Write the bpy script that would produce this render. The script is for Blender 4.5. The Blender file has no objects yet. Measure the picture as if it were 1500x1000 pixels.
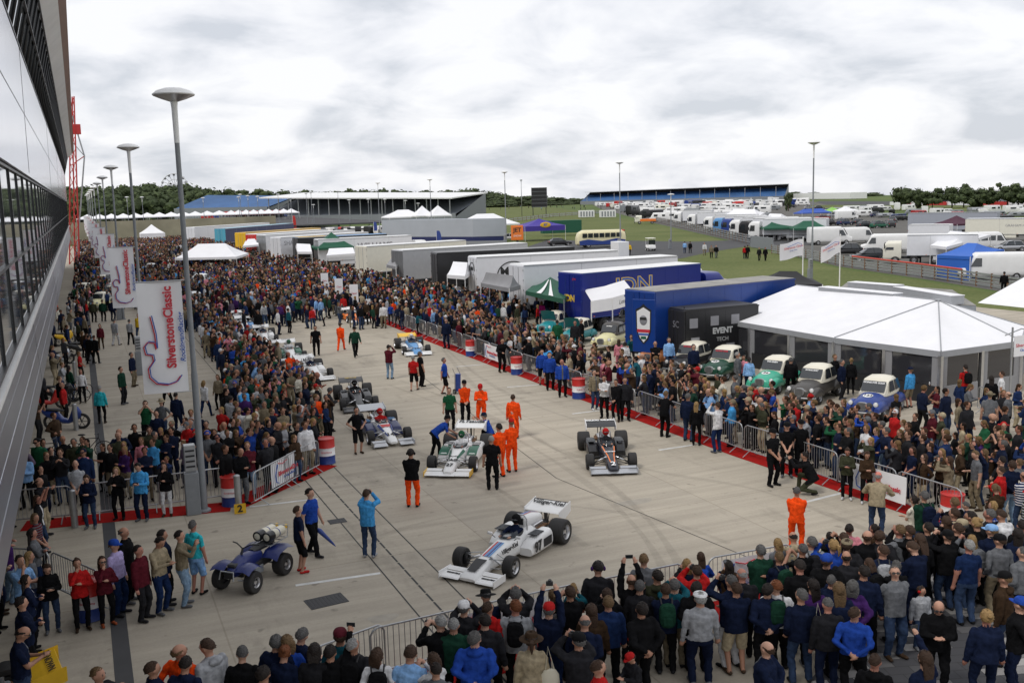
import bpy, bmesh, math, random
import numpy as np
from mathutils import Vector, Matrix, Euler
sc = bpy.context.scene
COL = sc.collection
rnd = random.Random(7)
# ---------------------------------------------------------------- camera calibration
FPX = 1458.0; CAMH = 9.2
VX = np.array([.91703473, -.08237005, .39020825])      # site +X (away from the pit building) in camera axes
VY = np.array([-.39787873, -.12223234, .90925891])     # site +Y (along the pit building)
VZ = np.array([-.02719963, -.98907757, -.14486459])    # up
def ray(px, py):
    v = np.array([px-750., py-500., FPX]); return np.array([v@VX, v@VY, v@VZ])
def W(px, py, z=0.0):
    w = ray(px, py); t = (z-CAMH)/w[2]; return (w[0]*t, w[1]*t)
def WD(px, py, D):
    """point on the sight line at horizontal distance D"""
    w = ray(px, py); t = D/math.hypot(w[0], w[1]); return (w[0]*t, w[1]*t, CAMH+w[2]*t)
def PX(x, y, z=0.0):
    v = x*VX+y*VY+(z-CAMH)*VZ; return (v[0]/v[2]*FPX+750, v[1]/v[2]*FPX+500)
PSI = math.atan2(.39020825, .90925891)                 # camera heading east of +Y
cam_d = bpy.data.cameras.new('camera'); cam = bpy.data.objects.new('camera', cam_d); COL.objects.link(cam)
R = Matrix(((VX[0], -VX[1], -VX[2]), (VY[0], -VY[1], -VY[2]), (VZ[0], -VZ[1], -VZ[2])))
cam.matrix_world = Matrix.Translation((0, 0, CAMH)) @ R.to_4x4()
cam_d.sensor_width = 36; cam_d.lens = 36*FPX/1500; cam_d.clip_end = 6000; cam_d.clip_start = .1
sc.camera = cam
# ---------------------------------------------------------------- materials
MATS = {}
def mat(name, col, rough=.6, metal=0., var=.0, scale=3., bump=0., bscale=None, coat=0., emit=0., spec=.5, trans=0., alpha=1.):
    if name in MATS: return MATS[name]
    m = bpy.data.materials.new(name); m.use_nodes = True; nt = m.node_tree; b = nt.nodes['Principled BSDF']
    b.inputs['Base Color'].default_value = (*col, 1); b.inputs['Roughness'].default_value = rough
    b.inputs['Metallic'].default_value = metal; b.inputs['Coat Weight'].default_value = coat
    b.inputs['Specular IOR Level'].default_value = spec
    if trans: b.inputs['Transmission Weight'].default_value = trans
    if alpha < 1: b.inputs['Alpha'].default_value = alpha
    tc = None
    if var or bump:
        tc = nt.nodes.new('ShaderNodeTexCoord')
        n = nt.nodes.new('ShaderNodeTexNoise'); n.inputs['Scale'].default_value = scale; n.inputs['Detail'].default_value = 6
        n.inputs['Roughness'].default_value = .62
        nt.links.new(tc.outputs['Object'], n.inputs['Vector'])
        if var:
            r = nt.nodes.new('ShaderNodeMapRange'); r.inputs['From Min'].default_value = .3; r.inputs['From Max'].default_value = .7
            r.inputs['To Min'].default_value = 1-var; r.inputs['To Max'].default_value = 1+var*.6
            nt.links.new(n.outputs['Fac'], r.inputs['Value'])
            mx = nt.nodes.new('ShaderNodeVectorMath'); mx.operation = 'SCALE'; mx.inputs[0].default_value = col
            nt.links.new(r.outputs['Result'], mx.inputs['Scale']); nt.links.new(mx.outputs['Vector'], b.inputs['Base Color'])
        if bump:
            n2 = nt.nodes.new('ShaderNodeTexNoise'); n2.inputs['Scale'].default_value = bscale or scale*4; n2.inputs['Detail'].default_value = 4
            nt.links.new(tc.outputs['Object'], n2.inputs['Vector'])
            bp = nt.nodes.new('ShaderNodeBump'); bp.inputs['Strength'].default_value = bump; bp.inputs['Distance'].default_value = .02
            nt.links.new(n2.outputs['Fac'], bp.inputs['Height']); nt.links.new(bp.outputs['Normal'], b.inputs['Normal'])
    MATS[name] = m; return m
def attr_mat(name, prop, rough=.9, bump=.5, bscale=14, var=.3, spec=.12, fallback=None, geo=False):
    """material whose colour is a custom property of the object that carries it"""
    if name in MATS: return MATS[name]
    m = bpy.data.materials.new(name); m.use_nodes = True; nt = m.node_tree; b = nt.nodes['Principled BSDF']
    b.inputs['Roughness'].default_value = rough; b.inputs['Specular IOR Level'].default_value = spec
    a = nt.nodes.new('ShaderNodeAttribute'); a.attribute_type = 'GEOMETRY' if geo else 'OBJECT'; a.attribute_name = prop
    tc = nt.nodes.new('ShaderNodeTexCoord'); n = nt.nodes.new('ShaderNodeTexNoise'); n.inputs['Scale'].default_value = bscale
    n.inputs['Detail'].default_value = 3; nt.links.new(tc.outputs['Object'], n.inputs['Vector'])
    r = nt.nodes.new('ShaderNodeMapRange'); r.inputs['From Min'].default_value = .3; r.inputs['From Max'].default_value = .7
    r.inputs['To Min'].default_value = 1-var; r.inputs['To Max'].default_value = 1+var*.6
    nt.links.new(n.outputs['Fac'], r.inputs['Value'])
    mx = nt.nodes.new('ShaderNodeVectorMath'); mx.operation = 'SCALE'
    nt.links.new(a.outputs['Color'], mx.inputs[0]); nt.links.new(r.outputs['Result'], mx.inputs['Scale'])
    nt.links.new(mx.outputs['Vector'], b.inputs['Base Color'])
    if bump:
        bp = nt.nodes.new('ShaderNodeBump'); bp.inputs['Strength'].default_value = bump; bp.inputs['Distance'].default_value = .03
        nt.links.new(n.outputs['Fac'], bp.inputs['Height']); nt.links.new(bp.outputs['Normal'], b.inputs['Normal'])
    MATS[name] = m; return m
def nodes(m): return m.node_tree.nodes, m.node_tree.links
white = mat('white paint', (.78, .78, .77), .35, var=.06, scale=1.2)
offw = mat('cream paint', (.72, .68, .55), .4, var=.06, scale=1.5)
black = mat('black paint', (.015, .015, .017), .3)
dark = mat('dark plastic', (.02, .02, .022), .6)
rubber = mat('tyre rubber', (.022, .021, .021), .75, var=.25, scale=9)
steel = mat('galvanised steel', (.42, .43, .44), .45, .75, var=.15, scale=8)
alu = mat('polished aluminium', (.62, .62, .63), .3, .9, var=.1, scale=6)
greyp = mat('grey paint', (.22, .235, .25), .5, var=.12, scale=5)
glass = mat('dark glass', (.02, .025, .03), .06, spec=.9)
canvas = mat('white tent canvas', (.8, .8, .82), .75, var=.05, scale=.8, bump=.15, bscale=3)
canvas_g = mat('grey tent canvas', (.27, .27, .28), .8, var=.1, scale=.8, bump=.2, bscale=3)
redp = mat('red paint', (.5, .025, .02), .4, var=.1, scale=5)
bluep = mat('blue paint', (.02, .05, .24), .35, var=.1, scale=3)
yellowp = mat('yellow paint', (.75, .45, .02), .4, var=.08, scale=4)
orangep = mat('orange paint', (.8, .2, .03), .4, var=.06, scale=4)
greenp = mat('dark green paint', (.012, .11, .06), .4, var=.1, scale=4)
navy = mat('navy paint', (.012, .02, .09), .35)
lblue = mat('light blue paint', (.1, .28, .55), .4, var=.06, scale=3)
brown = mat('brown paint', (.18, .09, .04), .6, var=.15, scale=4)
redtxt = mat('red lettering', (.55, .03, .05), .6)
bluetxt = mat('blue lettering', (.05, .12, .42), .6)
blacktxt = mat('black lettering', (.02, .02, .02), .6)
whitetxt = mat('white lettering', (.8, .8, .8), .6)
pinktxt = mat('pink lettering', (.62, .1, .2), .6)
greytxt = mat('grey lettering', (.25, .25, .27), .6)
goldtxt = mat('gold lettering', (.75, .5, .05), .6)
silverp = mat('silver car paint', (.42, .43, .45), .25, .6)
# ---------------------------------------------------------------- mesh builder
class MB:
    def __init__(s): s.v = []; s.f = []; s.m = []; s.mats = []; s.sm = []
    def mi(s, m):
        if m not in s.mats: s.mats.append(m)
        return s.mats.index(m)
    def add(s, vs, fs, m, smooth=False, M=None):
        o = len(s.v); k = s.mi(m)
        for p in vs: s.v.append(tuple(M @ Vector(p)) if M is not None else tuple(p))
        for f in fs: s.f.append(tuple(i+o for i in f)); s.m.append(k); s.sm.append(smooth)
        return s
    def box(s, c, d, m, rz=0., M=None, bev=0.):
        x, y, z = d[0]/2, d[1]/2, d[2]/2
        if bev > 0:
            b = min(bev, x*.9, y*.9, z*.9)
            vs = []
            for sx in (-1, 1):
                for sy in (-1, 1):
                    for sz in (-1, 1):
                        vs += [(sx*x, sy*(y-b), sz*(z-b)), (sx*(x-b), sy*y, sz*(z-b)), (sx*(x-b), sy*(y-b), sz*z)]
            bm = bmesh.new(); bv = [bm.verts.new(v) for v in vs]; r = bmesh.ops.convex_hull(bm, input=bv)
            bmesh.ops.dissolve_limit(bm, angle_limit=.02, verts=bm.verts, edges=bm.edges)
            bm.verts.index_update(); vs = [tuple(v.co) for v in bm.verts]; fs = [tuple(v.index for v in f.verts) for f in bm.faces]; bm.free()
        else:
            vs = [(sx*x, sy*y, sz*z) for sx in (-1, 1) for sy in (-1, 1) for sz in (-1, 1)]
            fs = [(0, 1, 3, 2), (4, 6, 7, 5), (0, 4, 5, 1), (2, 3, 7, 6), (0, 2, 6, 4), (1, 5, 7, 3)]
        L = Matrix.Translation(c) @ Matrix.Rotation(rz, 4, 'Z')
        if M is not None: L = M @ L
        return s.add(vs, fs, m, False, L)
    def tube(s, pts, r, m, n=8, cap=True, smooth=True, M=None):
        pts = [Vector(p) for p in pts]; rs = r if isinstance(r, (list, tuple)) else [r]*len(pts)
        vs = []; fs = []; up = None
        for i, p in enumerate(pts):
            d = (pts[min(i+1, len(pts)-1)]-pts[max(i-1, 0)])
            if d.length < 1e-9: d = Vector((0, 0, 1))
            d.normalize()
            if up is None: up = Vector((0, 0, 1)) if abs(d.z) < .9 else Vector((0, 1, 0))
            a = d.cross(up)
            if a.length < 1e-6: a = d.cross(Vector((1, 0, 0)))
            a.normalize(); b = a.cross(d).normalized(); up = b
            for k in range(n):
                t = 2*math.pi*k/n; vs.append(p+(a*math.cos(t)+b*math.sin(t))*rs[i])
        for i in range(len(pts)-1):
            for k in range(n):
                fs.append((i*n+k, i*n+(k+1) % n, (i+1)*n+(k+1) % n, (i+1)*n+k))
        if cap: fs.append(tuple(reversed(range(n)))); fs.append(tuple(range((len(pts)-1)*n, len(pts)*n)))
        return s.add(vs, fs, m, smooth, M)
    def lathe(s, prof, m, n=20, M=None, smooth=True, cap=True):
        vs = [(r*math.cos(2*math.pi*k/n), r*math.sin(2*math.pi*k/n), z) for r, z in prof for k in range(n)]
        fs = [(i*n+k, i*n+(k+1) % n, (i+1)*n+(k+1) % n, (i+1)*n+k) for i in range(len(prof)-1) for k in range(n)]
        if cap: fs += [tuple(reversed(range(n))), tuple(range((len(prof)-1)*n, len(prof)*n))]
        return s.add(vs, fs, m, smooth, M)
    def loft(s, rings, m, closed=True, cap=True, smooth=True, M=None):
        n = len(rings[0]); vs = [p for r in rings for p in r]; kk = n if closed else n-1
        fs = [(i*n+k, i*n+(k+1) % n, (i+1)*n+(k+1) % n, (i+1)*n+k) for i in range(len(rings)-1) for k in range(kk)]
        if cap and closed: fs += [tuple(reversed(range(n))), tuple(range((len(rings)-1)*n, len(rings)*n))]
        return s.add(vs, fs, m, smooth, M)
    def ell(s, c, r, m, nu=10, nv=7, M=None):
        rings = []
        for j in range(nv+1):
            ph = math.pi*(j+.02)/(nv+.04); rings.append([(c[0]+r[0]*math.sin(ph)*math.cos(2*math.pi*k/nu), c[1]+r[1]*math.sin(ph)*math.sin(2*math.pi*k/nu), c[2]-r[2]*math.cos(ph)) for k in range(nu)])
        return s.loft(rings, m, M=M)
    def prism(s, poly, y0, y1, m, axis='y', M=None, smooth=False):
        """poly of 2-D points extruded along an axis: 'x' -> (y,z), 'y' -> (x,z), 'z' -> (x,y)"""
        def P(a, b, t): return (t, a, b) if axis == 'x' else (a, t, b) if axis == 'y' else (a, b, t)
        n = len(poly); vs = [P(a, b, y0) for a, b in poly]+[P(a, b, y1) for a, b in poly]
        fs = [(k, (k+1) % n, (k+1) % n+n, k+n) for k in range(n)]+[tuple(reversed(range(n))), tuple(range(n, 2*n))]
        return s.add(vs, fs, m, smooth, M)
    def quad(s, pts, m, M=None): return s.add(pts, [tuple(range(len(pts)))], m, False, M)
    def mesh(s, name):
        me = bpy.data.meshes.new(name); me.from_pydata(s.v, [], s.f)
        for m in s.mats: me.materials.append(m)
        me.polygons.foreach_set('material_index', s.m); me.polygons.foreach_set('use_smooth', s.sm)
        bm = bmesh.new(); bm.from_mesh(me); bmesh.ops.recalc_face_normals(bm, faces=bm.faces)
        if any(s.sm):
            for e in bm.edges:
                if len(e.link_faces) == 2 and e.calc_face_angle(0) > .7: e.smooth = False
        bm.to_mesh(me); bm.free(); return me
    def build(s, name, parent=None, loc=None, rz=None):
        return link(name, s.mesh(name), parent, loc, rz)
def link(name, data, parent=None, loc=None, rz=None):
    o = bpy.data.objects.new(name, data); COL.objects.link(o)
    if parent is not None: o.parent = parent
    if loc is not None: o.location = loc
    if rz is not None: o.rotation_euler = (0, 0, rz)
    return o
USED = {}
def tag(o, label=None, cat=None, group=None, kind=None):
    if label: o['label'] = label
    if cat: o['category'] = cat
    if group: o['group'] = group
    if kind: o['kind'] = kind
    return o
def thing(name, label, cat, loc=(0, 0, 0), rz=0., group=None, kind=None):
    o = link(name, None, None, loc, rz); o.empty_display_size = .2; return tag(o, label, cat, group, kind)
def kids(o): return [c for c in o.children]
def dup(root, loc, rz, label=None, group=None, scale=None, remap=None):
    """a copy of a thing and of each of its parts and sub-parts"""
    def cp(o, par):
        c = o.copy(); COL.objects.link(c)
        if par is not None: c.parent = par
        for ch in CH.get(o.name, []): cp(bpy.data.objects[ch], c)
        if remap and c.type == 'MESH':
            for i, sl in enumerate(c.material_slots):
                if sl.material and sl.material.name in remap: nm = remap[sl.material.name]; sl.link = 'OBJECT'; sl.material = nm
        return c
    CH = {}
    def walk(o):
        CH[o.name] = [c.name for c in o.children]
        for c in o.children: walk(c)
    walk(root)
    r = cp(root, None); r.location = loc; r.rotation_euler = (0, 0, rz)
    if label: r['label'] = label
    if group: r['group'] = group
    if scale: r.scale = scale
    return r
_TX = {}
def text_mesh(s, size=1., m=None, align='CENTER', ext=.004, shear=0., bold=0., sx=1.):
    key = (s, size, m.name, align, ext, shear, bold, sx)
    if key in _TX: return _TX[key]
    cu = bpy.data.curves.new('lettering', 'FONT'); cu.body = s; cu.size = size; cu.align_x = align; cu.align_y = 'CENTER'; cu.extrude = ext
    cu.shear = shear; cu.offset = bold; cu.resolution_u = 3
    o = bpy.data.objects.new('tmp', cu); COL.objects.link(o); bpy.context.view_layer.update()
    me = bpy.data.meshes.new_from_object(o.evaluated_get(bpy.context.evaluated_depsgraph_get())); bpy.data.objects.remove(o); bpy.data.curves.remove(cu)
    me.name = 'lettering'; me.materials.clear(); me.materials.append(m)
    if sx != 1.: me.transform(Matrix.Scale(sx, 4, (1, 0, 0)))
    _TX[key] = me; return me
def basis(origin, xdir, ydir):
    """matrix that lays lettering with its baseline along xdir and its letters rising along ydir"""
    x = Vector(xdir).normalized(); y = Vector(ydir); z = x.cross(y).normalized(); y = z.cross(x)
    return Matrix(((x.x, y.x, z.x, origin[0]), (x.y, y.y, z.y, origin[1]), (x.z, y.z, z.z, origin[2]), (0, 0, 0, 1)))
def text(s, parent, size, m, origin, xdir, ydir, **k):
    o = link('lettering', text_mesh(s, size, m, **k), parent); o.matrix_local = basis(origin, xdir, ydir); return o
def superring(y, hw, z0, z1, n=16, p=2.6, top=1., xc=0.):
    """rounded-rectangle section across a body at length y; top narrows the upper half"""
    zc, hz = (z0+z1)/2, (z1-z0)/2; r = []
    for k in range(n):
        t = 2*math.pi*(k+.5)/n; c, s_ = math.cos(t), math.sin(t)
        x = math.copysign(abs(c)**(2/p), c)*hw; z = math.copysign(abs(s_)**(2/p), s_)*hz
        x *= 1+(top-1)*max(0, (z+hz)/(2*hz)); r.append((xc+x, y, zc+z))
    return r
def lerp(tab, t):
    if t <= tab[0][0]: return tab[0][1:]
    for a, b in zip(tab, tab[1:]):
        if t <= b[0]:
            u = (t-a[0])/(b[0]-a[0]+1e-9); return tuple(p+(q-p)*u for p, q in zip(a[1:], b[1:]))
    return tab[-1][1:]
# ---------------------------------------------------------------- people
PAL = {'black': (.008, .008, .009), 'charcoal': (.019, .019, .022), 'navy': (.009, .014, .036), 'dark blue': (.012, .026, .08), 'grey': (.12, .125, .135), 'light grey': (.32, .33, .35),
 'blue': (.018, .06, .32), 'light blue': (.22, .4, .68), 'sky blue': (.06, .3, .62), 'red': (.4, .015, .015), 'maroon': (.09, .012, .02), 'green': (.015, .09, .04), 'dark green': (.012, .045, .028),
 'olive': (.045, .048, .028), 'khaki': (.2, .165, .11), 'beige': (.36, .3, .2), 'brown': (.045, .027, .016), 'white': (.62, .62, .63), 'cream': (.6, .57, .48), 'pink': (.68, .25, .3), 'purple': (.05, .018, .1),
 'orange': (.85, .075, .01), 'turquoise': (.03, .4, .46), 'yellow': (.72, .46, .03), 'denim': (.03, .05, .1), 'pale denim': (.2, .3, .42), 'lilac': (.42, .36, .62), 'teal': (.012, .09, .12), 'magenta': (.42, .02, .2),
 'checked': (.12, .09, .13), 'hot pink': (.6, .03, .25), 'rust': (.3, .07, .025)}
SKIN = [(.4, .21, .14), (.44, .24, .165), (.36, .185, .12), (.47, .27, .19), (.22, .11, .065), (.38, .17, .12)]
HAIR = {'dark': (.016, .011, .009), 'brown': (.045, .024, .014), 'fair': (.13, .08, .038), 'grey': (.085, .082, .08), 'white': (.24, .238, .23), 'blonde': (.27, .17, .07), 'ginger': (.14, .045, .015)}
m_top = attr_mat('clothing upper', 'c_top'); m_bot = attr_mat('clothing lower', 'c_bot'); m_skin = attr_mat('skin', 'c_skin', .6, .08, 9, .08, .4)
m_shoe = attr_mat('shoes', 'c_shoe', .6, .1); m_hair = attr_mat('hair', 'c_hair', .7, .6, 40, .3, .3)
m_eye = mat('eyes', (.03, .02, .015), .3); m_lip = mat('lips', (.3, .09, .07), .6)
def pattern_top(m):
    N, L = nodes(m); b = N['Principled BSDF']; b.inputs['Specular IOR Level'].default_value = .06; b.inputs['Roughness'].default_value = .95
    src = b.inputs['Base Color'].links[0].from_socket; tc = N.new('ShaderNodeTexCoord'); sp = N.new('ShaderNodeSeparateXYZ'); L.new(tc.outputs['Object'], sp.inputs[0])
    def at(nm):
        a = N.new('ShaderNodeAttribute'); a.attribute_type = 'OBJECT'; a.attribute_name = nm; return a
    def M_(op, a, c=None, d=None):
        n = N.new('ShaderNodeMath'); n.operation = op
        for i, v in enumerate((a, c, d)):
            if v is None: continue
            if isinstance(v, (int, float)): n.inputs[i].default_value = v
            else: L.new(v, n.inputs[i])
        return n.outputs[0]
    st = M_('GREATER_THAN', M_('SINE', M_('MULTIPLY', sp.outputs['Z'], 95.)), .25); ck = M_('MULTIPLY', M_('GREATER_THAN', M_('SINE', M_('MULTIPLY', sp.outputs['Z'], 70.)), .3), M_('GREATER_THAN', M_('SINE', M_('MULTIPLY', sp.outputs['X'], 70.)), .0)); yk = M_('GREATER_THAN', sp.outputs['Z'], 1.31)
    zp = M_('MULTIPLY', M_('LESS_THAN', M_('ABSOLUTE', sp.outputs['X']), .03), M_('GREATER_THAN', sp.outputs['Y'], .02)); pt = at('pat').outputs['Fac']
    def is_(k): return M_('COMPARE', pt, float(k), .3)
    f = M_('MULTIPLY', is_(1), st)
    for k, v in ((2, ck), (3, yk), (4, zp)): f = M_('ADD', f, M_('MULTIPLY', is_(k), v))
    mx = N.new('ShaderNodeMix'); mx.data_type = 'RGBA'; L.new(f, mx.inputs[0]); L.new(src, mx.inputs[6]); L.new(at('c_alt').outputs['Color'], mx.inputs[7]); L.new(mx.outputs[2], b.inputs['Base Color'])
pattern_top(m_top); m_bot.node_tree.nodes['Principled BSDF'].inputs['Specular IOR Level'].default_value = .06
def V(*a): return Vector(a)
def ik(S, H, l1, l2, hint):
    d = H-S; L = min(d.length, (l1+l2)*.995); d.normalize(); H = S+d*L
    a = (l1*l1-l2*l2+L*L)/(2*L); h = math.sqrt(max(0, l1*l1-a*a)); n = hint-d*hint.dot(d)
    if n.length < 1e-5: n = Vector((0, 0, -1))-d*d.z
    return S+d*a+n.normalized()*h, H
POSES = dict(
 stand=dict(L=(-.25, .04, .82), R=(.25, .06, .82)),
 stand2=dict(L=(-.2, .1, .9), R=(.27, .02, .82), fr=(.16, .08, .08), yaw=.5), stand3=dict(L=(-.06, -.16, .98), R=(.06, -.17, .96), hint=(.9, -.6, -.5), head=.12, yaw=-.45), stand4=dict(L=(-.25, .04, .82), R=(.12, .22, 1.12), fl=(-.12, -.1, .08), head=-.3, yaw=.25),
 clasp=dict(L=(-.05, .2, .95), R=(.05, .21, .93)),
 folded=dict(L=(.09, .23, 1.2), R=(-.09, .25, 1.17), hint=(.8, -.2, -1), curl=1),
 hips=dict(L=(-.19, .07, 1.02), R=(.19, .07, 1.02), hint=(1, -.6, 0)),
 photo=dict(L=(-.07, .27, 1.58), R=(.07, .27, 1.58), hint=(.7, .2, -1), hold=(0, .3, 1.6)),
 phone=dict(L=(-.08, .3, 1.42), R=(.08, .32, 1.42), hint=(.6, 0, -1), hold=(0, .36, 1.45)),
 text=dict(L=(-.06, .27, 1.16), R=(.05, .3, 1.17), hint=(.5, -.2, -1), hold=(0, .33, 1.2), head=-.45),
 raised=dict(L=(-.1, .27, 1.92), R=(.1, .27, 1.92), hint=(1, .5, -.3), hold=(0, .3, 1.99)),
 oneup=dict(L=(-.24, .05, .84), R=(.17, .36, 1.84), hint=(.8, .3, -.6), hold=(.17, .4, 1.92)),
 point=dict(L=(-.24, .05, .84), R=(.25, .6, 1.48), hint=(.4, 0, -1)),
 lean=dict(L=(-.22, .42, 1.08), R=(.2, .42, 1.08), lean=.22, hint=(.8, -.3, -.6)),
 chin=dict(L=(-.03, .2, 1.2), R=(.06, .17, 1.47), hint=(.6, .2, -1)),
 walk=dict(L=(-.25, .24, .9), R=(.25, -.16, .88), fl=(-.09, -.3, .12), fr=(.09, .3, .08), hint=(.2, -1, -.2)),
 stride=dict(L=(-.24, .12, .86), R=(.25, -.08, .86), fl=(-.1, -.16, .09), fr=(.1, .17, .08), hint=(.2, -1, -.2)),
 bend=dict(L=(-.16, .75, .85), R=(.18, .62, .78), lean=.95, fl=(-.14, -.12, .08), fr=(.12, .12, .08)),
 crouch=dict(L=(-.08, .42, 1.0), R=(.1, .42, 1.0), lean=.45, pelvis=(0, -.2, .5), fl=(-.14, -.32, .12), fr=(.13, .24, .08), hint=(.7, 0, -1), hold=(0, .5, 1.02)),
 drive=dict(L=(-.14, .5, .62), R=(.14, .5, .62), lean=-.42, pelvis=(0, 0, .3), fl=(-.08, .9, .3), fr=(.08, .9, .3), hint=(1, 0, -.6)),
)
def make_prims(pose, build='m', sleeve='long', legs='long', bulk=.0):
    """closed pieces of one figure (list of vertex/face lists) and what each is made of; the voxel remesh fuses them into one skin"""
    P = POSES[pose]; lean = P.get('lean', 0); pel = V(*P.get('pelvis', (0, 0, .95))); off = pel-V(0, 0, .95)
    ML = Matrix.Translation(pel) @ Matrix.Rotation(-lean, 4, 'X') @ Matrix.Translation((0, 0, -.95))
    fem = build == 'f'; sw = .155 if fem else .185
    mb = MB(); pr = []
    def cap(a, b, ra, rb, key, n=10):
        a, b = Vector(a), Vector(b); d = b-a; L = max(d.length, 1e-4); d = d/L
        pts = []; rs = []
        for t in (-.98, -.8, -.4, 0): pts.append(a+d*ra*t); rs.append(ra*math.sqrt(1-t*t))
        for t in (0, .4, .8, .98): pts.append(b+d*rb*t); rs.append(rb*math.sqrt(1-t*t))
        if d.dot(b-a) > 0 and L > .002: mb.tube(pts, rs, dark, n)
        else: mb.ell(a, (ra, ra, ra), dark)
        pr.append((a, b, ra, rb, key))
    # torso
    if fem: secs = [(.80, .15+bulk, .115+bulk), (.90, .168+bulk, .125+bulk), (.97, .155+bulk, .115+bulk), (1.08, .125+bulk, .1+bulk), (1.22, .145+bulk, .125+bulk), (1.32, .155+bulk, .115+bulk), (1.39, .145+bulk*.5, .095), (1.44, .095, .075), (1.48, .05, .055)]
    else: secs = [(.80, .155+bulk, .12+bulk), (.90, .168+bulk, .13+bulk), (.97, .165+bulk, .128+bulk), (1.08, .16+bulk, .125+bulk), (1.22, .175+bulk, .13+bulk), (1.33, .182+bulk, .122+bulk), (1.395, .168+bulk*.5, .1), (1.445, .115, .08), (1.49, .058, .06)]
    hem = .84 if bulk > .008 else .9
    if bulk > .008: secs = [(hem, secs[0][1]+.012, secs[0][2]+.01)]+secs[1:]
    mb.loft([[ML @ V(rx*math.cos(t), ry*math.sin(t)+(.01 if z > 1.15 else 0), z) for t in [2*math.pi*k/14 for k in range(14)]] for z, rx, ry in secs], dark)
    pr.append((ML @ V(0, 0, .9), ML @ V(0, 0, 1.36), .15, .15, 'T'))
    # head and neck
    hp = P.get('head', 0.); hb = ML @ V(0, .0, 1.47); HM = Matrix.Translation(hb) @ Matrix.Rotation(-(lean*.25)+hp, 4, 'X') @ Matrix.Rotation(P.get('yaw', 0.), 4, 'Z')
    cap(ML @ V(0, -.005, 1.42), HM @ V(0, .01, .08), .058, .055, 'S')
    mb.ell((0, .005, .175), (.078, .098, .115), dark, 14, 10, M=HM); mb.ell((0, .03, .115), (.055, .06, .06), dark, M=HM)
    mb.ell((0, .1, .15), (.014, .022, .028), dark, 6, 5, M=HM)
    for s in (-1, 1): mb.ell((s*.08, .0, .16), (.014, .024, .034), dark, 6, 5, M=HM)
    pr.append((HM @ V(0, 0, .1), HM @ V(0, 0, .2), .09, .09, 'S'))
    # arms
    hint = V(*P.get('hint', (.35, -1, -.2)))
    for s, key in ((-1, 'L'), (1, 'R')):
        S = ML @ V(s*(sw-.005), 0, 1.385); H = V(*P[key]); E_, H = ik(S, H, .29, .25, V(s*hint.x, hint.y, hint.z))
        fr = 'T' if sleeve == 'long' else 'S'; b2 = bulk*.8
        cap(S, E_, .055+b2*.6, .045+b2, 'T' if sleeve != 'none' else 'S'); cap(E_, H, .044+(b2 if fr == 'T' else 0), .03+(b2*.7 if fr == 'T' else 0), fr)
        if sleeve == 'short': cap(E_.lerp(S, .35), E_, .042, .044, 'S')
        if sleeve == 'short':
            pr[-3] = (S, E_.lerp(S, .38), .07, .058, 'T')
        d = (H-E_).normalized(); side = V(0, 0, 1).cross(d)
        if side.length < .2: side = V(1, 0, 0)*1.0
        side.normalize()
        cur = V(0, .5, .15) if P.get('hold') else V(-s*.25, .15, 0); palm_end = H+d*.075
        cap(H-d*.01, palm_end, .028, .036, 'S')
        for i, (o_, l_) in enumerate(((-.03, .05), (-.011, .062), (.011, .06), (.029, .045))):
            b = palm_end+side*o_; k = b+(d+cur*.25).normalized()*l_*.6+V(0, 0, 0); cap(b, k, .0105, .0095, 'S', 6); cap(k, k+(d+cur*1.4).normalized()*l_*.55, .0095, .008, 'S', 6)
        cap(H+d*.02+side*(-s*.03), H+d*.07+side*(-s*.055)+cur*.03, .013, .01, 'S', 6)
    # legs
    hx = .09
    for s, key in ((-1, 'fl'), (1, 'fr')):
        hipj = pel+V(s*hx, 0, -.04); A = V(*P.get(key, (s*.11, 0, .08)))
        K, A2 = ik(hipj, A, .43, .42, V(s*.25, 1, .1))
        lk = 'B' if legs == 'long' else 'S'; w = .0 if not fem else -.006
        cap(hipj, K, .1+w, .07+w, 'B'); cap(K, A2, .066+w if legs == 'long' else .054, .056+w if legs == 'long' else .036, lk)
        if legs == 'short': cap(hipj.lerp(K, .3), K, .094, .085, 'B'); pr.append((K-V(0, 0, .04), A2, .07, .05, 'S'))
        toe = A2+V(s*.03, .15, -.035)
        if P.get('pelvis') and key == 'fl': toe = A2+V(0, .1, -.08)
        cap(A2+V(0, -.03, -.035), toe, .042, .036, 'F', 8); pr.append((A2+V(0, 0, -.03), toe, .05, .045, 'F'))
    return mb, pr, HM, ML, hem
TEMPL = {}
MCOLS = [m_top, m_bot, m_skin, m_shoe, m_eye, m_lip]
MULTI = {'T': 0, 'B': 1, 'S': 2, 'F': 3}
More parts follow.
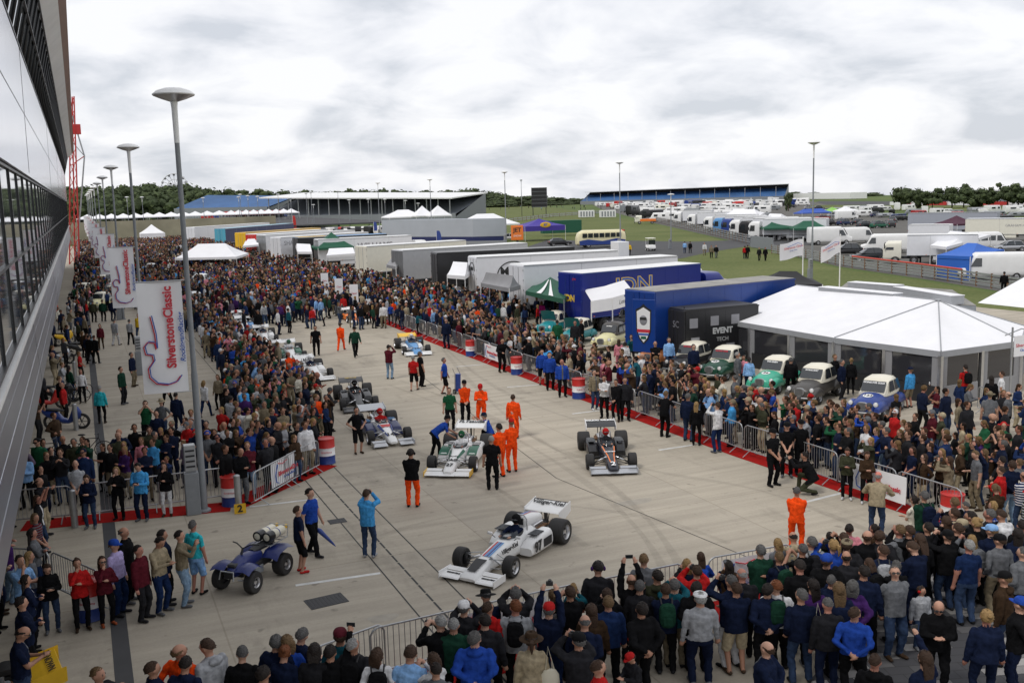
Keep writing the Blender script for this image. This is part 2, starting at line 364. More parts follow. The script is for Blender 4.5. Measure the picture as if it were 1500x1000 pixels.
def template(pose, build, sleeve, legs, bulk, ratio=.22, voxel=.0135):
    key = (pose, build, sleeve, legs, bulk, ratio)
    if key in TEMPL: return TEMPL[key]
    mb, pr, HM, ML, hem = make_prims(pose, build, sleeve, legs, bulk)
    me0 = mb.mesh('tmp'); o = bpy.data.objects.new('tmp', me0); COL.objects.link(o)
    r = o.modifiers.new('r', 'REMESH'); r.mode = 'VOXEL'; r.voxel_size = voxel
    s_ = o.modifiers.new('s', 'SMOOTH'); s_.iterations = 2; s_.factor = .5
    d = o.modifiers.new('d', 'DECIMATE'); d.ratio = ratio
    bpy.context.view_layer.update()
    me = bpy.data.meshes.new_from_object(o.evaluated_get(bpy.context.evaluated_depsgraph_get())); bpy.data.objects.remove(o); bpy.data.meshes.remove(me0)
    me.name = 'person'; me.materials.clear()
    for m in MCOLS: me.materials.append(m)
    nf = len(me.polygons); c = np.zeros(nf*3); me.polygons.foreach_get('center', c); c = c.reshape(-1, 3)
    best = np.full(nf, 1e9); lab = np.zeros(nf, int)
    for a, b, ra, rb, k in pr:
        a = np.array(a); b = np.array(b); d_ = b-a; L2 = max(d_@d_, 1e-9); t = np.clip(((c-a)@d_)/L2, 0, 1)
        dist = np.linalg.norm(c-(a+t[:, None]*d_), axis=1)-(ra+(rb-ra)*t); u = dist < best; best[u] = dist[u]; lab[u] = MULTI[k]
    Mi = np.array(ML.inverted()); loc = c@Mi[:3, :3].T+Mi[:3, 3]
    tor = (np.abs(loc[:, 0]) < .26) & (loc[:, 2] < 1.5) & ((lab == 0) | (lab == 1))
    lab[tor & (loc[:, 2] > hem) & (np.abs(loc[:, 1]) < .2)] = 0
    lab[tor & (loc[:, 2] <= hem) & (lab == 0) & (np.abs(loc[:, 0]) < .17)] = 1
    lab[(lab == 2) & (loc[:, 2] < 1.462) & (loc[:, 2] > 1.2) & (np.abs(loc[:, 0]) < .12) & (np.linalg.norm(c-np.array(HM @ V(0, 0, .1)), axis=1) > .12) & (loc[:, 1] < .13)] = 0
    me.polygons.foreach_set('material_index', lab); me.polygons.foreach_set('use_smooth', [True]*nf)
    # creases in the cloth
    nv = len(me.vertices); co = np.zeros(nv*3); me.vertices.foreach_get('co', co); co = co.reshape(-1, 3); no = np.zeros(nv*3); me.vertices.foreach_get('normal', no); no = no.reshape(-1, 3)
    cloth = np.zeros(nv); 
    for i_, p_ in enumerate(me.polygons):
        if lab[i_] < 2:
            for v_ in p_.vertices: cloth[v_] = 1
    x, y, z = co.T*1.0
    w_ = .0065*np.sin(z*31+np.sin(x*17+y*9)*2.2)*np.sin(x*23+y*27+z*7)+.004*np.sin(z*57+x*31)+.004*np.sin(y*40+z*19+x*11)
    co += no*(w_*cloth)[:, None]; me.vertices.foreach_set('co', co.ravel())
    # eyes, brows and mouth
    if ratio > .1:
        f = MB(); f.mats = MCOLS
        for s in (-1, 1): f.ell((s*.03, .094, .178), (.013, .006, .007), m_eye, 6, 4, M=HM); f.ell((s*.031, .096, .198), (.018, .005, .004), m_eye, 6, 4, M=HM)
        f.ell((0, .093, .108), (.022, .006, .006), m_lip, 6, 4, M=HM)
        fm = f.mesh('tmp'); bm = bmesh.new(); bm.from_mesh(me); bm.from_mesh(fm); bm.to_mesh(me); bm.free(); bpy.data.meshes.remove(fm)
    TEMPL[key] = (me, HM, ML); return TEMPL[key]
# hair and hats, in head space (origin at the neck base)
def hair_meshes():
    H = {}
    def shell(n, cut, grow=.012, back=0., m=m_hair, yoff=-.012):
        """skull cap of hair, open over the face"""
        mb = MB(); nu, nv = 20, 10; rings = []
        for j in range(nv+1):
            r = []
            for k in range(nu):
                az = 2*math.pi*k/nu; fy = math.sin(az)
                sd_ = min(cut+.14, .52) if cut > .34 else cut; low = cut+(sd_-cut)*min(1, max(0, (fy+.75)/.5)); low = low if fy < .3 else low+(.74-low)*min(1, (fy-.3)/.3)
                z0 = math.acos(max(-1, min(1, 1-2*1.0)))
                ph = (j/nv)*(math.pi*(1-low)) ; ph = math.pi-ph
                g = grow-.003+(.006*math.sin(az*5+j*2.1)+.004*math.sin(az*9-j*3)+.003*math.sin(az*13+j*5))
                x = (.078+g)*math.sin(ph)*math.cos(az); y = .005+yoff+(.1+g)*math.sin(ph)*fy; z = .178-(.117+g)*math.cos(ph)
                r.append((x, y, z))
            rings.append(r)
        mb.loft(rings, m, cap=False); return mb
    H['short'] = shell('short', .37).mesh('hair'); H['crop'] = shell('crop', .42, .006).mesh('hair')
    b = MB(); base = shell('bald', .38, .006)
    zz = [.178-(.117)*math.cos(p) for p in (0,)]
    keep = [f for f in base.f if all(base.v[i][2] < .232 for i in f)]; b.add(base.v, keep, m_hair, True); H['bald'] = b.mesh('hair')
    def longh(L, w=.085, name='long'):
        mb = shell('l', .3, .016); rings = []
        for t in np.linspace(0, 1, 7):
            z = .2-t*L; ww = w*(1+.12*math.sin(t*3)-.25*t*t)
            rings.append([(ww*math.cos(a), -.045-.03*math.sin(t*2)+(.055-.02*t)*math.sin(a)-.012*math.cos(a*2), z+.01*math.sin(3*a)) for a in [2*math.pi*k/12 for k in range(12)]])
        mb.loft(rings, m_hair); return mb
    H['long'] = longh(.34).mesh('hair'); H['bob'] = longh(.2, .092).mesh('hair')
    t = shell('t', .33, .012); t.ell((0, -.12, .24), (.04, .04, .045), m_hair); H['bun'] = t.mesh('hair')
    t = shell('t', .33, .012); t.tube([(0, -.1, .22), (0, -.15, .2), (0, -.16, .1), (0, -.14, .0)], [.025, .035, .03, .008], m_hair); H['ponytail'] = t.mesh('hair')
    m_cap = attr_mat('hat cloth', 'c_hat')
    c = MB(); rings = [[((.088+.002)*s*math.cos(a), -.002+.108*s*math.sin(a), z) for a in [2*math.pi*k/20 for k in range(20)]] for s, z in ((1., .205), (1.02, .23), (.97, .265), (.8, .295), (.45, .314), (.05, .32))]
    c.loft(rings, m_cap, cap=False)
    br = []
    for k in range(9):
        a = math.pi*(k/8)*.8+math.pi*.1; br.append((.086*math.cos(a), -.002+.104*math.sin(a), .212)); 
    br2 = [(x*1.02, y+.075*math.sin(math.pi*(k/8)*.8+math.pi*.1)**2+.005, .2) for k, (x, y, z) in enumerate(br)]
    c.add(br+br2, [(k, k+1, k+10, k+9) for k in range(8)], m_cap, True); c.add([(x, y, z-.006) for x, y, z in br+br2], [(k, k+9, k+10, k+1) for k in range(8)], m_cap, True)
    H['cap'] = c.mesh('cap')
    c = MB(); prof = [(.18, .2), (.17, .206), (.1, .215), (.094, .24), (.09, .29), (.07, .315), (.02, .318)]
    c.lathe([(r, z) for r, z in prof], m_cap, 22, cap=False); c.lathe([(.18, .197), (.1, .208)], m_cap, 22, cap=False); c.lathe([(.099, .218), (.097, .24)], dark, 22, cap=False); H['hat'] = c.mesh('hat')
    c = MB(); c.ell((0, .012, .245), (.1, .125, .05), m_cap, 16, 8); H['flatcap'] = c.mesh('flat_cap')
    c = MB(); c.ell((0, .005, .18), (.125, .145, .145), m_cap, 20, 14); c.ell((0, .07, .17), (.1, .09, .045), glass, 14, 8); H['helmet'] = c.mesh('helmet')
    c = MB(); c.tube([(.1*math.cos(a), 0, .17+.15*math.sin(a)) for a in [math.pi*k/8 for k in range(9)]], .008, dark, 6)
    for s in (-1, 1): c.ell((s*.1, 0, .165), (.025, .04, .045), m_cap, 10, 7)
    H['ear'] = c.mesh('ear_defenders')
    c = MB()
    for s in (-1, 1): c.box((s*.033, .105, .177), (.05, .01, .032), glass)
    c.box((0, .107, .186), (.03, .006, .008), dark)
    for s in (-1, 1): c.box((s*.08, .05, .184), (.006, .11, .008), dark)
    H['glasses'] = c.mesh('sunglasses'); return H
HM_ = hair_meshes()
def heading(h):  # degrees in the picture: 0 away from the camera, 90 right, 180 towards it
    return -(PSI+math.radians(h))
PEOPLE = []   # every figure, sorted later: the largest in view become objects, the rest one crowd
def person(x, y, pose='stand', face=0., top='navy', bot='denim', hair='short', hc=None, cap=None, hatc=None, sleeve=None, legs='long', build=None, bulk=None, skin=None,
           scale=None, where='', keep=False, z=0., note='', group=None, garment=None, ear=None, glasses=False, hold=None, bag=None, shoe=None, holdc=None, wide=1., topc=None):
    PEOPLE.append(dict(x=x, y=y, z=z, pose=pose, face=face, top=top, bot=bot, hair=hair, hc=hc, cap=cap, hatc=hatc, sleeve=sleeve, legs=legs, build=build, bulk=bulk, skin=skin, scale=scale,
                       where=where, keep=keep, note=note, group=group, garment=garment, ear=ear, glasses=glasses, hold=hold, bag=bag, shoe=shoe, holdc=holdc, topc=topc, wide=wide))
    return PEOPLE[-1]
def fill(p):
    if p['build'] is None: p['build'] = 'f' if p['hair'] in ('long', 'bob', 'bun', 'ponytail') else 'm'
    if p['sleeve'] is None: p['sleeve'] = 'short' if p['garment'] in ('T-shirt', 'polo shirt') else 'long'
    if p['garment'] is None: p['garment'] = 'T-shirt' if p['sleeve'] == 'short' else 'jacket'
    if p['bulk'] is None: p['bulk'] = .024 if p['garment'] in ('jacket', 'coat', 'fleece', 'hooded top', 'gilet') else .004
    if p['hc'] is None: p['hc'] = rnd.choice(['dark', 'brown', 'brown', 'grey', 'fair', 'grey']) if p['build'] == 'm' else rnd.choice(['brown', 'blonde', 'dark', 'fair'])
    if p['skin'] is None: p['skin'] = rnd.choice(SKIN[:4]+SKIN[:4]+SKIN[5:])
    if p['scale'] is None: p['scale'] = rnd.uniform(.97, 1.05) if p['build'] == 'm' else rnd.uniform(.9, .97)
    p['pat'] = 0.; p['alt'] = 'black'
    if p['garment'] not in ('overalls', 'vest', 'fleece') and rnd.random() < .4:
        p['pat'] = float(rnd.choice([1, 2, 3, 3, 4])) if p['garment'] != 'coat' else 4.; p['alt'] = rnd.choice(['black', 'grey', 'light grey', 'white', 'navy', 'grey'])
        if p['keep']: p['pat'] = 4. if p['garment'] == 'jacket' and p['pat'] > 3 else 0.
    p['girth'] = p['scale']*p['wide']*(rnd.uniform(.99, 1.17) if p['build'] == 'm' else rnd.uniform(.98, 1.1))
    return p
def jit(c, a=.12): k = 1+rnd.uniform(-a, a); return [min(1, v*k) for v in c]
def hold_mesh(kind):
    if kind in HM_: return HM_[kind]
    c = MB()
    if kind == 'phone': c.box((0, 0, 0), (.15, .009, .075), dark); c.box((0, -.006, 0), (.14, .004, .066), glass)
    elif kind == 'camera': c.box((0, 0, 0), (.13, .06, .085), dark, bev=.01); c.tube([(0, .03, 0), (0, .12, 0)], [.036, .04], dark, 12); c.box((0, 0, .05), (.05, .05, .03), dark)
    elif kind == 'paper': c.box((0, 0, 0), (.21, .004, .28), white)
    HM_[kind] = c.mesh(kind); return HM_[kind]
def spawn(p):
    me, HM, ML = template(p['pose'], p['build'], p['sleeve'], p['legs'], p['bulk'])
    o = link('person', me, None, (p['x'], p['y'], p['z']), heading(p['face'])); s = p['scale']; g = p['girth']; o.scale = (g, g, s)
    o['c_top'] = jit(p['topc'] or PAL[p['top']]); o['pat'] = p['pat']; o['c_alt'] = [.0]*3 if p['pat'] == 0 else jit(PAL[p['alt']]); o['c_bot'] = jit(PAL[p['bot']]); o['c_skin'] = jit(p['skin'], .05); o['c_shoe'] = jit(PAL[p['shoe'] or rnd.choice(['black', 'brown', 'charcoal', 'black', 'grey'])])
    hk = []
    if p['cap'] == 'helmet': hk = [('helmet', 'helmet')]
    else:
        if p['hair'] != 'none': hk.append(('hair', p['hair']))
        if p['cap']: hk.append(({'cap': 'cap', 'hat': 'hat', 'flatcap': 'flat_cap'}[p['cap']], p['cap']))
    if p['ear']: hk.append(('ear_defenders', 'ear'))
    if p['glasses']: hk.append(('sunglasses', 'glasses'))
    for nm, k in hk:
        h = link(nm, HM_[k], o); h.matrix_local = HM; h['c_hair'] = jit(HAIR[p['hc']]); h['c_hat'] = list(PAL[p['ear'] if k == 'ear' else (p['hatc'] or 'navy')])
    if p['garment'] == 'hooded top':
        key = 'hood';
        if key not in HM_:
            c = MB(); c.ell((0, -.09, 1.43), (.11, .06, .075), m_top, 12, 8); HM_[key] = c.mesh('hood')
        h = link('hood', HM_[key], o); h.matrix_local = ML; h['c_top'] = o['c_top']
    return o
def crowd_verts(P, ratio, name, label):
    """the rest of the crowd as one mesh with a colour per face"""
    vs = []; fs = []; cs = []; off = 0; cache = {}
    for p in P:
        key = (p['pose'], p['build'], p['sleeve'], p['legs'], p['bulk'], p['hair'], p['cap'])
        if key not in cache:
            me, HM, ML = template(*key[:5], ratio=ratio, voxel=.02)
            v = np.zeros(len(me.vertices)*3, 'f'); me.vertices.foreach_get('co', v); v = v.reshape(-1, 3)
            me.calc_loop_triangles(); t = np.zeros(len(me.loop_triangles)*3, 'i'); me.loop_triangles.foreach_get('vertices', t); t = t.reshape(-1, 3)
            mi = np.zeros(len(me.loop_triangles), 'i'); me.loop_triangles.foreach_get('material_index', mi)
            # hair: a coarse cap
            e = MB(); top = key[6] is not None
            e.ell((0, -.02, .195), (.094, .108, .11), dark, 8, 6)
            if key[5] in ('long', 'bob', 'ponytail', 'bun'): e.ell((0, -.06, .08), (.085, .05, .15), dark, 8, 6)
            if key[6] == 'hat': e.lathe([(.17, .2), (.02, .21)], dark, 10)
            if key[6] in ('cap',): e.box((0, .1, .21), (.12, .1, .012), dark)
            HMn = np.array(HM); ev = np.array(e.v, 'f')@HMn[:3, :3].T+HMn[:3, 3]; ef = []
            for f in e.f:
                for i in range(1, len(f)-1): ef.append((f[0], f[i], f[i+1]))
            ec = ev[np.array(ef)].mean(1); Hi = np.array(HM.inverted()); lc = ec@Hi[:3, :3].T+Hi[:3, 3]
            ok = ~((lc[:, 1] > .045) & (lc[:, 2] < .21)) ; ef = np.array(ef)[ok]
            cache[key] = (np.vstack([v, ev]), np.vstack([t, ef+len(v)]), np.concatenate([mi, np.full(len(ef), 6)]))
        v, t, mi = cache[key]; a = heading(p['face']); c, s = math.cos(a), math.sin(a); g = p['girth']; q = v*np.array([g, g, p['scale']])
        q = np.stack([q[:, 0]*c-q[:, 1]*s+p['x'], q[:, 0]*s+q[:, 1]*c+p['y'], q[:, 2]+p['z']], 1)
        hcol = PAL[p['hatc'] or 'navy'] if p['cap'] else HAIR[p['hc']]
        if p['hair'] == 'bald' and not p['cap']: hcol = p['skin']
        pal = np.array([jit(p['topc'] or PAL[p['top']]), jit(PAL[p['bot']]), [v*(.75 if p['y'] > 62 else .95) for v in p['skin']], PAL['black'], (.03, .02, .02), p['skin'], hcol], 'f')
        vs.append(q); fs.append(t+off); cs.append(pal[np.minimum(mi, 6)]); off += len(v)
    v = np.vstack(vs).astype('f'); f = np.vstack(fs).astype('i'); c = np.vstack(cs)
    me = bpy.data.meshes.new(name); me.vertices.add(len(v)); me.vertices.foreach_set('co', v.ravel()); me.loops.add(len(f)*3); me.loops.foreach_set('vertex_index', f.ravel())
    me.polygons.add(len(f)); me.polygons.foreach_set('loop_start', np.arange(0, len(f)*3, 3, dtype='i')); me.polygons.foreach_set('loop_total', np.full(len(f), 3, 'i')); me.update()
    ca = me.color_attributes.new('crowd_colour', 'FLOAT_COLOR', 'CORNER'); col = np.repeat(np.hstack([c, np.ones((len(c), 1))]).astype('f'), 3, axis=0); ca.data.foreach_set('color', col.ravel())
    me.polygons.foreach_set('use_smooth', [True]*len(f)); me.materials.append(attr_mat('crowd clothing', 'crowd_colour', geo=True, bscale=9)); me.update()
    o = link(name, me); tag(o, label, 'crowd', kind='stuff'); return o
# ---------------------------------------------------------------- wheels and racing cars
def wheel(parent, x, y, r, w, rimm=alu, side=1, rimr=.6, name='wheel', tyre=None):
    """one wheel lying across x at hub (x,y,r); side = +1 when its face looks to +x"""
    T = tyre or rubber; M = Matrix.Rotation(math.pi/2, 4, 'Y'); h = w/2
    b = MB(); b.lathe([(r*rimr, -h), (r*.9, -h), (r*.97, -h*.86), (r, -h*.6), (r, h*.6), (r*.97, h*.86), (r*.9, h), (r*rimr, h)], T, 28, M=M, cap=False)
    b.lathe([(r*rimr, -h), (r*rimr, h)], T, 28, M=M, cap=False)
    o = b.build(name, parent, (x, y, r)); d = side*h
    c = MB(); c.lathe([(r*rimr, d), (r*rimr*.93, d*.9), (r*rimr*.86, d*.35), (r*.2, d*.45), (r*.14, d*.8), (.001, d*.82)], rimm, 24, M=M, cap=False)
    if r*rimr > .12:
        for k in range(5):
            a = 2*math.pi*k/5; c.box((d*.52, math.cos(a)*r*rimr*.55, math.sin(a)*r*rimr*.55), (h*.12, .05, .05), dark)
    c.lathe([(r*rimr*.98, -d*.5), (.001, -d*.5)], dark, 20, M=M, cap=False)
    c.build('rim', o); return o
def racecar(label, loc, rz, P, group='single seater racing cars'):
    """open-wheel racing car pointing to +y; hub of the axes midway between the axles"""
    B, N, Wg = P['body'], P.get('nose', P['body']), P.get('wing', P['body'])
    t = thing('racing_car', label, 'racing car', (loc[0], loc[1], 0), rz, group)
    wb = 1.32; fr, rr = .265, .335; fx, rx = .72, .68
    for s in (-1, 1):
        wheel(t, s*fx, wb, fr, .26, P.get('rim', alu), s, .62, 'front_wheel'); wheel(t, s*rx, -wb, rr, .42, P.get('rim', alu), s, .58, 'rear_wheel')
    # tub
    style = P.get('style', 'wedge'); b = MB()
    if style == 'wedge': prof = [(2.18, .24, .07, .14), (2.1, .29, .06, .2), (1.7, .27, .07, .33), (1.3, .25, .07, .42), (.9, .27, .07, .5), (.5, .3, .07, .56), (.2, .33, .07, .6)]
    else: prof = [(2.14, .13, .12, .2), (2.02, .2, .1, .26), (1.6, .22, .09, .36), (1.2, .23, .08, .43), (.8, .25, .07, .5), (.45, .3, .07, .56), (.2, .32, .07, .6)]
    b.loft([superring(*p[:1], p[1], p[2], p[3], 20, 3.2, .8) for p in prof], B); b.build('nose', t)
    b = MB(); prof = [(.2, .33, .07, .6), (0, .34, .07, .56), (-.3, .34, .07, .58), (-.55, .34, .07, .66), (-1.0, .28, .09, .55), (-1.3, .22, .12, .5)]
    b.loft([superring(y, w, a, c, 20, 3.2, .75) for y, w, a, c in prof], B); b.build('monocoque', t)
    c = MB(); c.loft([[(xx*math.cos(a), .02+yy*math.sin(a), z) for a in [2*math.pi*k/20 for k in range(20)]] for xx, yy, z in ((.235, .4, .55), (.25, .42, .605), (.22, .39, .622), (.2, .36, .6), (.19, .35, .57))], dark, cap=True); c.build('cockpit_rim', t)
    g = MB(); ws = []
    for z, k, yy in ((.58, 1, .42), (.72, .8, .3)): ws.append([(.25*k*math.cos(a), .1+yy*math.sin(a), z) for a in [math.pi*j/12 for j in range(13)]])
    g.loft(ws, mat('tinted windscreen', (.05, .06, .07), .05, alpha=.55), closed=False, cap=False); g.build('windscreen', t)
    for s in (-1, 1):
        mrr = MB(); mrr.box((s*.42, .42, .66), (.14, .06, .07), B, bev=.015); mrr.tube([(s*.28, .4, .56), (s*.4, .42, .65)], .01, dark, 6); mrr.build('mirror', t)
    # side pods
    sp = P.get('pods', 'long'); PC = P.get('pod', B)
    for s in (-1, 1):
        b = MB()
        if sp == 'long': pr = [(.62, .5, .08, .2), (.5, .5, .07, .4), (.1, .5, .07, .5), (-.5, .5, .07, .52), (-.95, .48, .07, .48), (-1.02, .46, .1, .42)]; hw = .21
        elif sp == 'rear': pr = [(.15, .46, .1, .3), (-.05, .48, .08, .46), (-.4, .5, .08, .56), (-.88, .5, .08, .56), (-.92, .5, .12, .5)]; hw = .2
        else: pr = [(.5, .42, .1, .26), (.3, .44, .08, .4), (-.4, .45, .08, .46), (-.9, .42, .1, .42)]; hw = .16
        b.loft([[(s*(cx)+p_[0]*s, p_[1], p_[2]) for p_ in superring(y, hw, z0, z1, 16, 4, .9)] for y, cx, z0, z1 in pr], PC)
        o = b.build('side_pod', t)
        v = MB(); v.box((s*(.5), -.35, .535 if sp == 'long' else .57), (.26, .42, .012), dark)
        for k in range(5): v.box((s*.5, -.52+k*.085, .545 if sp == 'long' else .58), (.25, .012, .014), P.get('vent', greyp))
        v.box((s*(.5+hw+.004), -.62, .3), (.008, .42, .22), dark)
        v.build('radiator_vent', o)
    # engine, gearbox, exhausts, roll hoop
    e = MB(); e.box((0, -1.05, .42), (.34, .6, .3), greyp, bev=.03); e.box((0, -1.55, .3), (.24, .5, .26), dark, bev=.03)
    for s in (-1, 1):
        e.box((s*.17, -1.0, .56), (.12, .5, .1), alu, bev=.02)
        for k in range(4): e.tube([(s*.2, -.85-k*.13, .5), (s*.3, -.95-k*.12, .48), (s*.28, -1.4, .44), (s*.16, -1.9, .42)], .022, brown, 6)
        for k in range(4): e.lathe([(.028, 0), (.04, .1)], alu, 10, M=Matrix.Translation((s*.07, -.82-k*.13, .58)), cap=False)
    e.build('engine', t)
    r = MB(); r.tube([(-.2, -.42, .5), (-.19, -.44, .85), (-.1, -.45, .95), (.1, -.45, .95), (.19, -.44, .85), (.2, -.42, .5)], .018, P.get('hoop', alu), 8); r.tube([(0, -.45, .93), (0, -.95, .55)], .014, P.get('hoop', alu), 6); r.build('roll_hoop', t)
    if P.get('airbox'):
        b = MB(); b.loft([superring(y, w, a, c, 14, 2.6) for y, w, a, c in ((-.42, .12, .62, .9), (-.5, .17, .6, .93), (-.9, .2, .55, .9), (-1.3, .17, .5, .78), (-1.5, .06, .5, .62))], P['airbox'])
        b.box((0, -.415, .77), (.17, .01, .17), dark); o = b.build('engine_cover', t)
        if P.get('stripes'):
            st = MB()
            for i, m in enumerate(P['stripes']): st.loft([[(-.06+i*.045, y, z), (-.02+i*.045, y, z)] for y, z in ((-.5, .935), (-.9, .905), (-1.3, .784))], m, closed=False, cap=False)
            st.build('stripe', o)
    # suspension
    for s in (-1, 1):
        u = MB()
        for z in (.17, .4):
            for dy in (-.22, .18): u.tube([(s*.2, wb+dy, z+.02), (s*(fx-.13), wb, z)], .012, P.get('arms', steel), 6)
        u.tube([(s*.15, wb+.02, .42), (s*(fx-.14), wb+.02, .22)], .03, alu, 8); u.box((s*(fx-.13), wb, .27), (.06, .12, .26), dark); u.build('front_suspension', t)
        u = MB()
        for z in (.17, .4):
            for dy in (-.02, .45): u.tube([(s*.15, -wb+dy, z+.02), (s*(rx-.2), -wb, z)], .014, P.get('arms', steel), 6)
        u.tube([(s*.1, -wb, .35), (s*(rx-.2), -wb, .35)], .022, dark, 8); u.box((s*(rx-.2), -wb, .34), (.06, .12, .3), dark); u.build('rear_suspension', t)
    # front wing
    fw = P.get('fw', 'split'); hwid = .78
    for s in ((-1, 1)):
        b = MB(); a, c = (.24, hwid); 
        b.prism([(1.86, .1), (1.92, .15), (2.2, .11), (2.24, .085), (2.0, .08)], s*a if s > 0 else s*c, s*c if s > 0 else s*a, Wg, axis='x')
        b.prism([(1.74, .17), (1.76, .21), (1.9, .165), (1.89, .15)], s*a if s > 0 else s*c, s*c if s > 0 else s*a, Wg, axis='x')
        o = b.build('front_wing', t); e = MB(); e.box((s*hwid, 1.98, .13), (.018, .56, .17), P.get('plate', Wg)); e.build('end_plate', o)
    if fw == 'full':
        b = MB(); b.prism([(1.9, .1), (1.94, .15), (2.3, .1), (2.0, .08)], -.26, .26, Wg, axis='x'); b.build('front_wing', t)
    # rear wing
    ww = P.get('rw', .54); zr = P.get('rwz', .68)
    b = MB(); RW = P.get('rwing', Wg)
    b.prism([(-2.18, zr-.02+.14), (-2.16, zr+.16), (-1.85, zr+.09), (-1.62, zr+.02), (-1.6, zr), (-1.75, zr-.01), (-2.0, zr+.04)], -ww, ww, RW, axis='x')
    o = b.build('rear_wing', t)
    for s in (-1, 1):
        e = MB(); e.prism([(-2.24, zr+.2), (-1.58, zr+.08), (-1.56, zr-.06), (-1.9, zr-.2), (-2.24, zr-.08)], s*ww-.009, s*ww+.009, P.get('rplate', RW), axis='x'); e.build('end_plate', o)
    e = MB(); e.box((0, -1.82, zr-.25), (.03, .16, .5), dark)
    for s in (-1, 1): e.tube([(s*.12, -1.7, .4), (s*.12, -1.82, zr)], .014, dark, 6)
    e.build('wing_pillar', o)
    tn = Vector((0, -.56, .14)).normalized()
    if P.get('rwtext'): text(P['rwtext'], o, P.get('rwts', .2), P.get('rwtc', blacktxt), (0, P.get('rwy', -2.0), zr+.158), (-1, 0, 0), (0, -.31, .085), sx=P.get('rwsx', 1.), bold=P.get('rwbold', 0.), shear=P.get('shear', 0.))
    if P.get('rwedge'):
        e = MB(); e.box((0, -2.17, zr+.165), (2*ww, .02, .02), P['rwedge']); e.build('gurney_flap', o)
    # markings on the nose
    n = P.get('num')
    if n:
        if style == 'wedge': text(n, t, .3, P.get('numc', blacktxt), P.get('numpos', (0, 1.62, .352)), (-1, 0, 0), (0, -.4, .09), bold=.008)
        else: text(n, t, P.get('numsize', .24), P.get('numc', blacktxt), P.get('numpos', (0, 1.72, .36)), (-1, 0, 0), (0, -.4, .1), bold=.008)
    for tx in P.get('texts', []): text(tx[0], t, tx[1], tx[2], tx[3], tx[4], tx[5], **(tx[6] if len(tx) > 6 else {}))
    for nm, m, pts in P.get('decals', []):
        d = MB(); d.loft(pts, m, closed=False, cap=False); d.build(nm, t)
    return t
def place(car, x, y, rz):
    car.location = (x, y, 0); car.rotation_euler = (0, 0, rz)
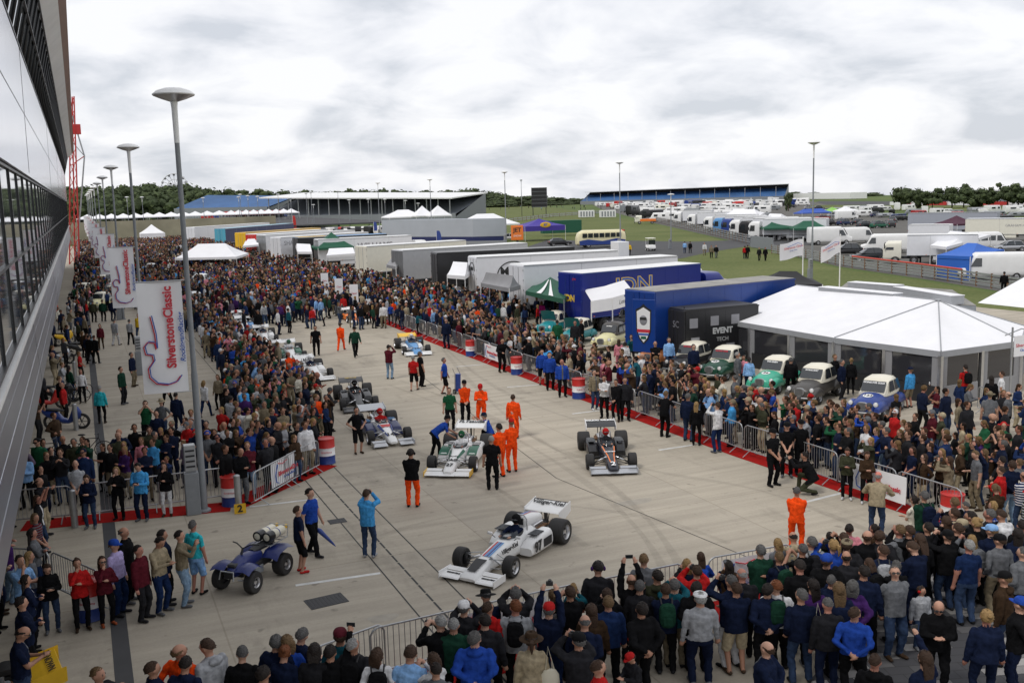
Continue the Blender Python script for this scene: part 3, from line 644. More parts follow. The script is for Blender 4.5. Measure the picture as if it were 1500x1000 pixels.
# ---------------------------------------------------------------- road vehicles
def carbody(t, L, Wd, low, roof, bm, rm, wins, ground=.18, n=18, p=3.2, rz0=None, arch=None):
    """low = (y, halfwidth, top) stations of the lower body, roof = (y, halfwidth at foot, top) stations of the cabin"""
    b = MB(); b.loft([superring(y, hw, ground+(gz if gz else 0), z, n, p, .9) for y, hw, z, gz in low], bm); b.build('body', t)
    zb = wins['belt']; zr = wins['roof']
    c = MB(); rs = []
    for y, hb, ht, z in roof:
        rs.append([(-hb, y, zb-.06), (-hb*.99, y, zb), (-ht, y, z-.08), (-ht*.8, y, z), (0, y, z+.025), (ht*.8, y, z), (ht, y, z-.08), (hb*.99, y, zb), (hb, y, zb-.06)])
    c.loft(rs, rm, closed=True); return c.build('roof', t)
def saloon(label, loc, rz, bm, rm, group, num=None, txt=None, txtc=None, hood=None, bonnet_open=None, sideback=None):
    """small rounded 1950s saloon, nose to +y, 3.45 m long"""
    t = thing('vintage_saloon', label, 'vintage car', (*loc, 0), rz, group)
    low = [(1.72, .3, .6, .1), (1.68, .45, .7, .06), (1.5, .52, .82, .02), (1.1, .55, .9, 0), (.6, .6, .96, 0), (.3, .66, .98, 0), (-.5, .69, .96, 0), (-1.1, .64, .93, 0), (-1.5, .5, .8, .04), (-1.72, .3, .6, .12)]
    b = MB(); b.loft([superring(y, hw, .24+gz, z, 20, 2.7, .86) for y, hw, z, gz in low], bm); b.build('body', t)
    for s in (-1, 1):   # rounded wings
        for y0, L_, nm in ((1.12, .58, 'front_wing'), (-1.12, .5, 'rear_wing')):
            w = MB(); rr = []
            for k in range(9):
                u = k/8; yy = y0+L_*(1-2*u); zz = .3+.46*math.sin(math.pi*min(1, .12+u*.84))**.6; hw = .05+.12*math.sin(math.pi*(.08+u*.84))**.5
                rr.append([(p_[0]+s*.56, p_[1], p_[2]) for p_ in superring(yy, hw, .3, zz, 12, 2.3)])
            w.loft(rr, bm); w.build(nm, t)
    zb, zt = .93, 1.5
    top = [(.55, .55, .5, zb+.02), (.2, .6, .5, 1.42), (0, .62, .51, 1.5), (-.5, .62, .5, 1.52), (-.9, .58, .46, 1.46), (-1.25, .5, .38, 1.2), (-1.5, .38, .3, zb)]
    c = MB(); rs = []
    for y, hb, ht, z in top:
        zz = max(z, zb+.01); rs.append([(-hb, y, zb-.1), (-hb, y, zb), (-ht, y, max(zb+.005, zz-.1)), (-ht*.75, y, zz-.01), (0, y, zz+.02), (ht*.75, y, zz-.01), (ht, y, max(zb+.005, zz-.1)), (hb, y, zb), (hb, y, zb-.1)])
    c.loft(rs, rm); roof = c.build('roof', t)
    w = MB(); w.loft([[(x*.47, y, z) for x in np.linspace(-1, 1, 7)] for y, z in ((.54, zb+.045), (.27, 1.36))], glass, closed=False, cap=False)
    for v in range(7): pass
    ws = w.build('windscreen', t); ws.location = (0, .022, .022)
    if txt: text(txt, ws, .1, txtc or whitetxt, (0, .335, 1.3), (-1, 0, 0), (0, -.27, .4), bold=.004)
    for s in (-1, 1):
        w = MB()
        for (ya, yb, yc, yd) in ((.34, -.3, -.3, .12), (-.38, -1.0, -.86, -.38)):
            w.quad([(s*.628, ya, zb+.05), (s*.628, yb, zb+.05), (s*.532, yc, 1.38), (s*.532, yd, 1.38)], glass)
        w.build('side_window', t)
    w = MB(); w.quad([(-.3, -1.30, 1.2), (.3, -1.30, 1.2), (.33, -1.02, 1.42), (-.33, -1.02, 1.42)], glass); o = w.build('rear_window', t); o.location = (0, -.02, .03)
    g = MB(); g.loft([superring(y, .2, .42, .76, 18, 2.6, 1.15) for y in (1.62, 1.765)], steel)
    for k in range(9): g.box((-.15+k*.0375, 1.77, .585), (.012, .012, .28), dark)
    g.build('grille', t)
    for s in (-1, 1):
        h = MB(); h.lathe([(.1, 0), (.105, .03), (.09, .05), (.001, .075)], steel, 18, M=Matrix.Translation((s*.5, 1.58, .68)) @ Matrix.Rotation(-math.pi/2, 4, 'X')); h.lathe([(.085, .052), (.001, .08)], white, 16, M=Matrix.Translation((s*.5, 1.58, .68)) @ Matrix.Rotation(-math.pi/2, 4, 'X')); h.build('headlight', t)
    bp = MB(); bp.tube([(-.7, 1.62, .36), (-.5, 1.78, .36), (0, 1.83, .36), (.5, 1.78, .36), (.7, 1.62, .36)], .035, steel, 8); bp.build('bumper', t)
    for x in (-1, 1):
        for y in (1.08, -1.1): wheel(t, x*.62, y, .29, .15, steel, x, .55)
    if num:
        d = MB(); d.lathe([(.2, .004), (.001, .006)], white, 20, M=Matrix.Translation((0, 1.05, .91)) @ Matrix.Rotation(math.radians(-10), 4, 'X')); o = d.build('roundel', t)
        text(num, o, .24, blacktxt, (0, 1.05, .925), (-1, 0, 0), (0, -1, .17))
    if bonnet_open:
        d = MB(); d.loft([[(x*.5, .62+.02*math.cos(x*1.5)+k*.3, 1.0+k*.62+.07*math.cos(x*1.4)) for x in np.linspace(-1, 1, 9)] for k in (0, .5, 1)], bonnet_open, closed=False, cap=False)
        d.loft([[(x*.5, .6+.02*math.cos(x*1.5)+k*.3, 1.0+k*.62+.07*math.cos(x*1.4)) for x in np.linspace(-1, 1, 9)] for k in (0, .5, 1)], dark, closed=False, cap=False); d.build('open_bonnet', t)
    return t
def modern_car(label, loc, rz, m, group, suv=False):
    t = thing('parked_car', label, 'car', (*loc, 0), rz, group); h = .2 if suv else 0
    low = [(2.15, .6, .62, .12), (2.05, .78, .74, .04), (1.2, .86, .88, 0), (.3, .88, .95+h*.5, 0), (-1.4, .88, .98+h*.5, 0), (-2.0, .82, .95+h*.5, .04), (-2.12, .7, .8, .12)]
    b = MB(); b.loft([superring(y, hw, .22+g_, z, 16, 4, .93) for y, hw, z, g_ in low], m); b.build('body', t)
    zb = .9+h*.5; zt = 1.42+h; c = MB(); rs = []
    pf = [(1.0, .8, .76, zb+.02), (.25, .8, .62, zt-.06), (-.3, .8, .62, zt), (-1.3, .8, .62, zt-.04), (-1.95 if suv else -1.8, .78, .68, zb+.02)]
    for y, hb, ht, z in pf:
        rs.append([(-hb, y, zb-.08), (-hb, y, zb), (-ht, y, max(zb+.005, z-.05)), (0, y, z+.02), (ht, y, max(zb+.005, z-.05)), (hb, y, zb), (hb, y, zb-.08)])
    c.loft(rs, glass, smooth=False); c.build('window', t)
    r = MB(); r.loft([[(x*.63, y, z+.035-.02*x*x) for x in (-1, -.5, 0, .5, 1)] for y, z in ((.27, zt-.06), (-.3, zt), (-1.3, zt-.04))], m, closed=False, cap=False)
    for s in (-1, 1):
        for y in (.25, -.45, -1.3): r.tube([(s*.8, y+(.45 if y > 0 else -.05 if y > -1 else -.3), zb), (s*.64, y, zt-.04)], .03, m, 6)
    r.build('roof', t)
    for x in (-1, 1):
        for y in (1.35, -1.35): wheel(t, x*.78, y, .33+h*.1, .2, alu, x, .6)
        l = MB(); l.ell((x*.62, 2.04, .66), (.16, .1, .07), white, 8, 6); l.build('headlight', t)
        l = MB(); l.ell((x*.68, -2.02, .8), (.12, .08, .09), redp, 8, 6); l.build('tail_light', t)
    return t
def van(label, loc, rz, m, group, L=5.6, H=2.5, windows=False, name='parked_van', cat='van', Wd=1.95):
    t = thing(name, label, cat, (*loc, 0), rz, group); a = L/2; w = Wd/2
    b = MB(); pf = [(a, .5, .95), (a-.08, .35, 1.1), (a-.75, .3, 1.28), (a-1.35, .3, H-.2), (a-1.7, .3, H), (-a+.05, .3, H), (-a, .35, H-.08)]
    b.loft([superring(y, w*(.86 if i < 1 else .96 if i < 2 else 1), z0, z1, 20, 6.5, .93) for i, (y, z0, z1) in enumerate(pf)], m); b.build('body', t)
    g = MB(); g.quad([(-w*.84, a-.74, 1.33), (w*.84, a-.74, 1.33), (w*.76, a-1.3, H-.28), (-w*.76, a-1.3, H-.28)], glass); o = g.build('windscreen', t); o.location = (0, .06, .03)
    for s in (-1, 1):
        g = MB(); x = s*(w*.955+.012)
        g.quad([(x+s*.03, a-1.0, 1.3), (x+s*.03, a-2.0, 1.3), (x-s*.02, a-2.0, H-.5), (x-s*.02, a-1.45, H-.5)], glass); g.build('side_window', t)
        if windows:
            for k in range(3): g = MB(); y0 = a-2.2-k*1.05; g.quad([(x+s*.02, y0, 1.35), (x+s*.02, y0-.9, 1.35), (x-s*.02, y0-.9, H-.5), (x-s*.02, y0, H-.5)], glass); g.build('side_window', t)
        l = MB(); l.ell((s*w*.72, a-.1, .9), (.16, .12, .12), steel, 8, 6); l.build('headlight', t)
        for y in (a-.95, -a+1.1): wheel(t, s*(w-.1), y, .34, .22, alu, s, .55)
    u = MB(); u.box((0, a-.02, .5), (w*1.7, .12, .24), dark, bev=.04); u.build('bumper', t); return t
def cab(t, y, m, H=3.2, w=1.22, bright=None):
    """lorry cab, front face at y, 2.1 m deep"""
    b = MB(); b.loft([superring(yy, w, z0, z1, 20, 7, .97) for yy, z0, z1 in ((y, .6, H-.7), (y-.1, .45, H-.4), (y-.5, .45, H-.02), (y-2.0, .5, H))], m); o = b.build('cab', t)
    g = MB(); g.quad([(-w*.88, y+.02, 1.75), (w*.88, y+.02, 1.75), (w*.84, y-.1, H-.62), (-w*.84, y-.1, H-.62)], glass); q = g.build('windscreen', o); q.location = (0, .02, 0)
    for s in (-1, 1):
        g = MB(); g.quad([(s*(w+.012), y-.25, 1.7), (s*(w+.012), y-1.15, 1.7), (s*(w*.985+.01), y-1.15, H-.7), (s*(w*.985+.01), y-.4, H-.7)], glass); g.build('side_window', o)
        g = MB(); g.box((s*(w+.2), y-.15, 2.15), (.22, .12, .6), dark, bev=.03); g.build('mirror', o)
        g = MB(); g.box((s*w*.75, y+.0, .8), (.36, .1, .2), steel, bev=.03); g.build('headlight', o)
        wheel(t, s*(w-.16), y-1.35, .48, .3, alu, s, .5)
    u = MB(); u.box((0, y+.01, .5), (w*1.9, .18, .4), dark, bev=.04); u.box((0, y+.015, 1.2), (w*1.2, .06, .5), dark, bev=.02); u.build('bumper', o); return o
def trailer(label, loc, rz, m, group=None, L=13.6, H=4.0, back=None, roofm=None, cabm=None, trim=None, name='race_transporter', cat='lorry', low=None, cabH=3.3, Wd=2.5, z0=1.0):
    """box trailer: rear doors at local y = 0, body running to +y; tractor in front when cabm is given"""
    t = thing(name, label, cat, (*loc, 0), rz, group); w = Wd/2; tr = trim or steel
    b = MB(); b.box((0, L/2, (H+z0)/2), (Wd, L, H-z0), m, bev=.04); body = b.build('box_body', t)
    r = MB(); r.box((0, L/2, H+.022), (Wd-.08, L-.1, .05), roofm or white, bev=.02)
    for s in (-1, 1): r.box((s*(w+.005), L/2, H-.03), (.05, L-.02, .07), tr); r.box((s*(w+.005), L/2, z0+.03), (.05, L-.02, .08), tr)
    r.build('roof', t)
    sm = MB()
    for s in (-1, 1):
        for k in range(1, int(L/1.25)): sm.box((s*(w+.003), k*1.25, (H+z0)/2), (.008, .022, H-z0-.16), tr if k % 4 == 0 else m)
        for k in range(int(L/2.2)): sm.box((s*(w+.02), 1+k*2.2, z0+.1), (.03, .1, .05), orangep)
    sm.build('side_seam', body)
    d = MB(); bk = back or m
    for s in (-1, 1):
        d.box((s*w/2, -.02, (H+z0)/2), (w-.06, .05, H-z0-.12), bk, bev=.01); d.tube([(s*w*.35, -.06, z0+.15), (s*w*.35, -.06, H-.15)], .018, tr, 6)
        for k in range(4): d.box((s*(w-.03), -.05, z0+.4+k*.75), (.06, .03, .1), tr)
    d.build('rear_door', t)
    c = MB(); c.box((0, L/2, z0-.1), (1.0, L-.3, .2), dark); c.box((0, .15, .62), (Wd-.1, .12, .16), dark)
    for s in (-1, 1): c.box((s*(w-.04), L*.42, z0-.28), (.05, L*.4, .46), low or m, bev=.01); c.box((s*(w-.3), .0, .8), (.3, .05, .12), redp)
    c.box((0, L*.8, .55), (.3, .2, .9), dark); c.build('chassis', t)
    for s in (-1, 1):
        for k in range(3): wheel(t, s*(w-.18), 2.0+k*1.25, .5, .32, alu, s, .5)
    if cabm: cab(t, L+2.6, cabm, cabH); e = MB(); e.box((0, L+.3, .75), (1.0, 3.6, .25), dark); e.build('frame', t); [wheel(t, s*(w-.2), L-.8, .5, .5, alu, s, .5) for s in (-1, 1)]
    return t
# ---------------------------------------------------------------- ground and sky
def sheet(name, pts, z, m, kind='structure', label=None, cat='ground'):
    b = MB(); b.quad([(x, y, z) for x, y in pts], m); o = b.build(name); tag(o, kind=kind)
    if label: tag(o, label, cat)
    return o
def concrete():
    m = bpy.data.materials.new('brushed concrete'); m.use_nodes = True; N, L = nodes(m); b = N['Principled BSDF']; b.inputs['Roughness'].default_value = .85; b.inputs['Specular IOR Level'].default_value = .25
    tc = N.new('ShaderNodeTexCoord')
    def noise(sc_, det, vec=None, scale=(1, 1, 1), rough=.6):
        mp = N.new('ShaderNodeMapping'); mp.inputs['Scale'].default_value = scale; L.new(tc.outputs['Object'], mp.inputs['Vector'])
        n = N.new('ShaderNodeTexNoise'); n.inputs['Scale'].default_value = sc_; n.inputs['Detail'].default_value = det; n.inputs['Roughness'].default_value = rough; L.new(mp.outputs['Vector'], n.inputs['Vector']); return n.outputs['Fac']
    def rng(v, a, c, d, e):
        r = N.new('ShaderNodeMapRange'); r.inputs['From Min'].default_value = a; r.inputs['From Max'].default_value = c; r.inputs['To Min'].default_value = d; r.inputs['To Max'].default_value = e; L.new(v, r.inputs['Value']); return r.outputs['Result']
    def mul(a, c):
        n = N.new('ShaderNodeMath'); n.operation = 'MULTIPLY'; L.new(a, n.inputs[0]); L.new(c, n.inputs[1]) if not isinstance(c, float) else None; return n.outputs[0]
    base = rng(noise(.09, 6, rough=.65), .3, .7, .84, 1.1)
    brush = rng(noise(1.0, 5, scale=(.16, 2.2, 1)), .3, .7, .82, 1.1)      # broom strokes along x
    blot = rng(noise(.5, 7, scale=(1, .35, 1), rough=.7), .55, .74, 1., .66)     # oil and water stains
    spots = rng(noise(2.3, 3, rough=.5), .66, .74, 1., .66)
    fine = rng(noise(14, 4), .25, .75, .93, 1.06)
    # slabs of slightly different tone
    br = N.new('ShaderNodeTexBrick'); br.inputs['Scale'].default_value = 1; br.offset = 0; br.inputs['Brick Width'].default_value = 7.2; br.inputs['Row Height'].default_value = 6.4; br.inputs['Mortar Size'].default_value = .02
    br.inputs['Color1'].default_value = (.96, .96, .96, 1); br.inputs['Color2'].default_value = (1.04, 1.035, 1.02, 1); br.inputs['Mortar'].default_value = (.8, .79, .77, 1); br.inputs['Mortar Smooth'].default_value = .1
    mp = N.new('ShaderNodeMapping'); mp.inputs['Location'].default_value = (-2.2, 1.4, 0); L.new(tc.outputs['Object'], mp.inputs['Vector']); L.new(mp.outputs['Vector'], br.inputs['Vector'])
    v = base
    for q in (brush, blot, spots, fine): v = mul(v, q)
    s1 = N.new('ShaderNodeVectorMath'); s1.operation = 'SCALE'; s1.inputs[0].default_value = (.42, .375, .305); L.new(v, s1.inputs['Scale'])
    s2 = N.new('ShaderNodeVectorMath'); s2.operation = 'MULTIPLY'; L.new(s1.outputs[0], s2.inputs[0]); L.new(br.outputs['Color'], s2.inputs[1]); L.new(s2.outputs[0], b.inputs['Base Color'])
    bp = N.new('ShaderNodeBump'); bp.inputs['Strength'].default_value = .25; bp.inputs['Distance'].default_value = .01; L.new(noise(30, 3), bp.inputs['Height']); L.new(bp.outputs['Normal'], b.inputs['Normal']); return m
conc = concrete()
def grassmat(name, c1, c2, sc_=.06):
    m = bpy.data.materials.new(name); m.use_nodes = True; N, L = nodes(m); b = N['Principled BSDF']; b.inputs['Roughness'].default_value = .95; b.inputs['Specular IOR Level'].default_value = .15
    tc = N.new('ShaderNodeTexCoord'); n = N.new('ShaderNodeTexNoise'); n.inputs['Scale'].default_value = sc_; n.inputs['Detail'].default_value = 9; n.inputs['Roughness'].default_value = .65; L.new(tc.outputs['Object'], n.inputs['Vector'])
    w = N.new('ShaderNodeTexNoise'); w.inputs['Scale'].default_value = 2.5; w.inputs['Detail'].default_value = 5; L.new(tc.outputs['Object'], w.inputs['Vector'])
    a = N.new('ShaderNodeMath'); a.operation = 'ADD'; L.new(n.outputs['Fac'], a.inputs[0]); L.new(w.outputs['Fac'], a.inputs[1])
    r = N.new('ShaderNodeValToRGB'); r.color_ramp.elements[0].position = .38; r.color_ramp.elements[1].position = .62; r.color_ramp.elements[0].color = (*c1, 1); r.color_ramp.elements[1].color = (*c2, 1)
    h = N.new('ShaderNodeMath'); h.operation = 'MULTIPLY'; h.inputs[1].default_value = .5; L.new(a.outputs[0], h.inputs[0]); L.new(h.outputs[0], r.inputs['Fac']); L.new(r.outputs['Color'], b.inputs['Base Color']); return m
grass = grassmat('mown grass', (.08, .105, .028), (.15, .165, .06))
fieldg = grassmat('far field grass', (.06, .1, .03), (.13, .16, .05), .01)
asph = mat('asphalt', (.075, .075, .078), .9, var=.2, scale=.5, spec=.25)
gravel = mat('paddock hardcore', (.13, .125, .115), .95, var=.25, scale=.2, spec=.2)
pave_m = bpy.data.materials.new('block paving'); pave_m.use_nodes = True
def paving():
    N, L = nodes(pave_m); b = N['Principled BSDF']; b.inputs['Roughness'].default_value = .8; tc = N.new('ShaderNodeTexCoord'); br = N.new('ShaderNodeTexBrick'); br.inputs['Scale'].default_value = 1
    br.inputs['Brick Width'].default_value = .5; br.inputs['Row Height'].default_value = .3; br.inputs['Mortar Size'].default_value = .008; br.inputs['Color1'].default_value = (.05, .05, .055, 1); br.inputs['Color2'].default_value = (.75, .72, .68, 1); br.inputs['Bias'].default_value = -.5
    br.inputs['Mortar'].default_value = (.02, .02, .02, 1); mp = N.new('ShaderNodeMapping'); mp.inputs['Rotation'].default_value = (0, 0, .32); L.new(tc.outputs['Object'], mp.inputs['Vector']); L.new(mp.outputs['Vector'], br.inputs['Vector']); L.new(br.outputs['Color'], b.inputs['Base Color'])
paving()
sheet('ground', [(-3000, -800), (1500, -800), WD(1700, 300, 1000)[:2], WD(1500, 300, 1000)[:2], WD(1300, 300, 1000)[:2], WD(1150, 300, 1000)[:2], WD(900, 300, 1500)[:2], WD(600, 300, 3500)[:2], (-600, 4500), (-3000, 4500)], -.03, fieldg)
sheet('apron', [(-60, -20), (24, -20), (62, 40), (60, 78), (72, 140), (80, 262), (-60, 262)], 0, conc)
sheet('grass_field', [(24.5, -20), (300, -20), *[W(*p) for p in ((1500, 436), (1350, 411), (1228, 393), (1100, 362), (1030, 344), (955, 328), (900, 318), (800, 302), (700, 300))], W(700, 335), (80, 200), (72, 140), (60, 78), (62, 40)], -.014, grass)
sheet('service_road', [W(*p) for p in ((742, 372), (800, 352), (900, 352), (1010, 354), (1100, 351), (1190, 352), (1190, 359), (1100, 360), (1040, 369), (1000, 378), (860, 392), (760, 400))], -.006, asph)
sheet('paddock_hardstanding', [W(*p) for p in ((955, 326), (880, 306), (860, 296), (1180, 293), (1290, 318), (1500, 326), (1790, 330), (1790, 450), (1500, 432), (1350, 408), (1228, 390), (1100, 359))], -.010, gravel)
for a, bq, c, d in (((1185, 300), (1900, 303), (1900, 297.0), (1200, 294.5)),): sheet('race_track', [W(*p) for p in (a, bq, c, d)], -.012, asph)
sheet('far_lawn', [W(*p) for p in ((1180, 306), (1900, 320), (1900, 303.5), (1190, 300.4))], -.008, grass)
sheet('block_paving', [W(*p) for p in ((1175, 1010), (1240, 930), (1300, 865), (1400, 820), (1620, 800), (1700, 1010))]+[(16, 5), (9, 9)], .006, pave_m)
# joints, channels and paint on the apron
seam = mat('joint sealant', (.03, .028, .026), .8); slot = mat('slotted drain', (.018, .018, .018), .7); paintw = mat('worn road paint', (.62, .62, .6), .7, var=.25, scale=3)
def strip(name, p, q, w, z, m, dash=None):
    p = Vector((*p, z)); q = Vector((*q, z)); d = (q-p); L = d.length; d.normalize(); n = Vector((-d.y, d.x, 0))*w/2; b = MB()
    if dash:
        k = 0
        while k < L: a = p+d*k; c = p+d*min(L, k+dash[0]); b.quad([a-n, c-n, c+n, a+n], m); k += sum(dash)
    else: b.quad([p-n, q-n, q+n, p+n], m)
    o = b.build(name); tag(o, kind='structure'); return o
strip('drain_channel', (6.25, 8), (6.25, 120), .035, .004, slot); strip('drain_channel', (6.8, 8), (6.8, 120), .05, .004, slot, (.5, .06)); strip('drain_channel', (7.5, 8), (7.5, 120), .035, .004, slot)

strip('joint', W(815, 700), W(1222, 868), .028, .004, seam); strip('joint', W(610, 545), W(815, 700), .028, .004, seam)
strip('cable_trench', (.1, 8), (.1, 200), .34, .004, asph)
for i, (a, c) in enumerate([((433, 857), (557, 839)), ((366, 742), (466, 730)), ((965, 659), (1018, 651)), ((838, 606), (878, 601)), ((743, 567), (790, 563)), ((668, 537), (715, 533)), ((1180, 735), (1232, 722))]): strip('bay_marking', W(*a), W(*c), .13, .004, paintw)
carpet = mat('red carpet', (.33, .012, .01), .95, var=.2, scale=4, spec=.1)
def carpet_run(pts, w, lab):
    b = MB()
    for p, q in zip(pts, pts[1:]):
        p = Vector((*p, .009)); q = Vector((*q, .009)); d = (q-p).normalized(); n = Vector((-d.y, d.x, 0))*w/2; N_ = max(1, int((q-p).length/.6))
        rows = [[p+(q-p)*k/N_-n+Vector((0, 0, 0)), p+(q-p)*k/N_+n] for k in range(N_+1)]; b.loft(rows, carpet, closed=False, cap=False)
    tag(b.build('red_carpet'), lab, 'carpet')
carpet_run([(21.3, 18.6), (20.75, 28), (20.6, 40), (20.6, 60), (21, 84)], .85, 'long strip of red carpet under the barriers beside the vintage saloons')
carpet_run([(-2.2, 31.6), (.5, 31.2), (3.6, 30.6), (7.3, 34.0)], 1.0, 'strip of red carpet under the barriers around the near left drum')
carpet_run([(4.6, 17.3), (9.1, 17.5), (15.2, 17.4)], 1.0, 'strip of red carpet beneath the barrier of the nearest crowd')
b = MB(); c = Vector((*W(478, 880), .006)); b.box(c, (.9, .62, .008), asph, rz=.1)
for k in range(9): b.box(c+Vector((-.38+k*.095, 0, .005)), (.05, .54, .006), dark, rz=.1)
tag(b.build('drain_cover'), 'square iron drain cover in the concrete left of the drain channels', 'drain cover')
b = MB(); c = Vector((*W(494, 763), .006)); b.box(c, (.5, .4, .008), asph); [b.box(c+Vector((-.2+k*.1, 0, .005)), (.05, .34, .006), dark) for k in range(5)]
tag(b.build('drain_cover'), 'small iron drain cover between the two drain channels', 'drain cover')
# ---------------------------------------------------------------- sky
def sky():
    w = bpy.data.worlds.new('World'); sc.world = w; w.use_nodes = True; N, L = w.node_tree.nodes, w.node_tree.links; bg = N['Background']
    sk = N.new('ShaderNodeTexSky'); sk.sky_type = 'NISHITA'; sk.sun_disc = False; sk.sun_elevation = math.radians(54); sk.sun_rotation = math.radians(250); sk.dust_density = 2
    ks = N.new('ShaderNodeVectorMath'); ks.operation = 'SCALE'; ks.inputs['Scale'].default_value = .11; L.new(sk.outputs[0], ks.inputs[0])
    tc = N.new('ShaderNodeTexCoord'); sp = N.new('ShaderNodeSeparateXYZ'); L.new(tc.outputs['Generated'], sp.inputs[0])
    # project the view direction on a cloud deck
    mz = N.new('ShaderNodeMath'); mz.operation = 'MAXIMUM'; mz.inputs[1].default_value = .0; L.new(sp.outputs['Z'], mz.inputs[0])
    ad = N.new('ShaderNodeMath'); ad.operation = 'ADD'; ad.inputs[1].default_value = .3; L.new(mz.outputs[0], ad.inputs[0])
    dv = N.new('ShaderNodeVectorMath'); dv.operation = 'DIVIDE'; cb = N.new('ShaderNodeCombineXYZ'); [L.new(ad.outputs[0], cb.inputs[i]) for i in range(3)]
    L.new(tc.outputs['Generated'], dv.inputs[0]); L.new(cb.outputs[0], dv.inputs[1])
    n1 = N.new('ShaderNodeTexNoise'); n1.inputs['Scale'].default_value = 3.1; n1.inputs['Detail'].default_value = 8; n1.inputs['Roughness'].default_value = .52; n1.inputs['Distortion'].default_value = .35; L.new(dv.outputs[0], n1.inputs['Vector'])
    n2 = N.new('ShaderNodeTexNoise'); n2.inputs['Scale'].default_value = 6; n2.inputs['Detail'].default_value = 6; n2.inputs['Roughness'].default_value = .55; L.new(dv.outputs[0], n2.inputs['Vector'])
    mx = N.new('ShaderNodeMix'); mx.data_type = 'FLOAT'; mx.inputs[0].default_value = .2; L.new(n1.outputs['Fac'], mx.inputs[2]); L.new(n2.outputs['Fac'], mx.inputs[3])
    r = N.new('ShaderNodeValToRGB'); e = r.color_ramp.elements; e[0].position = .36; e[0].color = (.68, .71, .77, 1); e[1].position = .55; e[1].color = (1.02, 1.02, 1.04, 1); q = r.color_ramp.elements.new(.47); q.color = (.9, .91, .955, 1); L.new(mx.outputs[0], r.inputs['Fac'])
    m2 = N.new('ShaderNodeMix'); m2.data_type = 'RGBA'; m2.inputs[0].default_value = .9; L.new(ks.outputs[0], m2.inputs[6]); L.new(r.outputs['Color'], m2.inputs[7])
    L.new(m2.outputs[2], bg.inputs[0]); bg.inputs[1].default_value = 1.0
sky()
sd = bpy.data.lights.new('sun', 'SUN'); sd.energy = 1.35; sd.angle = math.radians(12); sd.color = (1, .96, .9); so = bpy.data.objects.new('sun', sd); COL.objects.link(so); so.rotation_euler = (math.radians(36), 0, math.radians(-70))
sc.view_settings.view_transform = 'Standard'; sc.view_settings.look = 'None'; sc.view_settings.exposure = .05
# ---------------------------------------------------------------- pit building on the left
panel = mat('brushed aluminium cladding', (.66, .67, .73), .16, .85, var=.05, scale=.6); panel2 = mat('pale soffit', (.78, .77, .76), .4, var=.1, scale=.5)
facg = mat('curtain wall glass', (.3, .33, .36), .03, .75); mull = mat('dark mullion', (.02, .02, .022), .4, .3); brick = mat('brown roof edge', (.2, .1, .065), .6, var=.15, scale=.6)
pb = thing('pit_building', 'long silver and dark glass pit building running away along the left edge', 'building', (0, 0, 0))
Y0, Y1 = 3., 172.; ZC = CAMH
def slabx(p, q, m, name, parent=pb, th=.12, n=1):
    """long band of the facade between profile points p and q (x, z relative to eye height)"""
    b = MB(); x0, z0 = p; x1, z1 = q
    b.prism([(x0, z0+ZC), (x1, z1+ZC), (x1-th, z1+ZC), (x0-th, z0+ZC)], Y0, Y1, m, axis='y'); return b.build(name, parent)
A, Bq, D, F, G = (-1.22, -4.6), (-1.32, -2.8), (-1.22, 4.9), (0., 8.2), (.32, 8.6)
panl = mat('grey lower cladding', (.33, .345, .38), .3, .7, var=.06, scale=.6); lb = slabx(A, (-1.31, -2.86), panl, 'lower_cladding'); b = MB()
for k in range(1, 4): t_ = k/4; b.box((A[0]+(Bq[0]-A[0])*t_+.004, (Y0+Y1)/2, ZC+A[1]+(Bq[1]-A[1])*t_), (.012, Y1-Y0, .018), panel if k == 2 else panl)
for y in np.arange(Y0+2, Y1, 24.0): b.prism([(A[0]+.004, A[1]+ZC), (-1.306, -2.86+ZC), (-1.33, -2.86+ZC), (A[0]-.02, A[1]+ZC)], y, y+.03, mull, axis='y')
b.build('cladding_seam', lb)
b = MB(); b.box((-1.29, (Y0+Y1)/2, ZC-2.8), (.12, Y1-Y0, .1), white); b.build('window_sill', pb)
gl = slabx((-1.36, -2.74), (-1.36, .95), facg, 'lower_window_band'); b = MB()
for y in np.arange(Y0, Y1, 3.2): b.box((-1.35, y, ZC-.9), (.045, .08, 3.6), mull)
for z in (-2.68, -1.1, .92): b.box((-1.34, (Y0+Y1)/2, ZC+z), (.07, Y1-Y0, .06), mull)
b.build('mullion_grid', gl)
b = MB(); b.box((-1.3, (Y0+Y1)/2, ZC+1.02), (.14, Y1-Y0, .1), panel); b.build('window_head', pb)
pn = slabx((-1.27, 1.08), D, panel, 'upper_cladding'); b = MB()
for y in np.arange(Y0+2, Y1, 30.): b.prism([(-1.262, 1.08+ZC), (D[0]+.008, D[1]+ZC), (D[0]-.02, D[1]+ZC), (-1.29, 1.08+ZC)], y, y+.025, mull, axis='y')
b.box((-1.243, (Y0+Y1)/2, ZC+2.9), (.01, Y1-Y0, .014), mull); b.build('cladding_seam', pn)
ug = slabx((-1.3, 4.95), (-.7, 7.5), facg, 'upper_window_band'); b = MB()
for y in np.arange(Y0, Y1, 2.2): b.tube([(-1.27, y, ZC+4.95), (-.67, y+.8, ZC+7.5)], .045, mull, 4)
for z, x in ((4.97, -1.24), (6.2, -.95), (7.46, -.65)): b.box((x, (Y0+Y1)/2, ZC+z), (.08, Y1-Y0, .07), mull)
b.build('mullion_grid', ug)
slabx((-.66, 7.56), F, panel2, 'soffit'); slabx((0., 8.23), G, brick, 'roof_edge')
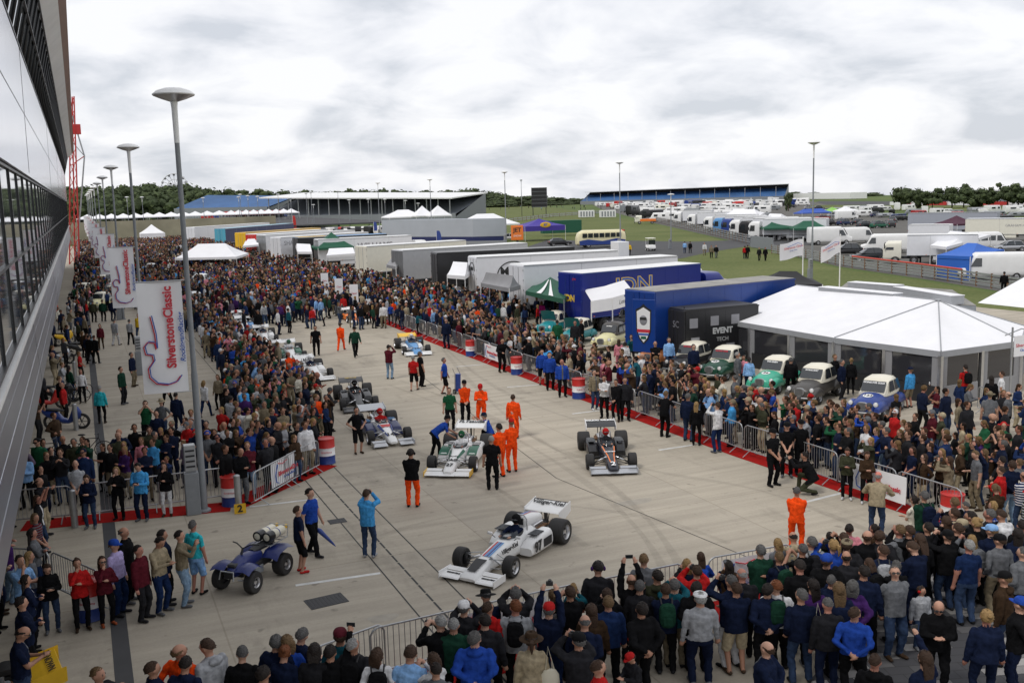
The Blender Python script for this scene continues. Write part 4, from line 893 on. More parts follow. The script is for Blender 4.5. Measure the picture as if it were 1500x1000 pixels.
b = MB(); b.prism([(-6.5, 0.), (-6.5, 4.3), (-1.7, 4.7), (-1.7, 16.0), (-1.0, 17.4), (.1, 17.9), (-14, 18.6), (-14, 0)], Y0+.2, Y1-.2, greyp, axis='y'); b.build('core_wall', pb)
# red lattice mast at its far end
mb = MB(); bx, by = -1.1, 180.
legs_ = [(-.7, -.7), (.8, -.7), (.1, .8)]
for dx, dy in legs_: mb.tube([(bx+dx, by+dy, 0), (bx+dx*.4+1.9, by+dy*.4, 27)], .11, redp, 6)
for k in range(13):
    z0, z1 = k*2.08, (k+1)*2.08
    for i in range(3):
        (ax, ay), (cx, cy) = legs_[i], legs_[(i+1) % 3]; f0, f1 = 1-.6*z0/27, 1-.6*z1/27; s0, s1 = -1.9*z0/27, -1.9*z1/27
        mb.tube([(bx+ax*f0-s0, by+ay*f0, z0), (bx+cx*f1-s1, by+cy*f1, z1)], .045, redp, 4)
mb.tube([(bx+.6, by, 2), (bx+3.0, by, 17.5), (bx+1.7, by, 24)], .12, steel, 6); mb.tube([(bx+.8, by, 16), (bx+3.0, by, 17.5)], .08, redp, 5); mb.tube([(bx+3.0, by, 17.5), (bx+1.2, by, 20)], .06, greyp, 5)
mb.box((bx+2.2, by, 21.8), (1.2, .8, 1.6), redp, bev=.05)
tag(mb.build('lattice_mast'), 'red steel lattice mast with grey stays at the far end of the glass building', 'mast')
# ---------------------------------------------------------------- street lamps and their banners
def make_lamp(H=12.3, label='', box=True):
    t = thing('street_lamp', label, 'street lamp', group='tall street lamps with saucer heads')
    b = MB(); b.tube([(0, 0, 0), (0, 0, 4.2), (0, 0, 4.3), (0, 0, H-1.3)], [.105, .095, .08, .07], greyp, 14); b.lathe([(.2, 0), (.2, .06), (.15, .1)], greyp, 14); b.build('pole', t)
    b = MB(); b.tube([(0, 0, H-1.35), (0, 0, H-.35), (0, 0, H-.15)], [.075, .085, .11], white, 14); b.build('neck', t)
    b = MB(); b.lathe([(.14, H-.16), (.38, H-.1), (.58, H-.015), (.59, H+.01), (.47, H+.11), (.26, H+.18), (.001, H+.21)], white, 28, cap=False); hd = b.build('lamp_head', t)
    b = MB(); b.lathe([(.13, H-.19), (.34, H-.12), (.56, H-.03)], alu, 24, cap=False); b.build('reflector', hd)
    if box: b = MB(); b.box((-.32, -.1, .65), (.42, .34, 1.3), greyp, bev=.02); b.box((-.32, -.12, 1.75), (.34, .26, .8), steel, bev=.02); [b.box((-.32, -.27, 1.5+k*.16), (.26, .03, .05), dark) for k in range(4)]; b.build('control_box', t)
    return t
squig = [(1.08, .5), (.95, .33), (.7, .26), (.4, .32), (.22, .52), (.2, .78), (.36, 1.0), (.34, 1.16), (.16, 1.2), (.12, 1.42), (.24, 1.56), (.42, 1.52), (.46, 1.34)]
def logo(parent, M, k=1.0):
    """track outline in blue and red in the banner's lower left"""
    for off, m in ((0, bluetxt), (-.045, redtxt)):
        for P in (squig, [(.46, 1.36), (.45, 1.75), (.36, 2.3)]):
            b = MB(); b.tube([Vector((x*k+off, y*k+off*.6, .006)) for x, y in P], .018*k, m, 5); o = b.build('track_emblem', parent); o.matrix_local = M
def make_banner(label):
    """hanging banner in the XZ plane, hung to the -x side of a lamp pole"""
    t = thing('banner', label, 'banner', group='event banners hung on the street lamps'); w, h = 1.25, 3.25
    b = MB(); rows = [[(-.1-w*u, .05*math.sin(u*4+v*3), -h*v) for u in np.linspace(0, 1, 7)] for v in np.linspace(0, 1, 11)]; b.loft(rows, canvas, closed=False, cap=False); b.build('banner_cloth', t)
    b = MB(); b.tube([(0, 0, .02), (-w-.15, 0, .02)], .02, steel, 6); b.tube([(0, 0, -h-.02), (-.5, 0, -h-.02)], .015, steel, 6); b.build('banner_arm', t)
    for sy in (-1,):
        o = text('SilverstoneClassic', t, .36, redtxt, (-.52, -.07, -h*.5+.3), (0, 0, 1), (-1, 0, 0), bold=.012, sx=.92)
        o = text('RockingandRacing', t, .2, bluetxt, (-.2, -.07, -h*.5-.02), (0, 0, 1), (-1, 0, 0), shear=.3, bold=.004)
    M = basis((-1.35, -.08, -h), (1, 0, 0), (0, 0, 1)); logo(t, M); return t
LAMPX = 2.8
ys = [30.5, 57.8]+[57.8+29.5*k for k in range(1, 9)]
ordn = ['nearest', 'second nearest', 'third', 'fourth', 'fifth', 'sixth', 'seventh', 'eighth', 'ninth', 'tenth']
LP = make_lamp(12.3, 'tall grey street lamp with white saucer head nearest to the glass building'); LP.location = (LAMPX, ys[0], 0)
BN = make_banner('white event banner with red lettering on the nearest street lamp'); BN.location = (LAMPX-.08, ys[0]-.02, 7.0)
for k, y in enumerate(ys[1:], 1):
    dup(LP, (LAMPX, y, 0), 0, ordn[k]+' grey street lamp in the row beside the glass building')
    if k < 9: dup(BN, (LAMPX-.08, y-.02, 7.0), 0, ordn[k]+' white event banner in the row along the walkway lamps')
for px, py, top, l in ((1189, 414, 209, 'grey street lamp on the grass behind the white marquee'), (909, 374, 236, 'grey street lamp beside the cream and blue coach'), (742, 362, 252, 'grey street lamp beside the corner of the grey panelled hall'),
                  (633, 353, 263, 'grey street lamp rising in front of the grey panelled hall'), (557, 350, 268, 'grey street lamp just left of the grey panelled hall'), (983, 364, 285, 'shorter street lamp on the grass right of the golf buggy')):
    x, y = W(px, py); D = math.hypot(x, y); z = WD(px, top, D)[2]; dup(LP, (x, y, 0), 0, l, scale=(1, 1, min(1.1, z/12.3)))
far_l = [(452, 350, 283), (498, 345, 280), (513, 330, 293), (541, 330, 292), (458, 330, 282), (410, 335, 285), (380, 335, 288), (428, 330, 290), (460, 322, 300), (355, 338, 285), (595, 325, 294), (614, 340, 298), (565, 325, 292), (300, 330, 290), (352, 330, 289), (189, 330, 289), (211, 330, 289), (365, 320, 287)]
for px, py, top in far_l:
    D = 300.; x, y, _ = WD(px, py, D); z = WD(px, top, D)[2]; o = dup(LP, (x, y, 0), 0, 'small distant street lamp standing against the grandstands', 'distant lamps before the grandstands', scale=(1, 1, max(.3, z/12.3)))

tyre_m = mat('rubber streak', (.05, .045, .04), .9, alpha=.075)
for i, P in enumerate([((1010, 905), (930, 770), (820, 680), (690, 610), (560, 560)), ((1030, 890), (950, 762), (838, 672), (706, 604), (575, 553)), ((860, 800), (700, 700), (560, 640), (480, 590)), ((1330, 800), (1120, 720), (960, 690), (800, 650), (690, 560), (640, 500)), ((520, 800), (640, 760), (800, 740), (960, 760), (1080, 800)), ((940, 640), (800, 600), (700, 550), (620, 480))]):
    Q = [Vector((*W(*p), .0035+.0004*i)) for p in P]; L_ = []
    for k in range(len(Q)-1):
        a, b_, c, d = Q[max(0, k-1)], Q[k], Q[k+1], Q[min(len(Q)-1, k+2)]
        for t in np.linspace(0, 1, 8)[:-1]: L_.append(.5*((2*b_)+(c-a)*t+(2*a-5*b_+4*c-d)*t*t+(3*b_-a-3*c+d)*t**3))
    rows = []
    for k, p in enumerate(L_):
        n = (L_[min(k+1, len(L_)-1)]-L_[max(k-1, 0)]).normalized(); n = Vector((-n.y, n.x, 0))*(.11+.04*math.sin(k*.7)); rows.append([p-n, p+n])
    b = MB(); b.loft(rows, tyre_m, closed=False, cap=False); tag(b.build('tyre_mark'), kind='structure')
patch = mat('repair concrete', (.34, .31, .26), .9, var=.15, scale=3)
for px, py, w, h in ((800, 790, 1.6, .7), (930, 735, 1.2, .6), (560, 905, .7, .5), (1090, 830, .9, .9), (700, 650, .8, .5)):
    x, y = W(px, py); b = MB(); b.quad([(x+w*.5*math.cos(a)*(1+.2*math.sin(3*a+px)), y+h*.5*math.sin(a)*(1+.25*math.cos(2*a+py)), .0028) for a in np.linspace(0, 2*math.pi, 15)[:-1]], patch); tag(b.build('concrete_patch'), kind='structure')
# ---------------------------------------------------------------- lorries along the paddock
def tpx(label, near, end, m, H=4.0, Wd=2.5, **k):
    a = Vector(W(*near, H)); e = Vector(W(*end, H)); d = (e-a); L = d.length; d.normalize(); n = Vector((-d.y, d.x)); c = a+n*Wd/2
    return trailer(label, (c.x, c.y), math.atan2(-d.x, d.y), m, 'race team transporters in the paddock row', L=L, H=H, Wd=Wd, **k)
deepblue = mat('deep blue lorry paint', (.008, .02, .2), .3, var=.05); midblue = mat('mid blue lorry paint', (.008, .045, .24), .3, var=.08); silverT = mat('silver lorry side', (.5, .51, .53), .35, .3, var=.06); greyT = mat('grey lorry doors', (.3, .31, .32), .3, .5)
creamT = mat('cream lorry paint', (.74, .72, .62), .4, var=.05); whiteT = mat('white lorry side', (.72, .73, .76), .35, var=.04); tealT = mat('turquoise awning', (.08, .35, .48), .6)
SD = ((0, 1, 0), (0, 0, 1))
def side(t, s, size, m, y, z, w=2.5, **k):     # lettering on the near (local +x) side
    return text(s, t.children[0], size, m, (w/2+.012, y, z), (0, 1, 0), (0, 0, 1), **k)
def rear(t, s, size, m, x, z, **k): return text(s, t, size, m, (x, -.065, z), (1, 0, 0), (0, 0, 1), **k)
t = tpx('royal blue race transporter with gold and red initials on its side', (852, 401), (1027, 386), deepblue, back=deepblue, trim=bluep, cabm=deepblue, low=deepblue)
b_ = side(t, 'JDN', 1.5, goldtxt, 4.6, 2.9, bold=.05, sx=1.3); side(t, 'JDN', 1.5, bluetxt, 4.6, 2.9, bold=.0, sx=1.3, ext=.012); side(t, 'RACING', .6, redtxt, 4.4, 2.2, shear=.5, bold=.03); rear(t, 'IDN', .6, goldtxt, 0, 2.3, bold=.03); rear(t, 'JDN', .2, redtxt, .5, 3.6)
t = tpx('blue race transporter with weathered roof and open rear door', (960, 428), (1165, 408), midblue, back=midblue, trim=bluep, roofm=mat('weathered roof', (.3, .29, .27), .8, var=.3, scale=1), low=midblue)
side(t, 'RACING', .34, redtxt, 5.4, 2.6, bold=.02, shear=.3); side(t, 'Fast Network', .4, whitetxt, 9.4, 2.8, shear=.3); side(t, 'Solutions', .34, redtxt, 10.0, 2.4, shear=.3)
# the door swung open, with its shield
a = Vector(W(928, 433, 3.9)); e = Vector(W(958, 437, 3.8)); d = (e-a).normalized(); b = MB(); b.box((0, 0, 1.45), (max(1.3, (e-a).length), .06, 2.75), midblue, bev=.02)
dr = thing('transporter_door', 'blue swung-open lorry door with a racer shield emblem', 'lorry door', (*((a+e)/2), .9), math.atan2(d.y, d.x)); b.build('door_panel', dr)
b = MB(); b.prism([(-.45, 2.3), (-.2, 2.42), (0, 2.6), (.2, 2.42), (.45, 2.3), (.42, 1.2), (.25, .75), (0, .5), (-.25, .75), (-.42, 1.2)], -.034, -.045, blacktxt, axis='y'); em = b.build('shield_emblem', dr)
b = MB(); b.prism([(-.38, 2.2), (0, 2.42), (.38, 2.2), (.36, 1.25), (.2, .82), (0, .6), (-.2, .82), (-.36, 1.25)], -.05, -.056, whitetxt, axis='y'); b.box((0, -.062, 1.2), (.72, .012, .16), redtxt); b.box((0, -.062, 1.02), (.6, .012, .1), bluetxt); b.box((0, -.062, .84), (.3, .012, .14), greenp); b.ell((0, -.06, 1.75), (.22, .03, .26), greytxt); b.box((0, -.09, 1.84), (.36, .02, .12), blacktxt); b.build('racer_head', em)
t = tpx('white race transporter with red lettering on its rear door', (767, 389), (993, 375), whiteT, cabm=white); rear(t, 'HITECH', .42, redtxt, -.1, 2.3, shear=.2, bold=.015)
t = tpx('white race transporter with black ring logo and white tractor', (698, 377), (905, 367), whiteT, cabm=white)
for nm, x, fn, sc_ in (('side', 0, 0, 1), ('rear', 0, 0, .5)):
    b = MB(); Rr = 1.25*sc_; pts = [(Rr*1.15*math.cos(a), Rr*.95*math.sin(a)) for a in np.linspace(-.2, math.pi+.2, 22)]
    if nm == 'side': b.tube([(1.262, 3.3+p, 2.3+q) for p, q in pts], .05, blacktxt, 5); b.build('ring_logo', t)
    else: b.tube([(p, -.07, 2.9+q) for p, q in pts], .03, blacktxt, 5); b.build('ring_logo', t)
side(t, 'MRN', 1.1, blacktxt, 3.3, 2.6, bold=.03); rear(t, 'MRN', .42, blacktxt, 0, 2.95, bold=.015); b = MB(); b.box((.35, -.07, 1.75), (.5, .02, 1.3), whiteT); b.box((.35, -.065, 1.75), (.56, .01, 1.36), blacktxt); b.build('door_outline', t)
t = tpx('black race transporter with white lettering high on its side', (640, 371), (842, 362), black, back=mat('dark grey door', (.05, .05, .055), .3), trim=dark, roofm=black, low=black); side(t, 'AMSPEED', .62, whitetxt, 4.4, 3.0, bold=.02); side(t, 'MOTORSPORT', .2, whitetxt, 4.9, 2.5)
t = tpx('pale grey race transporter with a thumbs-up outline on its side', (590, 367), (773, 356), silverT, back=greyT)
b = MB(); P = [(3.4, 1.9), (3.3, 2.6), (3.5, 2.65), (3.45, 3.3), (3.7, 3.35), (3.8, 2.75), (5.4, 2.7), (5.6, 2.3), (5.4, 1.95), (4.6, 1.8), (3.4, 1.9)]; b.tube([(1.27, y, z) for y, z in P], .05, greytxt, 5); [b.tube([(1.27, 4.5, z), (1.27, 5.45, z)], .035, greytxt, 5) for z in (2.15, 2.45)]; b.build('hand_outline', t)
t = tpx('cream race transporter with plain sides and brown skirt', (537, 361), (683, 352), creamT, back=creamT, low=brown, cabm=creamT)
t = tpx('white race transporter with dark lettering and grey rear doors', (466, 351), (603, 345), whiteT, back=greyT, cabm=white); side(t, 'WILLIAMS', .95, greytxt, 8.0, 2.9, bold=.02, sx=1.2)
t = tpx('black race transporter with yellow and blue roof stripes', (436, 348.5), (567, 342.5), black, back=black, roofm=lblue); b = MB(); b.box((0, 2.4, 4.06), (2.4, 4.4, .02), yellowp); b.build('roof_panel', t)
t = tpx('white race transporter with a dark letter near its rear edge', (411, 348), (540, 340), whiteT); side(t, 'SHADOW', .9, greytxt, 2.6, 3.1)
t = tpx('plain white race transporter with grey door frame', (389, 344.5), (520, 337), whiteT, back=greyT)
t = tpx('yellow race transporter among the white ones', (360, 341), (470, 333.5), yellowp, back=yellowp, roofm=mat('ochre roof', (.55, .36, .1), .6)); 
t = tpx('white race transporter with red rear corner post', (376, 343), (480, 336), whiteT, back=redp)
t = tpx('turquoise and navy race transporter at the far end of the row', (330, 335), (430, 327), navy, back=tealT, roofm=mat('pale blue roof', (.3, .5, .62), .6)); t = tpx('farthest white race transporter in the paddock row', (285, 333), (395, 326), whiteT, back=whiteT)
lgt = mat('pale grey lettering', (.45, .46, .46), .6); t = tpx('low black exhibition trailer with grey chequer panels on its side', (1004, 455), (1112, 446), black, H=3.1, Wd=2.2, back=dark, trim=dark, roofm=mat('black roof', (.03, .03, .032), .5), z0=.6, low=black)
b = MB()
for i, (y, z) in enumerate([(.3, 2.4), (1.0, 1.0), (1.6, 2.45), (2.6, .95), (2.9, 2.45), (4.1, 1.8), (4.6, 2.4), (3.7, 1.0), (.4, 1.4)]): b.box((1.112, y+.2, z), (.02, .5, .5), greytxt)
b.build('chequer_panel', t); side(t, 'EVENT', .42, lgt, 2.3, 1.9, w=2.2, bold=.02); side(t, 'TECH', .3, lgt, 2.3, 1.45, w=2.2); rear(t, 'SC', .5, greytxt, .3, 2.3)
# ---------------------------------------------------------------- tents
def gazebo(label, corners, eave, peak, m, legs=True, val=.3, stripes=None, cat='gazebo', ridge=0., group=None, name='gazebo', legm=None, walls=()):
    """pyramid or ridged canopy over four ground corners (x, y)"""
    cs = [Vector((*c, 0)) for c in corners]; cen = sum(cs, Vector())/4; t = thing(name, label, cat, cen, 0, group); L = [c-cen for c in cs]
    b = MB(); pk = Vector((0, 0, peak)); r1 = ((L[0]+L[3])/2*ridge+pk, (L[1]+L[2])/2*ridge+pk)
    def panel_(p, q, tp, tq):
        n = 7; rows = []
        for v in np.linspace(0, 1, n):
            rows.append([(p.lerp(q, u)+Vector((0, 0, eave))).lerp(tp.lerp(tq, u), v)-Vector((0, 0, .22*math.sin(math.pi*v)*(.6+.4*math.sin(math.pi*u)))) for u in np.linspace(0, 1, n)])
        b.loft(rows, m, closed=False, cap=False)
    panel_(L[0], L[1], r1[0], r1[1]); panel_(L[1], L[2], r1[1], r1[1]); panel_(L[2], L[3], r1[1], r1[0]); panel_(L[3], L[0], r1[0], r1[0])
    for i in range(4): p, q = L[i], L[(i+1) % 4]; b.quad([p+Vector((0, 0, eave)), q+Vector((0, 0, eave)), q+Vector((0, 0, eave-val)), p+Vector((0, 0, eave-val))], m)
    cn = b.build('canopy', t)
    if legs:
        for c in L: g = MB(); g.tube([c, c+Vector((0, 0, eave-.02))], .035, legm or white, 6); g.build('leg', t)
    for i in walls: p, q = L[i], L[(i+1) % 4]; g = MB(); g.quad([p*.99, q*.99, q*.99+Vector((0, 0, eave-.05)), p*.99+Vector((0, 0, eave-.05))], m); g.build('side_wall', t)
    return t
def rectc(x, y, w, d, a=0.):
    c, s = math.cos(a), math.sin(a); return [(x+c*u-s*v, y+s*u+c*v) for u, v in ((-w/2, -d/2), (w/2, -d/2), (w/2, d/2), (-w/2, d/2))]
darkg = mat('dark green canvas', (.012, .09, .05), .75, bump=.2, bscale=3); blueC = mat('bright blue canvas', (.02, .12, .5), .7, bump=.2, bscale=3); purpC = mat('purple canvas', (.05, .03, .28), .6)
g = gazebo('green gazebo with two white roof stripes beside the white lorry', [W(770, 425, 2.5), W(826, 437, 2.5), W(842, 418, 2.5), W(790, 410, 2.5)], 2.45, 3.3, darkg, legm=steel)
co = [Vector((*W(770, 425, 2.5), 0)), Vector((*W(826, 437, 2.5), 0))]
cen = Vector(g.location); b = MB(); p, q = co[0]-cen, co[1]-cen
for u in (.3, .62): b.loft([[(p.lerp(q, u+du)+Vector((0, 0, 2.5))).lerp(Vector((0, 0, 3.36)), v)-Vector((0, 0, .17*math.sin(math.pi*v))) for v in np.linspace(.0, .85, 6)] for du in (0, .12)], whitetxt, closed=False, cap=False)
b.build('roof_stripe', g)
gazebo('long white party tent over old racing cars at the back of the paddock', [(11.3, 137.5), (18.6, 133.6), (21.4, 142), (14, 146)], 2.3, 3.9, canvas, ridge=.45, cat='tent', name='party_tent')
gazebo('peaked white tent before the concrete retaining wall', rectc(*W(224, 357), 5.5, 5.5), 2.6, 4.7, canvas, cat='tent', name='peaked_tent', walls=(0, 3, 1))
gazebo('grey awning slung between two white transporters', [W(704, 416, 2.5), W(746, 424, 2.5), W(762, 398, 3.6), W(716, 398, 3.4)], 2.6, 3.4, canvas_g, cat='awning', name='awning', ridge=.9)
gazebo('white awning tent left of the ring logo transporter', [W(655, 404, 2.5), W(681, 406, 2.5), W(694, 392, 2.8), W(668, 390, 2.8)], 2.6, 3.5, canvas, cat='awning', name='awning', ridge=.8)
gazebo('small grey awning beside the thumbs-up transporter', [W(566, 389, 2.4), W(580, 392, 2.4), W(592, 382, 2.4), W(575, 380, 2.4)], 2.5, 3.6, canvas_g, cat='awning', name='awning')
gazebo('dark green peaked gazebo beside the white lettered transporter', rectc(*W(488, 392), 5, 5), 2.9, 4.9, darkg)
gazebo('white framed awning tent with windows right of the green gazebo', [W(478, 374, 2.6), W(520, 371, 2.6), W(519, 365, 2.8), W(482, 366, 2.8)], 2.6, 3.2, canvas, ridge=.9, cat='awning', name='awning')
gazebo('white sloping awning beside the black and yellow transporter', [W(436, 371, 2.6), W(457, 371, 2.6), W(455, 356, 3.2), W(432, 354, 3.2)], 2.8, 3.4, canvas, ridge=.9, cat='awning', name='awning')
gazebo('small white awning between far transporters', [W(356, 362, 2.6), W(379, 360, 2.6), W(378, 352, 2.8), W(360, 352, 2.8)], 2.8, 3.4, canvas, ridge=.5, cat='awning', name='awning')
# white fabric lean-to beside the second blue lorry
a0, a1, a2 = Vector(W(866, 441, 2.5)), Vector(W(897, 436, 2.9)), Vector(W(928, 427, 3.4)); t = thing('awning', 'white fabric lean-to attached to the blue transporter with open door', 'awning', (*a0, 0)); b = MB()
pts = [(Vector((0, 0, 2.5))), Vector((*(a1-a0), 2.9)), Vector((*(a2-a0), 3.4))]; bk = [p+Vector((1.2, 3.2, .4)) for p in pts]
b.loft([pts, bk], canvas, closed=False, cap=False); b.loft([[p-Vector((0, 0, .0)) for p in pts], [p-Vector((0, 0, .75)) for p in pts]], canvas, closed=False, cap=False); b.build('canopy', t)
for p in pts+bk[:1]: g_ = MB(); g_.tube([Vector((p.x, p.y, 0)), p], .04, white, 6); g_.build('leg', t)
text('Lotus', t, .35, blacktxt, pts[1]+(pts[2]-pts[1])*.5+Vector((0, -.02, -.4)), (pts[2]-pts[1]).to_tuple(), (0, 0, 1), shear=.4)
gazebo('black awning roof showing behind the blue transporter', [W(1115, 412, 2.8), W(1205, 412, 2.8), W(1190, 400, 3.0), W(1110, 398, 3.0)], 2.6, 3.3, mat('black canvas', (.02, .02, .022), .8), cat='awning', name='awning', ridge=.3)
# hospitality marquee
fas = mat('grey fascia', (.33, .34, .36), .6, var=.08)
P0, P1, P2, P3, P4 = (31.6, 45.4), (31.7, 36.0), (32.6, 30.6), (37.6, 30.9), (41.6, 34.0)
mq = thing('marquee', 'large white hospitality marquee with grey fascia and window panels', 'marquee', (36, 36, 0)); O = Vector((36, 36, 0)); ZE = 2.28
def V3(p, z): return Vector((p[0], p[1], z))-O
apex = V3((37.0, 35.0), 3.75); far = V3((37.0, 45.2), 3.75); right = V3((42.6, 45.2), ZE)
def tri(b, p, q, r, s, m, sag=.1):
    rows = [[p.lerp(q, u).lerp(r.lerp(s, u), v)-Vector((0, 0, sag*math.sin(math.pi*v)*math.sin(math.pi*u))) for u in np.linspace(0, 1, 9)] for v in np.linspace(0, 1, 7)]; b.loft(rows, m, closed=False, cap=False)
E0, E1, E2, E3, E4 = [V3(p, ZE) for p in (P0, P1, P2, P3, P4)]
for nm, args in (('roof_panel', (E0, E1, far, apex)), ('roof_panel', (E1, E2, apex, apex)), ('roof_panel', (E2, E3, apex, apex)), ('roof_panel', (E3, E4, apex, apex)), ('roof_panel', (E4, right, apex, far))): b = MB(); tri(b, *args, canvas); b.build(nm, mq)
b = MB()
for p, q in ((E1, apex), (E2, apex), (E3, apex), (far, apex), (E4, apex)): b.tube([p+Vector((0, 0, .02)), q+Vector((0, 0, .02))], .028, fas, 6)
b.ell(apex+Vector((0, 0, .03)), (.16, .16, .06), fas); b.build('roof_seam', mq)
winm = mat('clear tent window', (.035, .035, .04), .08, spec=.9)
for (p, q, n) in ((E0, E1, 3), (E1, E2, 2), (E2, E3, 2), (E3, E4, 1)):
    b = MB(); d = (q-p); L = d.length; d.normalize(); nrm = Vector((d.y, -d.x, 0)) if True else None
    if (p+q).dot(nrm) < 0: nrm = -nrm
    a = math.atan2(d.y, d.x); c = (p+q)/2; b.box((c.x+nrm.x*.03, c.y+nrm.y*.03, ZE-.12), (L, .06, .26), fas, rz=a); b.build('fascia', mq)
    for k in range(n+1): o = p+d*L*k/n; b = MB(); b.box((o.x, o.y, ZE/2-.1), (.16, .16, ZE-.2), alu, rz=a); b.box((o.x+d.x*.22*(1 if k < n else -1), o.y+d.y*.22*(1 if k < n else -1), ZE/2-.1), (.34, .05, ZE-.2), canvas_g, rz=a); b.build('post', mq)
    for k in range(n):
        o = p+d*L*(k+.5)/n; b = MB(); w_ = L/n-.4; b.box((o.x-nrm.x*.02, o.y-nrm.y*.02, 1.42), (w_, .03, 1.25), winm, rz=a); b.build('window_panel', mq)
        b = MB(); b.box((o.x, o.y, .38), (w_, .06, .8), dark if (p is E0 or p is E1) else canvas_g, rz=a); b.build('lower_panel', mq)
# second marquee at the frame's right edge and the arch sign
m2 = thing('marquee', 'second white marquee at the right edge with an entrance sign', 'marquee', (50.5, 37, 0)); b = MB(); b.loft([[Vector((-3.6, -4.5+9*u, 2.4)) for u in (0, .5, 1)], [Vector((1.0, -4.5+9*u, 4.0)) for u in (0, .5, 1)], [Vector((5.6, -4.5+9*u, 2.4)) for u in (0, .5, 1)]], canvas, closed=False, cap=False, smooth=False); b.build('roof_panel', m2)
b = MB(); b.prism([(-3.6, 2.4), (5.6, 2.4), (1.0, 4.0)], -4.5, -4.46, canvas_g, axis='y'); b.build('gable', m2)
for x in (-3.6, -1.3, 1, 3.3, 5.6): b = MB(); b.box((x, -4.5, 1.2), (.14, .14, 2.4), alu); b.build('post', m2)
b = MB(); b.box((-2.6, -4.4, 1.2), (2.0, .05, 2.3), canvas_g); b.build('side_wall', m2)
sg = thing('hanging_sign', 'white hanging sign with red lettering on a pole beside the marquee entrance', 'sign', (*W(1478, 600), 0)); x0 = Vector((0, 0, 0))
b = MB(); b.tube([(0, 0, 0), (0, 0, 3.4)], .04, steel, 8); b.tube([(-.4, 0, 3.1), (.5, 0, 3.3), (1.6, 0, 3.1)], .025, steel, 6); b.build('pole', sg); b = MB(); b.box((.65, 0, 2.6), (1.05, .03, .85), canvas); b.build('sign_panel', sg); text('Silverstone', sg, .2, redtxt, (.65, -.02, 2.62), (1, 0, 0), (0, 0, 1)); text('Classic', sg, .14, bluetxt, (.65, -.02, 2.42), (1, 0, 0), (0, 0, 1))
# flat-roofed block behind the marquee with long white roof units
fb = thing('flat_roofed_unit', 'flat-roofed grey unit behind the marquee with long white roof boxes', 'building', (0, 0, 0)); q0, q1, q2, q3 = [W(*p, 3.4) for p in ((1215, 434), (1430, 447), (1395, 424), (1240, 414))]
b = MB(); b.prism([q0, q1, q2, q3], 0, 3.35, greyp, axis='z'); b.build('wall', fb); b = MB(); b.prism([q0, q1, q2, q3], 3.36, 3.4, mat('stained flat roof', (.25, .24, .22), .8, var=.4, scale=.8), axis='z'); b.build('roof', fb)
for p, q in (((1206, 418), (1315, 428)), ((1248, 411), (1318, 416)), ((1318, 418), (1403, 431))):
    p, q = Vector(W(*p, 3.9)), Vector(W(*q, 3.9)); d = q-p; b = MB(); b.box((*((p+q)/2), 3.62), (d.length, .7, .4), fas, rz=math.atan2(d.y, d.x)); b.box((*((p+q)/2), 3.84), (d.length+.04, .74, .03), canvas, rz=math.atan2(d.y, d.x)); b.build('roof_unit', fb)
# flags
def flagpole(label, base, topz, fl, w=2.1, h=1.25, flip=1):
    t = thing('flag', label, 'flag', (*base, 0), 0, 'white event flags on poles'); b = MB(); b.tube([(0, 0, 0), (0, 0, topz)], [.05, .035], white, 8); b.ell((0, 0, topz), (.06, .06, .06), white, 8, 6); b.build('pole', t)
    rows = [[Vector((-w*u*fl[0], .12*math.sin(u*7+v*1.5)*u, topz-.1-h*v-fl[1]*u+.05*math.sin(u*6))) for u in np.linspace(0, 1, 16)] for v in np.linspace(0, 1, 8)]; b = MB(); b.loft(rows, canvas, closed=False, cap=False); b.build('flag_cloth', t)
    text('Silverstone Classic', t, .24, redtxt, (-w*.48, -.14, topz-.55-fl[1]*.45), (1, 0, fl[1]/w), (0, 0, 1), shear=.3); text('Rocking and Racing', t, .09, bluetxt, (-w*.48, -.14, topz-.78-fl[1]*.45), (1, 0, fl[1]/w), (0, 0, 1), shear=.3)
    b = MB(); b.tube([(-w*.75, -.15, topz-.45-fl[1]*.7), (-w*.3, -.15, topz-.28-fl[1]*.3), (-w*.12, -.15, topz-.4-fl[1]*.15), (-w*.16, -.15, topz-.65-fl[1]*.15)], .018, bluetxt, 5); b.build('track_emblem', t)
f0 = W(1175, 452); flagpole('white flag with red lettering flying left of the lamp post', f0, WD(1175, 348, math.hypot(*f0))[2], (1, .3)); f1 = W(1229, 447); flagpole('white flag with red lettering drooping right of the lamp post', f1, WD(1229, 344, math.hypot(*f1))[2], (.85, .75))
# ---------------------------------------------------------------- concrete wall, terrace tents, grandstands, hall
wallm = mat('stained retaining wall', (.3, .27, .2), .9, var=.35, scale=.12, bump=.3, bscale=.6)
b = MB(); b.box((-8, 274, 2.75), (114, 1.2, 5.5), wallm); tag(b.build('retaining_wall'), 'long stained concrete retaining wall across the far end of the paddock', 'wall'); b = MB(); b.box((10, 365, 2.6), (150, 180, .4), asph); tag(b.build('terrace_ground'), kind='structure')
proto = None
for k in range(24):
    px = 46+k*15.2 if k < 3 else 128+(k-3)*17.6 if k < 15 else 339+(k-15)*11
    x, y, _ = WD(px, 318, 385+(k % 3)*1.5); w_ = 3.1 if k < 15 else 2.2
    if proto is None: proto = gazebo('small peaked white stall tent in the row above the concrete wall', rectc(x, y, 6.2, 6.2), 2.4, 3.9, canvas, group='peaked stall tents above the concrete wall', cat='stall tent', name='stall_tent'); proto.location.z = 2.8; proto.scale = (1.2, 1.2, 1)
    else: dup(proto, (x, y, 2.8), 0, None, scale=(w_/2.6, w_/2.6, 1))
blueS = mat('blue stadium seats', (.03, .1, .25), .7, var=.35, scale=.05)
